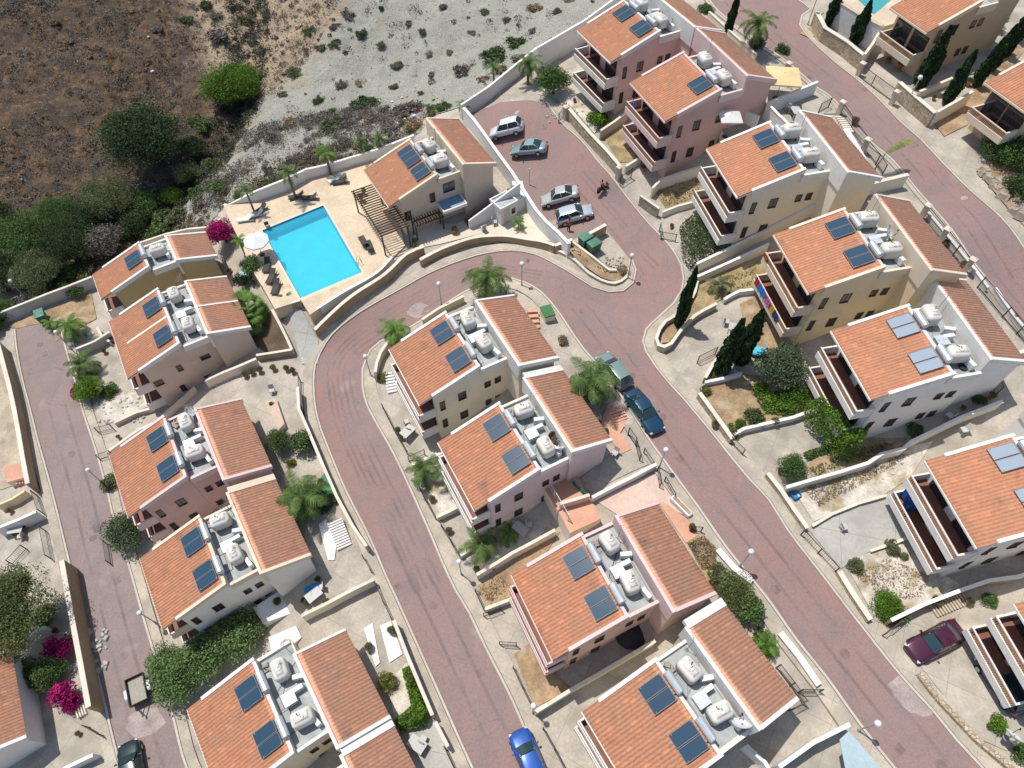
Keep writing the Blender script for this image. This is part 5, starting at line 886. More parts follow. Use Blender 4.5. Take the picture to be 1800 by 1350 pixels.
# white blossoms on the flowering shrub
FLW = mat('white blossom', (.75,.73,.70), .7, .05)
def blossoms(px, r, n, label, m=FLW):
    c = G(px); P = rng.normal(size=(n, 3)); P /= np.linalg.norm(P, axis=1)[:, None]; P[:, 2] = np.abs(P[:, 2]); P = P*r*rng.uniform(.85, 1.05, (n, 1))*np.array([1, 1, .95])+np.array(c)+np.array([0, 0, r*.35]); V, F = leafquads(P, np.full(n, .055), .8); o = npmesh('blossoms', V, F, m); stuff(o, label, 'blossom'); return o
blossoms((1750,245), 1.8, 170, 'white blossoms on the big flowering shrub'); blossoms((538,790), 1.2, 40, 'white blossoms on the dense bush'); blossoms((560,890), 1.3, 60, 'pale blue flowers on the bush by the lawn palm', mat('blue blossom', (.35,.45,.75), .7, .1))
# palms
def frond_mesh(seed, n_fr, ln, droop, wid):
    g = random.Random(seed); V = []; F = []
    for i in range(n_fr):
        a = 2.399*i+g.uniform(-.2, .2); el = R(75-95*(i/n_fr)**.8+g.uniform(-8, 8)); L = ln*g.uniform(.85, 1.1); steps = 15; p = Vector((0, 0, 0)); pitch = el; pts = []
        for s in range(steps+1):
            pts.append(p.copy()); p = p+Vector((math.cos(a)*math.cos(pitch), math.sin(a)*math.cos(pitch), math.sin(pitch)))*(L/steps); pitch -= droop/steps*(1+.8*s/steps)
        side = Vector((-math.sin(a), math.cos(a), 0))
        for s in range(1, steps+1):
            t = s/steps; w = wid*math.sin(math.pi*min(1, .12+t*.85))**.7; d_ = (pts[s]-pts[s-1]).normalized(); q = pts[s]
            for h_ in (0, .5):
              q = pts[s-1]+(pts[s]-pts[s-1])*h_
              for sg in (-1, 1):
                tip = q+side*sg*w*g.uniform(.8, 1.1)+d_*w*.55+Vector((0, 0, -w*(.30+.25*g.random()))); n0 = len(V); b_w = L/steps*.24
                V += [q-d_*b_w, q+d_*b_w, tip+d_*b_w*.4, tip-d_*b_w*.4]; F.append((n0, n0+1, n0+2, n0+3))
            n0 = len(V); V += [pts[s-1]-side*.02, pts[s-1]+side*.02, pts[s]+side*.015, pts[s]-side*.015]; F.append((n0, n0+1, n0+2, n0+3))
    o = npmesh('fronds', [tuple(v) for v in V], F, _lf); me = o.data; bpy.data.objects.remove(o); return me
FR = [frond_mesh(1, 22, 2.5, R(85), .48), frond_mesh(2, 18, 2.4, R(80), .45), frond_mesh(3, 11, 2.2, R(75), .42)]
def fan_mesh(seed):
    g = random.Random(seed); V = []; F = []
    for i in range(34):
        a = 2.399*i; el = R(80-85*(i/34)); st = 1.0+.5*g.random(); c = Vector((math.cos(a)*math.cos(el), math.sin(a)*math.cos(el), math.sin(el)))*st; side = Vector((-math.sin(a), math.cos(a), 0)); d_ = Vector((math.cos(a)*math.cos(el-.5), math.sin(a)*math.cos(el-.5), math.sin(el-.5)))
        for k in range(-6, 7):
            b = k*.2; dr = d_*math.cos(b)+side*math.sin(b); n0 = len(V); wv = side*math.cos(b)*.055-d_*math.sin(b)*.055; e_ = c+dr*.85+Vector((0,0,-.12*abs(k)/6-.15)); V += [c-wv*.3, c+dr*.5-wv, e_, c+dr*.5+wv]; F.append((n0, n0+1, n0+2, n0+3))
        n0 = len(V); V += [side*.02, -side*.02, c-side*.02, c+side*.02]; F.append((n0, n0+1, n0+2, n0+3))
    o = npmesh('fronds', [tuple(v) for v in V], F, _lf); me = o.data; bpy.data.objects.remove(o); return me
FANM = fan_mesh(5)
LC['palm'] = leaf('palm leaf', (.11,.17,.05), .3); LC['palmd'] = leaf('dusty palm leaf', (.155,.175,.085), .3); LC['palmb'] = leaf('fresh palm leaf', (.13,.23,.05), .3)
def palm(p, h, s, k, kind, label, lean=(0, 0)):
    b = G(p) if not isinstance(p, Vector) else p; t = empty('palm_tree', b, random.uniform(0, 6.28)); tag(t, label, 'palm', 'palm trees around the houses'); lx, ly = lean
    MB().tube([(0,0,-.4),(lx*.2,ly*.2,h*.35),(lx*.6,ly*.6,h*.7),(lx,ly,h)], .20*min(1.2, s), 9, r1=.13*min(1.2, s)).build('trunk', PBARK, t)
    c = bpy.data.objects.new('crown', FANM if k == 'fan' else FR[k]); COL.objects.link(c); c.parent = t; c.location = (lx, ly, h-.05); c.scale = (s, s, s); setmat(c, LC[kind]); return t
palm((857,522), 2.9, 1.18, 0, 'palm', 'palm with dusty fronds on the inner side of the road bend'); palm((697,597), 1.6, .88, 1, 'palmb', 'bright young palm at the inside of the road bend'); palm((1035,700), 2.8, 1.28, 0, 'palm', 'large palm leaning over the lilac house roof by the green hatchback'); palm((533,893), 2.6, 1.25, 0, 'palm', 'large palm above the green lawn on the left', (.2, .3))
palm((137,590), 1.8, .95, 1, 'palmb', 'palm at the top of the left street beside the green bin'); palm((155,655), 1.6, .95, 1, 'palm', 'palm in the front yard of the twin house'); palm((170,690), 1.2, .7, 1, 'palmb', 'palm with fresh fronds at the left street corner'); palm((443,565), 1.4, 1.25, 'fan', 'palmb', 'big fan palm between the twin house and the pool')
palm((582,308), 3.2, .8, 2, 'palmb', 'tall thin palm at the upper end of the pool deck, third from the left'); palm((519,345), 3.4, .75, 2, 'palm', 'tall thin palm at the upper end of the pool deck, second from the left'); palm((447,372), 3.2, .6, 2, 'palm', 'tall thin palm at the left corner of the pool deck'); palm((672,275), 2.6, .62, 2, 'palm', 'thin palm behind the left roof of the clubhouse'); palm((640,280), 2.6, .6, 2, 'palm', 'thin palm beside the clubhouse roof, by the white wall'); palm((816,200), 1.2, .6, 2, 'palm', 'small palm at the corner of clubhouse and parking')
palm((928,148), 2.8, .95, 1, 'palm', 'palm against the white wall at the top of the parking area'); palm((868,150), 2.6, .7, 2, 'palm', 'thin palm by the white wall left of the parking palm'); palm((1318,92), 3.2, 1.05, 1, 'palm', 'feathery palm beside the upper road'); palm((846,968), 1.6, 1.05, 2, 'palm', 'palm left of the grey yard in the centre'); palm((893,945), .9, .65, 2, 'palmb', 'small palm inside the grey yard in the centre'); palm((745,838), 1.5, .95, 2, 'palm', 'small palm by the white gravel garden'); palm((792,845), 1.8, 1.0, 2, 'palm', 'second small palm by the white gravel, nearer the lilac house')
palm((1262,510), .9, .7, 2, 'palmd', 'small palm in the dry garden above the cypress planter'); palm((911,402), 1.0, .5, 2, 'palmb', 'small palm in the clubhouse yard against the white wall'); palm((430,445), 2.0, .55, 2, 'palmb', 'thin palm between the bougainvillea and the pool'); palm((30,1190), 2.4, 1.15, 1, 'palm', 'palm beside the lower left roof'); palm((95,575), .8, .6, 2, 'palmb', 'young palm beside the turning area'); palm((1345,1135), .5, .5, 1, 'palmb', 'tufted young palm beside the white kerb wall'); palm((505,530), .6, .5, 2, 'palm', 'small palm at the lower left corner of the pool deck')
# the single big curved leaf at the upper road
yl = empty('banana_plant', G((1533,305))); tag(yl, 'plant with one big curved leaf leaning over the upper road', 'plant'); MB().tube([(0,0,0),(.2,.15,1.0),(.5,.4,1.9)], .08, 7, r1=.05).build('stem', PBARK, yl)
V = []; F = []; pts_ = [Vector((.5+2.6*t, .4+1.1*t, 1.9+1.9*t-1.3*t*t)) for t in [i/26 for i in range(27)]]; sd_ = Vector((-.39, .92, 0))
for s in range(1, 27):
    t = s/26; d_ = (pts_[s]-pts_[s-1]).normalized(); w = .42*math.sin(math.pi*min(1, .12+.86*t))**.8
    for sg in (-1, 1):
        tip = pts_[s]+sd_*sg*w+d_*w*.8+Vector((0, 0, -.25*w)); n0 = len(V); V += [pts_[s]-d_*.06, pts_[s]+d_*.06, tip+d_*.03, tip-d_*.03]; F.append((n0, n0+1, n0+2, n0+3))
    n0 = len(V); V += [pts_[s-1]-sd_*.03, pts_[s-1]+sd_*.03, pts_[s]+sd_*.03, pts_[s]-sd_*.03]; F.append((n0, n0+1, n0+2, n0+3))
npmesh('leaf', [tuple(v) for v in V], F, leaf('banana leaf', (.20,.24,.06), .15), yl)
# cypresses
def cyp_mesh(seed, n=4200):
    g = np.random.default_rng(seed); t = g.uniform(0, 1, n)**.8; r = .105*np.clip(np.sin(np.pi*(.08+.9*t))**.55*(1-.55*t), .01, 1)*1.25; a = g.uniform(0, 6.283, n); lump = 1+.22*np.sin(a*3+t*9)+.15*np.sin(a*5-t*17); q = r*lump*np.sqrt(g.uniform(.35, 1, n))
    C = np.stack([q*np.cos(a), q*np.sin(a), .03+t*.97], 1); V, F = leafquads(C, .017*g.uniform(.6, 1.4, n), 0, 1.0); V = V.reshape(-1, 4, 3); cz = V.mean(1, keepdims=True)[:, :, 2:3]; V[:, :, 2:3] = cz+(V[:, :, 2:3]-cz)*2.2
    o = npmesh('crown', V.reshape(-1, 3), F, _lf); me = o.data; bpy.data.objects.remove(o); return me
CY = [cyp_mesh(1), cyp_mesh(2)]; LC['cyp'] = leaf('cypress leaf', (.035,.070,.028), .4, .15)
def cypress(p, h, label, w=1.0):
    b = G(p); t = empty('cypress_tree', b, random.uniform(0, 6)); tag(t, label, 'cypress', 'cypress trees'); c = bpy.data.objects.new('crown', random.choice(CY)); COL.objects.link(c); c.parent = t; c.scale = (h*w, h*w, h); setmat(c, LC['cyp']); MB().tube([(0,0,-.4),(0,0,h*.5)], .14, 7, r1=.06).build('trunk', BARK, t); return t
cypress((1191,575), 8.0, 'tall slender cypress at the road junction', .62); cypress((1266,655), 7.4, 'left one of the twin cypresses', .95); cypress((1297,640), 7.4, 'right one of the twin cypresses', .95); cypress((1456,44), 3.8, 'cypress at the corner of the second pool', 1.5); cypress((1499,78), 4.6, 'cypress in front of the second pool terrace wall', 1.35); cypress((1614,156), 6.4, 'leaning looking cypress beside the villa garage', 1.1); cypress((1661,184), 5.6, 'cypress between the villa garage and the right edge villa', 1.0)
cypress((1278,64), 5.0, 'slender cypress at the top beside the upper road', .8)
for i, (p, h) in enumerate([((1714,152),4.6),((1738,125),4.8),((1763,100),4.8),((1786,72),5.0)]): cypress(p, h, f"{['first','second','third','last'][i]} cypress from the left in the row above the right edge villa", 1.15)
# ------------------------------------------------------------------ vehicles
CGL = glass('car glass', (.02,.045,.05), .05); TYRE = mat('tyre rubber', (.02,.02,.02), .85, .1); RIM = mat('alloy rim', (.45,.46,.47), .35, .05, metal=.8); HEADL = glass('headlamp lens', (.55,.57,.58), .1); TAILL = glass('tail lamp lens', (.30,.015,.015), .15); BLACKP = mat('black trim', (.025,.025,.025), .6, .1)
def paint(name, col): return mat('car paint '+name, col, .25, .03, .8, 3, metal=.25, spec=.5, coat=.9)
def car(px, head, kind, pm, label, name='parked_car', L=4.3, Wd=1.75, loc=None, group='cars parked in the streets'):
    """lofted body: stations along the length with a rounded plan, a narrower glasshouse and separate glass, wheels and lamps"""
    b = G(px) if loc is None else loc; f = Vector((head[0], head[1], 0)); q0 = G((px[0]-head[0]*6, px[1]-head[1]*6)); q1 = G((px[0]+head[0]*6, px[1]+head[1]*6)); d = q1-q0
    root = empty(name, b, 0); pitch = -math.atan2(d.z, math.hypot(d.x, d.y)); root.rotation_euler = (0, pitch, math.atan2(d.y, d.x)); tag(root, label, 'car', group)
    hgt = dict(sedan=(.62,.86,.90,.90), hatch=(.66,.90,.95,.88), suv=(.80,1.05,1.08,1.05))[kind]; rt = dict(sedan=1.40, hatch=1.48, suv=1.68)[kind]; zb = .24 if kind != 'suv' else .30
    hood, bw, bm_, br = hgt; hw = Wd/2
    # x (front = +), half width, shoulder height
    st = [(L*.5, .62, hood*.72), (L*.485, .78, hood*.9), (L*.45, .90, hood*1.02), (L*.36, .97, hood*1.12), (L*.22, 1.0, bw*.98), (L*.05, 1.0, bm_), (-L*.15, 1.0, bm_), (-L*.30, .99, br*1.02), (-L*.42, .94, br), (-L*.475, .86, br*.95), (-L*.5, .70, br*.78)]
    V = []; F = []; prof = [(.80, 0), (.97, .12), (1.0, .45), (.985, .70), (.90, .93), (.62, 1.0), (0, 1.03)]
    full = [(a, z, 1) for a, z in prof]+[(a, z, -1) for a, z in prof[-2::-1]]; m = len(full)
    for x, w, top in st:
        for a, z, sg in full: V.append((x, sg*a*w*hw, zb+(top-zb)*z))
    for i in range(len(st)-1):
        for j in range(m-1): F.append((i*m+j, i*m+j+1, (i+1)*m+j+1, (i+1)*m+j))
    F.append(tuple(reversed(range(m)))); F.append(tuple((len(st)-1)*m+j for j in range(m)))
    for i in range(len(st)-1): F.append(((i+1)*m, (i+1)*m+m-1, i*m+m-1, i*m))
    MB().add(V, F).build('body', pm, root, smooth=True)
    # glasshouse: base ring and roof ring
    if kind == 'sedan': xb = (L*.20, -L*.36); xr = (L*.055, -L*.20)
    elif kind == 'hatch': xb = (L*.24, -L*.47); xr = (L*.07, -L*.36)
    else: xb = (L*.22, -L*.48); xr = (L*.08, -L*.40)
    zb1 = bm_-.02; wb = hw*.90; wr = hw*.70
    def pt(t, s, u):                                  # t along (0 front .. 1 rear), s side, u 0 base .. 1 roof
        x = (xb[0]+(xb[1]-xb[0])*t)*(1-u)+(xr[0]+(xr[1]-xr[0])*t)*u; y = s*(wb*(1-u)+wr*u)*(1-.10*(2*t-1)**4); return Vector((x, y, zb1+(rt-zb1)*u+(.03*(1-(2*t-1)**2) if u == 1 else 0)))
    roof = MB(); n = 8; V = []; F = []
    for i in range(n+1):
        for s in (-1, -.85, -.45, 0, .45, .85, 1): p = pt(i/n, s, 1); V.append((p.x, p.y, p.z-.05*abs(s)**4+.012))
    for i in range(n):
        for j in range(6): F.append((i*7+j, (i+1)*7+j, (i+1)*7+j+1, i*7+j+1))
    roof.add(V, F)
    for s in (-1, 1):                                 # pillars
        for t0 in (0, .5, 1): roof.tube([pt(t0, s*.98, 0), pt(t0, s*.98, .5), pt(t0, s*.98, 1)], .045, 5)
    roof.build('roof_panel', pm, root, smooth=True)
    def quad(nm, P):
        k = len(P[0]); V = [p for r in P for p in r]; F = [(i*k+j, i*k+j+1, (i+1)*k+j+1, (i+1)*k+j) for i in range(len(P)-1) for j in range(k-1)]; return MB().add(V, F).build(nm, CGL, root, smooth=True)
    ss = (-.93, -.5, 0, .5, .93)
    quad('windscreen', [[pt(0, s, u)+Vector((.05*(1-s*s), 0, 0)) for s in ss] for u in (.03, .5, .98)]); quad('rear_window', [[pt(1, s, u)-Vector((.04*(1-s*s), 0, 0)) for s in ss[::-1]] for u in (.05, .5, .97)])
    for s in (-1, 1): quad('side_window', [[pt(t, s*.985, u) for t in ((.06,.25,.5,.75,.94) if s > 0 else (.94,.75,.5,.25,.06))] for u in (.06, .5, .95)])
    for x in (L*.31, -L*.30):
        for s in (-1, 1):
            w = MB(); w.lathe([(.17,-.1),(.30,-.1),(.32,-.07),(.32,.07),(.30,.1),(.17,.1)], 16); wo = w.build('wheel', TYRE, root); wo.location = (x, s*(hw-.08), .32); wo.rotation_euler = (R(90), 0, 0); MB().lathe([(.19,-.11),(.19,.11)], 10).build('rim', RIM, wo)
    for s in (-1, 1):
        MB().rbox((L*.455, s*hw*.66, hood*.84), .22, .36, .14, .05, s*-.5).build('headlight', HEADL, root); MB().rbox((-L*.478, s*hw*.66, br*.80), .14, .34, .17, .04, s*.5).build('tail_light', TAILL, root)
        MB().rbox((L*.16, s*(hw+.07), bm_+.03), .14, .20, .13, .04).build('wing_mirror', pm, root)
    MB().box(L*.492, L*.503, -.35, .35, .38, .50).build('grille', BLACKP, root); return root
PW, PS, PG = paint('white', (.70,.71,.72)), paint('silver', (.50,.52,.54)), paint('grey green', (.26,.36,.38))
car((893,235), (-.95,.24), 'suv', PW, 'white off-road car, topmost of the parked cars', L=4.2); car((931,268), (-.98,.08), 'sedan', PG, 'grey blue saloon car parked next to the white off-road car'); car((986,351), (-.96,.26), 'sedan', paint('beige silver', (.47,.48,.46)), 'silver saloon car in the middle of the parking area')
car((1011,383), (.95,-.28), 'hatch', paint('pale silver', (.46,.50,.54)), 'silver hatchback with a red figure beside it by the dumpsters', L=4.0); car((1078,657), (-.62,-.79), 'hatch', paint('pale green', (.22,.30,.27)), 'pale green hatchback half under the large palm', L=4.1); car((1130,728), (.58,.82), 'sedan', paint('petrol blue', (.012,.055,.10)), 'dark blue saloon car on the right street', L=4.6)
car((930,1335), (-.38,-.92), 'hatch', paint('bright blue', (.015,.085,.36)), 'bright blue car cut off by the bottom edge', L=4.1); car((1638,1130), (-.88,.46), 'sedan', paint('burgundy', (.07,.011,.034)), 'burgundy saloon car parked on a drive at the lower right', L=4.5); car((1752,1222), (-.55,-.80), 'hatch', paint('night blue', (.012,.03,.055)), 'dark car with its nose out of the corner house garage', L=4.0, loc=HL('R7', 1.0, 1.6, .1)); car((237,1352), (-.15,-.98), 'hatch', paint('bottle green', (.008,.025,.022)), 'very dark car at the bottom of the left street', L=4.2)
# trailer
tr = empty('trailer', G((247,1215)), R(117)); tag(tr, 'small open goods trailer with a grey bed parked under the willowy trees', 'trailer')
MB().box(-1.1, 1.1, -.68, .68, .5, .56).build('bed', mat('trailer bed', (.33,.30,.26), .9, .15), tr); s_ = MB(); s_.box(-1.15, 1.15, -.74, -.68, .5, .9); s_.box(-1.15, 1.15, .68, .74, .5, .9); s_.box(1.1, 1.15, -.68, .68, .5, .9); s_.box(-1.15, -1.1, -.68, .68, .5, .9); s_.build('side_board', BLACKP, tr)
MB().tube([(-1.1,-.5,.46),(-2.1,0,.46)], .04, 6).tube([(-1.1,.5,.46),(-2.1,0,.46)], .04, 6).box(-2.25, -2.05, -.06, .06, .42, .54).build('drawbar', METAL, tr)
for s in (-1, 1):
    w = MB(); w.lathe([(.1,-.08),(.27,-.08),(.29,0),(.27,.08),(.1,.08)], 14).build('wheel', TYRE, tr); o = [c for c in tr.children if c.name.startswith('wheel') and c.location.length == 0][0]; o.location = (0, s*.9, .29); o.rotation_euler = (R(90), 0, 0)
    MB().extr([(-.42,.58),(-.3,.68),(.3,.68),(.42,.58),(.42,.55),(-.42,.55)], s*.9-.13, s*.9+.13).build('mudguard', ACM, tr)
# people
SKIN = mat('skin', (.42,.25,.17), .6, .05); HAIR = mat('dark hair', (.02,.014,.01), .7, .1)
def skinned(name, J, E, m, parent=None, sub=1):
    me = bpy.data.meshes.new(name); me.from_pydata([j[0] for j in J], E, []); o = bpy.data.objects.new(name, me); COL.objects.link(o); sk = o.modifiers.new('skin', 'SKIN'); sk.use_smooth_shade = True
    for i, j in enumerate(J): me.skin_vertices[0].data[i].radius = (j[1], j[1]*(j[2] if len(j) > 2 else 1))
    me.skin_vertices[0].data[0].use_root = True; s = o.modifiers.new('sub', 'SUBSURF'); s.levels = s.render_levels = sub
    dg = bpy.context.evaluated_depsgraph_get(); nm = bpy.data.meshes.new_from_object(o.evaluated_get(dg)); bpy.data.objects.remove(o); nm.materials.clear(); nm.materials.append(m)
    o = bpy.data.objects.new(name, nm); COL.objects.link(o); o.parent = parent; return o
def person(loc, rz, label, shirt, legs, sit=False):
    r = empty('person', loc, rz); tag(r, label, 'person'); hz_ = .80 if sit else .92; k = .26
    J = [((0,0,hz_), .13), ((0,0,hz_+.25), .125), ((0,0,hz_+.45), .15), ((0,0,hz_+.56), .06), ((.02,0,hz_+.68), .085), ((.02,0,hz_+.78), .08)]; E = [(0,1),(1,2),(2,3),(3,4),(4,5)]
    for s in (-1, 1):
        n = len(J); fx = .32 if sit else .12
        J += [((0,s*.19,hz_+.46), .055), ((fx*.5,s*.24,hz_+.22), .045), ((fx*1.5,s*.2,hz_+.10 if sit else hz_-.02), .035), ((fx*1.8,s*.18,hz_+.09 if sit else hz_-.12), .03)]; E += [(2,n),(n,n+1),(n+1,n+2),(n+2,n+3)]
        n = len(J); J += [((.42,s*.16,hz_-.05), .075), ((.34,s*.17,.35), .055), ((.32,s*.17,.12), .045), ((.44,s*.17,.09), .035)] if sit else [((.02,s*.10,hz_-.08), .085), ((.05*s,s*.11,.48), .06), ((-.03*s,s*.11,.09), .045), ((-.03*s+.13,s*.12,.04), .035)]; E += [(0,n),(n,n+1),(n+1,n+2),(n+2,n+3)]
    skinned('body', J, E, SKIN, r)
    sh = [((0,0,hz_+.02), .15), ((0,0,hz_+.25), .142), ((0,0,hz_+.44), .165)]; Es = [(0,1),(1,2)]
    for s in (-1, 1): n = len(sh); sh += [((0,s*.19,hz_+.46), .07), (((.16 if sit else .06),s*.24,hz_+.24), .062)]; Es += [(2,n),(n,n+1)]
    skinned('shirt', sh, Es, shirt, r); tr_ = [((0,0,hz_), .155)]; Et = []
    for s in (-1, 1):
        n = len(tr_); tr_ += [((.42,s*.16,hz_-.05), .09), ((.34,s*.17,.38), .07), ((.32,s*.17,.16), .06)] if sit else [((.02,s*.10,hz_-.08), .10), ((.05*s,s*.11,.48), .075), ((-.03*s,s*.11,.12), .06)]; Et += [(0,n),(n,n+1),(n+1,n+2)]
    skinned('trousers', tr_, Et, legs, r)
    h = MB(); h.lathe([(.09,hz_+.70),(.105,hz_+.76),(.10,hz_+.83),(.06,hz_+.875),(.01,hz_+.885)], 10); ho = h.build('hair', HAIR, r, smooth=True); ho.location = (0,0,0)
    for s in (-1, 1): skinned('hand', [((0,0,0), .03), ((.05,0,-.02), .022), ((.085,.018,-.035), .010), ((.09,.005,-.04), .010), ((.09,-.008,-.04), .010), ((.08,-.02,-.035), .009), ((.03,.04*-s,-.03), .011)], [(0,1),(1,2),(1,3),(1,4),(1,5),(0,6)], SKIN, r).location = ((.58,s*.18,hz_+.09) if sit else (.22,s*.18,hz_-.14))
    return r
RED = mat('red cloth', (.50,.02,.025), .8, .1); DKC = mat('dark cloth', (.03,.03,.04), .9, .1)
bk = empty('motor_scooter', G((1059,337)), R(35)); tag(bk, 'dark motor scooter ridden by a person in red in the parking area', 'scooter')
MB().rbox((-.35,0,.52), .8, .32, .3, .1).build('rear_body', BLACKP, bk); MB().rbox((-.3,0,.72), .7, .28, .12, .06).build('seat', DARK, bk); MB().extr([(.12,.2),(.45,.26),(.62,.85),(.54,.9),(.38,.36),(.12,.28)], -.2, .2).build('leg_shield', paint('scooter dark', (.03,.03,.035)), bk); MB().tube([(.52,-.34,.98),(.58,0,1.0),(.52,.34,.98)], .022, 6).tube([(.58,0,1.0),(.66,0,.5),(.72,0,.26)], .035, 6).build('handlebar', METAL, bk)
for x in (-.55, .72):
    w = MB(); w.lathe([(.1,-.06),(.23,-.06),(.26,0),(.23,.06),(.1,.06)], 14); o = w.build('wheel', TYRE, bk); o.location = (x, 0, .26); o.rotation_euler = (R(90), 0, 0)
person(G((1059,337))+Vector((-.22*math.cos(R(35)), -.22*math.sin(R(35)), 0)), R(35), 'person in a red shirt riding the dark motor scooter', RED, DKC, True)
person(G((999,407)), R(60), 'person in a red top standing by the open silver hatchback', RED, DKC)
# ------------------------------------------------------------------ pool, clubhouse extras and small things
POOLT = mat('pool lining', (.22,.68,.82), .5, .06, .6, 6); WATER, t_, b_ = nodes('pool water')
def _w():
    N = t_.nodes.new; Lk = t_.links.new; out = t_.nodes['Material Output']; tr = N('ShaderNodeBsdfTransparent'); tr.inputs[0].default_value = (.46,.90,.96,1); gl = N('ShaderNodeBsdfGlossy'); gl.inputs['Roughness'].default_value = .03; fr = N('ShaderNodeFresnel'); fr.inputs[0].default_value = 1.33
    geo = N('ShaderNodeNewGeometry'); n = N('ShaderNodeTexNoise'); n.inputs['Scale'].default_value = 2.2; n.inputs['Detail'].default_value = 4; Lk(geo.outputs['Position'], n.inputs['Vector']); bn = N('ShaderNodeBump'); bn.inputs['Strength'].default_value = .6; bn.inputs['Distance'].default_value = .16; Lk(n.outputs['Fac'], bn.inputs['Height'])
    for x in (gl, fr): Lk(bn.outputs[0], x.inputs['Normal'])
    ms = N('ShaderNodeMixShader'); Lk(fr.outputs[0], ms.inputs[0]); Lk(tr.outputs[0], ms.inputs[1]); Lk(gl.outputs[0], ms.inputs[2]); df = N('ShaderNodeBsdfDiffuse'); df.inputs[0].default_value = (.10,.57,.69,1); Lk(bn.outputs[0], df.inputs['Normal']); m2 = N('ShaderNodeMixShader'); m2.inputs[0].default_value = .30; Lk(ms.outputs[0], m2.inputs[1]); Lk(df.outputs[0], m2.inputs[2]); Lk(m2.outputs[0], out.inputs[0])
_w()
def pool(poly, zd, depth=1.3):
    sh = MB(); n = len(poly); a = sum(poly[i][0]*poly[(i+1) % n][1]-poly[(i+1) % n][0]*poly[i][1] for i in range(n)); p = poly if a > 0 else poly[::-1]
    sh.add([(x, y, zd+.01) for x, y in p]+[(x, y, zd-depth) for x, y in p], [(i, n+i, n+(i+1) % n, (i+1) % n)[::-1] for i in range(n)]+[tuple(range(n, 2*n))]); struct(sh.build('pool_basin', POOLT)); struct(MB().add([(x, y, zd-.18) for x, y in p], [tuple(range(n))]).build('pool_water', WATER))
def deck(name, outer, hole, z, m, th=1.6):
    bm = bmesh.new(); E = []
    for lp in (outer, hole):
        vs = [bm.verts.new((x, y, z)) for x, y in lp]; E += [bm.edges.new((vs[i], vs[(i+1) % len(vs)])) for i in range(len(vs))]
    bmesh.ops.triangle_fill(bm, use_beauty=True, use_dissolve=False, edges=E); 
    if sum(f.normal.z for f in bm.faces) < 0: bmesh.ops.reverse_faces(bm, faces=bm.faces[:])
    ob = bm.verts[:len(outer)]; me = bpy.data.meshes.new(name); bm.to_mesh(me); bm.free(); me.materials.append(m); o = bpy.data.objects.new(name, me); COL.objects.link(o); struct(o)
    sk = MB(); n = len(outer); sk.add([(x, y, z-.003) for x, y in outer]+[(x, y, z-th) for x, y in outer], [(i, (i+1) % n, n+(i+1) % n, n+i) for i in range(n)]); struct(sk.build('deck_edge', m))
dk = [(q.x, q.y) for q in (at(p, DECK+.12) for p in DKPX)]
pw = [(q.x, q.y) for q in (at(p, DECK+.12) for p in POOLPX)]
deck('pool_deck', dk, pw, DECK+.12, DECKM); pool(pw, DECK+.12)
cp2 = [tuple(cen+(np.array(p)-cen)*1.07) for p in pw]; mbp = MB()
for i in range(4):
    a, b, c_, d_ = np.array(pw[i]), np.array(pw[(i+1) % 4]), np.array(cp2[(i+1) % 4]), np.array(cp2[i]); mbp.add([(*q, DECK+.126) for q in (a, b, c_, d_)], [(0, 1, 2, 3)])
struct(mbp.build('pool_coping', mat('pool coping stone', (.66,.55,.40), .8, .08, .8, 5)))
DZ = DECK+.12
def D(p, z=0): q = at(p, DZ+z); return Vector((q.x, q.y, DZ))
ld = empty('pool_ladder', D((631,463)), R(-60)); tag(ld, 'steel pool ladder at the right side of the pool', 'ladder'); MB().tube([(-.25,.3,0),(-.25,.25,.7),(-.25,-.05,.75),(-.25,-.2,-.3)], .025, 6).tube([(.25,.3,0),(.25,.25,.7),(.25,-.05,.75),(.25,-.2,-.3)], .025, 6).build('rail', ALU, ld); MB().box(-.25, .25, -.2, -.12, -.2, -.16).box(-.25, .25, -.2, -.12, .02, .06).build('rung', ALU, ld)
SLG = mat('dark lounger mesh', (.06,.055,.05), .8, .15); SLW = mat('white lounger plastic', (.62,.62,.60), .5, .06)
def lounger(m):
    r = empty('sun_lounger', (0,0,0)); MB().box(-.9, .35, -.3, .3, .28, .33).build('seat', m, r); MB().obox((.62,0,.52), .68, .6, .05, 0, R(-38)).build('backrest', m, r); f = MB(); f.box(-.95, .95, -.34, -.29, .22, .29); f.box(-.95, .95, .29, .34, .22, .29); f.build('frame', m, r)
    for x in (-.75, .6):
        for y in (-.3, .3): MB().box(x-.03, x+.03, y-.03, y+.03, 0, .24).build('leg', m, r)
    return r
PROT['lg'] = lounger(SLG); PROT['lw'] = lounger(SLW)
for i, (p, k, a, lb) in enumerate([((522,348),'lg',.3,'at the upper edge of the pool deck, left of two'),((545,350),'lg',.1,'at the upper edge of the pool deck, right of two'),((450,380),'lw',.4,'at the left corner of the deck, farther of two white ones'),((458,372),'lg',.9,'at the left corner of the deck behind the white ones'),((640,428),'lg',-1.1,'between the pool and the pergola, upper of two'),((650,436),'lg',-1.2,'between the pool and the pergola, lower of two'),((432,388),'lw',.2,'at the left corner of the deck, nearer of two white ones'),((598,322),'lg',.2,'beside the white boundary wall behind the pool'),((470,470),'lg',1.6,'left of the pool below the parasol, upper of three'),((478,490),'lg',1.4,'left of the pool below the parasol, middle of three'),((486,508),'lg',1.5,'left of the pool below the parasol, lowest of three'),((590,318),'lw',.6,'white, near the tall palm behind the pool')]):
    inst(PROT[k], D(p), a, 1, ('dark' if k == 'lg' else 'white')+' sun lounger '+lb, 'sun lounger', 'sun loungers around the pool')
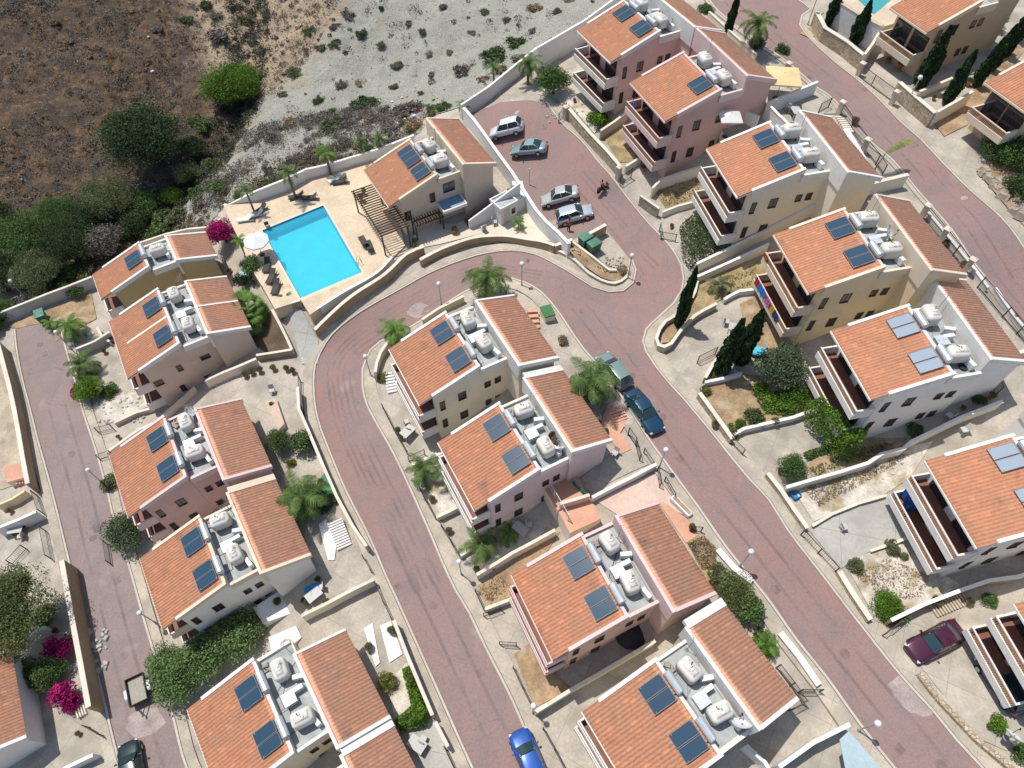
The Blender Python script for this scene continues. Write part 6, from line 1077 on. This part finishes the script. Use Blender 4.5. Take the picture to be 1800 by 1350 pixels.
SHADE = mat('white parasol cloth', (.74,.74,.72), .8, .04, 1, 6, trans=.2)
def parasol(loc, r, n, h, label, m, a0=0):
    t = empty('parasol', loc, a0); tag(t, label, 'parasol'); V = [(0, 0, h+.38)]; F = []
    for k in range(n): a = 2*math.pi*k/n; V += [(r*math.cos(a), r*math.sin(a), h), (r*1.0*math.cos(a), r*1.0*math.sin(a), h-.14)]; F += [(0, 1+2*k, 1+2*((k+1) % n)), (1+2*k, 2+2*k, 2+2*((k+1) % n), 1+2*((k+1) % n))]
    MB().add(V, F).build('canopy', m, t); MB().tube([(0,0,0),(0,0,h+.45)], .03, 6).build('pole', ALU, t); MB().lathe([(.3,0),(.3,.06),(.06,.1)], 10).build('base', DARK, t); rb = MB()
    for k in range(n): a = 2*math.pi*k/n; rb.tube([(0,0,h+.3),(r*.95*math.cos(a), r*.95*math.sin(a), h)], .012, 4)
    rb.build('rib', ALU, t); return t
parasol(D((461,448)), 1.35, 8, 2.1, 'white octagonal parasol at the left side of the pool', SHADE); parasol(Vector((*at((1284,206), 10.4)[:2], 8.2)), 1.45, 4, 2.3, 'white square umbrella on the walled terrace behind the rose house', SHADE, R(45)); parasol(G((1364,172)), 2.3, 4, 2.4, 'yellow square shade canopy by the upper road', mat('yellow canvas', (.72,.56,.29), .8, .06, 1, 6, trans=.1), R(38))
# pergolas
WOOD = mat('dark pergola wood', (.10,.065,.045), .8, .2, 2, 9)
def pergola(n, x0, x1, y0, y1, z, label, nb=17, base=0, m=WOOD, along='y'):
    h = HP[n]; r = empty('pergola', (h['o'].x, h['o'].y, h['z0']), h['rz']); tag(r, label, 'pergola')
    for y in (y0+.2, y1-.2):
        for x in (x0+.1, x1-.1): MB().box(x-.07, x+.07, y-.07, y+.07, base-1, z).build('post', m, r)
    if along == 'y':
        for x in (x0+.1, x1-.1): MB().box(x-.05, x+.05, y0, y1, z, z+.15).build('beam', m, r)
        for i in range(nb): y = y0+.1+(y1-y0-.2)*i/(nb-1); MB().box(x0-.15, x1+.15, y-.04, y+.04, z+.15, z+.27).build('rafter', m, r)
    else:
        for y in (y0+.2, y1-.2): MB().box(x0, x1, y-.05, y+.05, z, z+.15).build('beam', m, r)
        for i in range(nb): x = x0+.1+(x1-x0-.2)*i/(nb-1); MB().box(x-.04, x+.04, y0-.15, y1+.15, z+.15, z+.27).build('rafter', m, r)
    return r
LP = HP['P']['L']; pergola('P', -1.9, 1.2, -1.7, LP-.4, 2.3, 'long dark pergola beside the clubhouse facing the pool', 22, 0); pergola('P', 2.0, 5.4, -1.4, -.15, 1.5, 'short dark pergola in front of the clubhouse wall', 11, 0, along='x')
# clubhouse porch, stair and little white building
cb = empty('porch_roof', HL('P', 6.7, 0, 0), HP['P']['rz']); tag(cb, 'blue grey porch roof over the clubhouse door', 'porch'); MB().extr([(-1.3,2.5),(1.3,2.5),(1.3,2.35),(-1.3,2.35)], -1.5, .1).build('canopy_slab', mat('blue roof felt', (.20,.30,.42), .7, .1), cb); MB().box(-1.4, 1.4, -1.65, -1.5, 2.2, 2.58).box(-1.4, -1.3, -1.5, .1, 2.2, 2.58).box(1.3, 1.4, -1.5, .1, 2.2, 2.58).build('fascia', TRIM, cb)
def pxbox(name, px, z0, z1, m, parent=None): return MB().prism([(q.x, q.y) for q in (at(p, z1) for p in px)], z0, z1).build(name, m, parent)
zt = -1.35; ws = empty('outside_stair', (0,0,0)); tag(ws, 'outside stair with a white side wall climbing to the clubhouse terrace', 'stair')
st0, st1 = at((824,388), zt+1.0), at((914,321), zt+3.8); dv = Vector((st1.x-st0.x, st1.y-st0.y, 0)).normalized(); nv = Vector((-dv.y, dv.x, 0)); Ls = math.hypot(st1.x-st0.x, st1.y-st0.y); sw = MB()
P0 = [st0-nv*.1, st1-nv*.1, st1+nv*.1, st0+nv*.1]; sw.add([(p.x, p.y, zt-.5) for p in P0]+[(P0[0].x,P0[0].y,zt+1.0),(P0[1].x,P0[1].y,zt+3.8),(P0[2].x,P0[2].y,zt+3.8),(P0[3].x,P0[3].y,zt+1.0)], [(3,2,1,0),(4,5,6,7),(0,1,5,4),(1,2,6,5),(2,3,7,6),(3,0,4,7)]); sw.build('side_wall', WW, ws)
ns = 14
stp = MB()
for i in range(ns):
    a = st0+dv*Ls*i/ns; b = st0+dv*Ls*(i+1)/ns; stp.prism([(q.x, q.y) for q in (a+nv*.12, b+nv*.12, b+nv*1.3, a+nv*1.3)], zt-.5, zt+.18*(i+1))
stp.build('steps', mat('brown stair tile', (.16,.085,.06), .7, .2, 2, 8), ws); 
wb = empty('changing_room', at((888,384), zt)); tag(wb, 'small white flat roofed changing room beside the outside stair', 'building'); wb.rotation_euler = (0, 0, HP['P']['rz']+R(8))
MB().box(-1.1, 1.1, -.7, 1.2, -.5, 2.3).build('wall', WW, wb); MB().box(-1.05, 1.05, -.65, 1.15, 2.3, 2.34).build('roof', FLATM, wb); c = MB(); c.box(-1.18, 1.18, -.78, -.64, 2.2, 2.5); c.box(-1.18, 1.18, 1.14, 1.28, 2.2, 2.5); c.box(-1.18, -1.04, -.64, 1.14, 2.2, 2.5); c.box(1.04, 1.18, -.64, 1.14, 2.2, 2.5); c.build('parapet', WCOPE, wb); MB().box(-.7, .05, -.74, -.68, 0, 2.0).build('door', COPE, wb); window(wb, .6, 1.1, .4, .5, -.69)
tl = pxbox('terrace_wall', [(900,318),(918,318),(925,345),(905,352)], zt-.5, zt+2.2, WW); tag(tl, 'white block joining the outside stair to the parking wall', 'wall')
# second pool and its terrace at the top right
zp = 10.9; p2 = [(q.x, q.y) for q in (at(p, zp) for p in [(1478,-30),(1500,-8),(1536,26),(1590,-20),(1560,-60)])]; o2 = [(q.x, q.y) for q in (at(p, zp) for p in [(1455,-30),(1478,4),(1552,47),(1575,40),(1640,-20),(1580,-90),(1500,-80)])]; deck('pool_deck', o2, p2, zp, mat('second deck stone', (.56,.46,.34), .9, .12, .6, 5), 2.5); pool(p2, zp)
# dumpsters, boxes
DG = mat('dumpster green', (.055,.16,.10), .55, .1, 2, 8); LIDG = mat('dumpster lid', (.08,.20,.14), .5, .1)
def bin_(loc, rz, label, s=1):
    r = empty('dumpster', loc, rz); tag(r, label, 'dumpster'); MB().obox((0,0,.62), 1.1, .8, .95, 0, 0, 0, 1.15).build('tub', DG, r); l = MB(); l.rbox((0,0,1.16), 1.36, 1.02, .14, .06, dome=.04); lo = l.build('lid', LIDG, r); MB().box(-.5, .5, -.55, -.5, 1.08, 1.13).build('handle', DARK, lo)
    for x in (-.45, .45):
        for y in (-.32, .32): o = MB().lathe([(.09,-.03),(.09,.03)], 10).build('wheel', TYRE, r); o.location = (x, y, .1); o.rotation_euler = (R(90), 0, 0)
    r.scale = (s, s, s); return r
bin_(G((1028,430)), R(38), 'green dumpster by the brown wall, the farther of two'); bin_(G((1043,441)), R(36), 'green dumpster on the concrete pad, the nearer of two'); bin_(G((78,562)), R(-60), 'green dumpster beside the far left boundary wall')
BLU = mat('blue plastic', (.02,.22,.45), .6, .1); gb = empty('storage_box', G((962,558)), R(20)); tag(gb, 'green topped cream box by the terracotta steps of the bend house', 'box'); MB().box(-.5, .5, -.65, .65, 0, .9).build('carcass', CW, gb); MB().rbox((0,0,.96), 1.1, 1.4, .12, .05).build('lid', mat('green felt', (.06,.17,.07), .9, .1), gb)
# awnings, cloths and drying things
aw = MB(); aw.prism([(q.x, q.y) for q in (at(p, 2.4) for p in [(1492,1285),(1548,1350),(1600,1420),(1500,1420),(1476,1300)])], 2.34, 2.4); o = aw.build('awning', mat('blue grey canvas', (.36,.45,.47), .8, .08, 1, 5)); tag(o, 'pale blue grey canvas awning at the bottom edge', 'awning')
gl = drape('lawn_mat', GX([(555,855),(572,830),(590,845),(588,880),(560,890)]), .12, mat('green shade net', (.07,.20,.09), .9, .1)); del gl['kind']; tag(gl, 'green shade cloth under the large palm on the left', 'shade cloth')
def cloth(loc, rz, w, h, col, label, nm='hanging_cloth'):
    k = 7; V = []; F = []
    for j in range(4):
        for i in range(k): V.append((w*(i/(k-1)-.5), .05*math.sin(i*2.1+j*.7), -h*j/3)); 
    for j in range(3):
        for i in range(k-1): F.append((j*k+i, j*k+i+1, (j+1)*k+i+1, (j+1)*k+i))
    o = MB().add(V, F).build(nm, mat('cloth %.2f %.2f %.2f' % col, col, .9, .08, 2, 8)); md = o.modifiers.new('thick', 'SOLIDIFY'); md.thickness = .015; o.location = loc; o.rotation_euler = (0, 0, rz); tag(o, label, 'laundry'); return o
rz4 = HP['R4']['rz']+R(90)
for y, col, lb, zz, w in [(5.9,(.45,.03,.03),'red cloth hanging on the yellow house balcony',2.6,.7),(4.9,(.02,.16,.55),'wide blue cloth hanging on the yellow house balcony',2.6,1.3),(3.6,(.55,.12,.30),'pink cloth hanging on the yellow house balcony',2.6,.8),(2.7,(.65,.40,.04),'yellow orange cloth hanging on the yellow house balcony',2.6,.6),(1.9,(.03,.05,.15),'navy cloth hanging on the yellow house balcony',2.6,.8)]: cloth(HL('R4', -.34, y, zz), rz4, w, .9, col, lb)
cloth(HL('R4', -.34, 6.2, 5.4), rz4, .5, .6, (.5,.12,.05), 'orange cloth on the upper balcony of the yellow house'); cloth(HL('R6', .6, 5.6, 2.9), HP['R6']['rz']+R(90), 1.6, 1.1, (.02,.10,.35), 'blue sheet hung over the lower balcony of the right edge white house'); cloth(HL('R6', .3, 5.0, 2.9), HP['R6']['rz'], .9, 1.1, (.03,.09,.25), 'dark blue sheet at the end of the lower balcony'); cloth(HL('R2', .4, 6.3, 5.4), HP['R2']['rz']+R(90), 1.0, .9, (.25,.27,.45), 'lilac cloth on the upper balcony of the tall rose house')
gc = cloth(G((1018,855), 1.6), R(-50), 1.6, .8, (.02,.22,.14), 'green cloth over the terrace railing beside the lilac house'); 
# terraces between the middle houses
for px, z, m, lb in [([(954,854),(1012,829),(1033,870),(980,897)], -.8, TERRA, 'terrace'), ([(982,900),(1036,874),(1056,912),(1002,937)], -.85, TERRA, 'terrace'), ([(1660,702),(1695,690),(1709,720),(1675,735)], 2.9, TERRA, 'terrace'), ([(445,1068),(497,1035),(512,1078),(462,1096)], -7.6, WW, 'terrace'), ([(472,1120),(520,1100),(530,1120),(495,1150),(478,1150)], -7.4, WW, 'terrace'), ([(5,820),(42,812),(48,838),(12,848)], -10.6, TERRA, 'terrace'), ([(465,705),(485,700),(500,745),(490,755)], -4.4, TERRP, 'landing'), ([(1712,712),(1757,690),(1770,720),(1725,745)], 3.2, TERRP, 'terrace'), ([(1262,215),(1300,195),(1320,225),(1280,248)], 8.2, CONC, 'terrace')]:
    pz = [(q.x, q.y) for q in (at(p, z) for p in px)]; struct(MB().prism(pz, z-4.5, z-.04).build('terrace_wall', WW if m == WW else CW)); struct(MB().prism(pz, z-.04, z).build(lb, m))
for q_ in ([(560,922),(573,913),(592,955),(588,985),(577,985)], [(668,1100),(687,1092),(708,1150),(685,1165)], [(640,1105),(655,1095),(668,1165),(660,1172)]): patch('landing', q_, mat('white landing', (.74,.72,.70), .8, .06, .5, 4), .06)
# stairs seen from above
def steps(p0, p1, w, n, m, label, rise=.16):
    a = G(p0, .05); b = G(p1, .05); d_ = Vector((b.x-a.x, b.y-a.y, 0)); Ld = d_.length; d_ /= Ld; nn = Vector((-d_.y, d_.x, 0)); r = empty('steps', a); tag(r, label, 'steps')
    for i in range(n):
        q0 = d_*(Ld*i/n); q1 = d_*(Ld*(i+.62)/n); z = rise*i+.12; MB().prism([(v.x, v.y) for v in (q0-nn*w/2, q1-nn*w/2, q1+nn*w/2, q0+nn*w/2)], z-.5, z).build('tread', m, r)
    return r
steps((606,962), (590,918), 1.3, 11, WCOPE, 'striped white steps leading down from the lawn palm garden', .05); steps((690,690), (684,655), .9, 7, WCOPE, 'white steps beside the bend house', .05); steps((1093,740), (1083,722), 1.2, 4, TERRA, 'terracotta steps on the right street pavement', .05); steps((940,578), (935,548), 1.0, 4, TERRA, 'terracotta steps at the back of the bend house', .05); steps((48,840), (32,846), 1.2, 4, TERRA, 'terracotta steps at the left edge', .05); steps((150,1245), (135,1255), 1.0, 4, COPE, 'pale steps below the bougainvillea wall', .05); steps((1640,1075), (1700,1050), .9, 12, BW, 'brown steps above the purple car', .04); steps((1475,205), (1492,240), .8, 8, COPE, 'narrow steps behind the white court', .03)
# flower pots along the walkway, tables, small clutter
POT = mat('clay pot', (.35,.15,.08), .8, .1); pot0 = empty('flower_pot', (0,0,0)); MB().lathe([(.14,0),(.22,.32),(.25,.34),(.25,.38),(.21,.38)], 12).build('pot', POT, pot0); c = bpy.data.objects.new('plant', CRS[0]); COL.objects.link(c); c.parent = pot0; c.scale = (.3,.3,.32); c.location = (0,0,.42); setmat(c, LC['olive'])
PROT['pot'] = pot0; PROT['lamp'] = lamp0
for p, lb in [((432,662),'first'),((444,657),'second'),((458,654),'third'),((482,650),'fourth'),((505,651),'fifth'),((516,655),'last'),]: inst(pot0, G(p), random.random()*6, 1.2, f'clay flower pot, the {lb} from the left along the walkway', 'flower pot', 'flower pots along the walkway')
for p, lb in [((1730,250),'x')][:0]: pass
for p, lb in [((866,1000),'beside the middle street lamp'),((838,1003),'in the corner of the sandy garden by the lamp'),((1010,470),'x')][:2]: inst(pot0, G(p), 1, 1.1, 'clay flower pot '+lb, 'flower pot')
tb = empty('round_table', HL('L4', 7.4, HP['L4']['L']+1.2, 3.4)); tag(tb, 'round mosaic table on the white terrace behind the bottom left house', 'table'); MB().lathe([(.55,.70),(.6,.72),(.6,.75),(.55,.76)], 18).build('tabletop', mat('mosaic top', (.45,.40,.34), .7, .3, 3, 12), tb); MB().lathe([(.3,0),(.05,.08),(.05,.7)], 8).build('pedestal', METAL, tb)
def chair(loc, rz, m, label):
    r = empty('garden_chair', loc, rz); tag(r, label, 'chair'); MB().rbox((0,0,.43), .46, .46, .06, .03).build('seat', m, r); MB().obox((-.23,0,.68), .05, .44, .5, 0, R(-12)).build('backrest', m, r)
    for x in (-.19, .19):
        for y in (-.19, .19): MB().box(x-.02, x+.02, y-.02, y+.02, 0, .41).build('leg', m, r)
    return r
for p, a, lb in [((455,420),.3,'dark garden chair left of the pool near the bougainvillea'),((470,398),2.0,'dark garden chair at the upper left pool corner')]: chair(D(p), a, SLG, lb)
tbx = empty('blue_crate', G((1398,872), 0), .5); tag(tbx, 'bright blue plastic crate behind the stone wall on the right', 'crate'); MB().box(-.35, .35, -.25, .25, 0, .03).build('bottom', BLU, tbx); q = MB(); q.box(-.35, .35, -.27, -.24, 0, .3); q.box(-.35, .35, .24, .27, 0, .3); q.box(-.37, -.34, -.24, .24, 0, .3); q.box(.34, .37, -.24, .24, 0, .3); q.build('side', BLU, tbx)
pp = empty('paddling_pool', G((1330,612)), 0); tag(pp, 'blue paddling pool between the cypresses and the yellow house', 'paddling pool'); MB().lathe([(.8,.03),(.9,0),(1.0,.12),(.92,.26),(.84,.2),(.84,.05)], 20, cap=False).build('ring', mat('light blue vinyl', (.03,.33,.60), .4, .1), pp, smooth=True); MB().lathe([(.84,.1),(.0,.1)], 20, cap=False).build('water', mat('paddling water', (.10,.45,.60), .1, .1), pp)
bt = empty('white_planter', G((1196,893)), R(-52)); tag(bt, 'long white planter trough on the pavement below the pink drive', 'planter'); MB().rbox((0,0,.3), 2.1, .55, .6, .15).build('trough', WCOPE, bt); MB().rbox((0,0,.6), 1.8, .3, .04, .01).build('soil', DIRT, bt)
def table(loc, rz, label, m):
    r = empty('garden_table', loc, rz); tag(r, label, 'table'); MB().box(-.6, .6, -.4, .4, .7, .74).build('tabletop', m, r)
    for x in (-.52, .52):
        for y in (-.32, .32): MB().box(x-.03, x+.03, y-.03, y+.03, 0, .7).build('leg', m, r)
    return r
table(G((434,487)), .4, 'pale blue garden table between the twin house and the pool', mat('pale blue paint', (.35,.45,.50), .6, .1)); table(G((552,1040)), .5, 'small table in the cluttered yard on the middle street', BLU)
rd = random.Random(4)
for i, (p, col) in enumerate([((707,175),(.6,.58,.55)),((715,170),(.55,.2,.3)),((722,182),(.5,.5,.1)),((735,168),(.6,.6,.6)),((752,185),(.2,.35,.2)),((690,185),(.7,.7,.7)),((768,172),(.5,.35,.1)),((740,195),(.65,.1,.1)),((728,205),(.6,.6,.58)),((700,220),(.5,.48,.45)),((695,225),(.65,.62,.6)),((712,212),(.3,.3,.32)),((780,186),(.65,.6,.6)),((762,176),(.6,.3,.5)),((718,196),(.7,.6,.1)),((264,72),(.7,.7,.68)),((262,120),(.65,.6,.5)),((270,130),(.7,.68,.66))]):
    b = HG_(p); o = MB().rbox((0,0,.12), rd.uniform(.25,.55), rd.uniform(.2,.4), rd.uniform(.15,.3), .06, rd.uniform(0,3)).build('rubbish', mat('rubbish %d' % (i % 9), col, .8, .1)); o.location = b; tag(o, 'piece of rubbish dumped on the slope outside the wall', 'rubbish', 'rubbish dumped outside the wall')
rubble = GX([(1060,455),(1095,460),(1098,480),(1070,470)]); stones2 = MB()
for i in range(60):
    p = (1062+rd.uniform(0, 34), 452+rd.uniform(0, 26)); q = G(p); s = rd.uniform(.05, .16); stones2.obox((q.x, q.y, q.z+s*.4+.05), s*2, s*1.4, s, rd.uniform(0, 3), rd.uniform(-.3, .3), 0, .7)
stuff(stones2.build('rubble', mat('rubble', (.42,.36,.28), .9, .3, 3, 9)), 'heap of rubble and cuttings beside the dumpsters', 'rubble')
for lst, s0, m, lb in [([(170,700),(255,745)],.14,'pale stone','boulders and rubble between the twin house and the pink brown house'),([(1715,310),(1830,430)],.45,'tan stone','broken rocks along the verge at the right edge'),([(150,1105),(190,1180)],.2,'pale stone','stones lying in the shade of the left wall'),([(950,165),(1040,215)],.12,'pale stone','scattered stones in front of the topmost pink house'),([(1390,855),(1590,800)],.10,'pale stone','lumps of white rubble on the right plot'),([(735,805),(815,890)],.07,'pale stone','white stones in the gravel garden')]:
    mb = MB()
    for i in range(46):
        px_ = (rd.uniform(lst[0][0], lst[1][0]), rd.uniform(lst[0][1], lst[1][1]))
        if s0 == .45: t_ = rd.random(); px_ = (1722+95*t_+rd.uniform(0, 18), 305+100*t_+rd.uniform(-12, 12))
        q = G(px_); s = s0*rd.uniform(.5, 1.5); mb.obox((q.x, q.y, q.z+s*.3), s*2, s*1.5, s, rd.uniform(0, 3), rd.uniform(-.4, .4), 0, .65)
    stuff(mb.build('loose_stones', MATS[m]), lb, 'stones')
parasol(Vector((*at((1108,1112), -2.6)[:2], -4.6)), 1.25, 10, 2.0, 'black parasol in the shaded patio of the pink house', mat('black canvas', (.03,.03,.04), .9, .1))
cb2 = wall([(-8,888),(20,876),(42,862)], 1.2, wallmat('yellow'), 'yellow wall below the terracotta terrace at the left edge', cope=None)
WCH = mat('white garden plastic', (.45,.44,.42), .5, .06); PROT['gch'] = chair(Vector((0,0,0)), 0, WCH, 'x'); PROT['gtb'] = table(Vector((0,0,0)), 0, 'x', WCH)
for p in [(715,745),(722,757),(545,1050),(565,1035),(745,860),(930,925),(905,930),(1080,800),(870,395),(850,405),(1385,195),(1350,205),(1275,570),(1300,590),(1480,930),(1665,735),(1690,760),(40,945),(25,930),(60,1300),(480,690),(700,1330),(745,1300)]: inst(PROT['gch'], G(p), random.random()*6, 1.1, 'white plastic chair left standing in a paved yard', 'chair', 'white plastic chairs in the yards')
for p in [(718,765),(555,1050),(915,935),(1395,205),(1290,585),(35,935),(735,1310)]: inst(PROT['gtb'], G(p), random.random()*3, 1.1, 'white garden table standing in a paved yard', 'table', 'white garden tables in the yards')
# front-yard pots, a waterline band of tiles in each pool, broad steps in the shallow corner
for p in [(700,760),(705,772),(760,880),(790,935),(1065,760),(1050,748),(1160,905),(1215,930),(1330,1110),(1255,750),(1285,765),(1360,745),(1440,716),(1600,945),(1610,930),(1580,1090),(1640,1060),(1700,1060),(1180,400),(1130,300),(1060,225),(1010,180),(150,620),(185,620),(200,600),(210,770),(225,780),(455,1085),(490,1060),(500,1120),(575,1060),(560,1020),(540,1060),(690,1110),(650,1140),(480,715),(520,775),(565,850),(590,880),(470,480),(430,470),(445,500),(405,480),(800,410),(730,430),(640,340),(635,350),(1290,600),(1280,520),(1340,560),(1370,830),(1690,720),(1740,700),(1780,560),(1660,430),(1690,470),(1500,220),(1580,120),(1560,110),(1700,150),(1640,175),(30,940),(45,930),(20,900),(100,1110),(140,1290)]:
    inst(pot0, G(p), random.random()*6, random.uniform(.8, 1.5), 'clay pot with a small plant standing in a paved yard', 'flower pot', 'potted plants in the yards')
for p_, z_ in ((pw, DECK+.12), (p2, zp)):
    b_ = MB(); q_ = [tuple(np.mean(p_, 0)+(np.array(v)-np.mean(p_, 0))*.997) for v in p_]; n_p = len(q_)
    for i in range(n_p): a, c = q_[i], q_[(i+1) % n_p]; b_.add([(*a, z_-.30), (*c, z_-.30), (*c, z_-.02), (*a, z_-.02)], [(0, 1, 2, 3)])
    struct(b_.build('pool_tile_band', mat('blue pool tile', (.03,.20,.42), .3, .1, 3, 12)))
va, vb, vc = (np.array(pw[i]) for i in (2, 3, 1)); e1 = (vb-va)/np.linalg.norm(vb-va); e2 = (vc-va)/np.linalg.norm(vc-va)
for k in range(3): struct(MB().prism([tuple(va+e1*.02), tuple(va+e1*(2.2-.5*k)), tuple(va+e1*(2.2-.5*k)+e2*(1.5-.4*k)), tuple(va+e2*(1.5-.4*k))], DECK-1.2, DECK-.85+.26*k).build('pool_step', POOLT))
for r in list(PROT.values())+[]: kill(r)
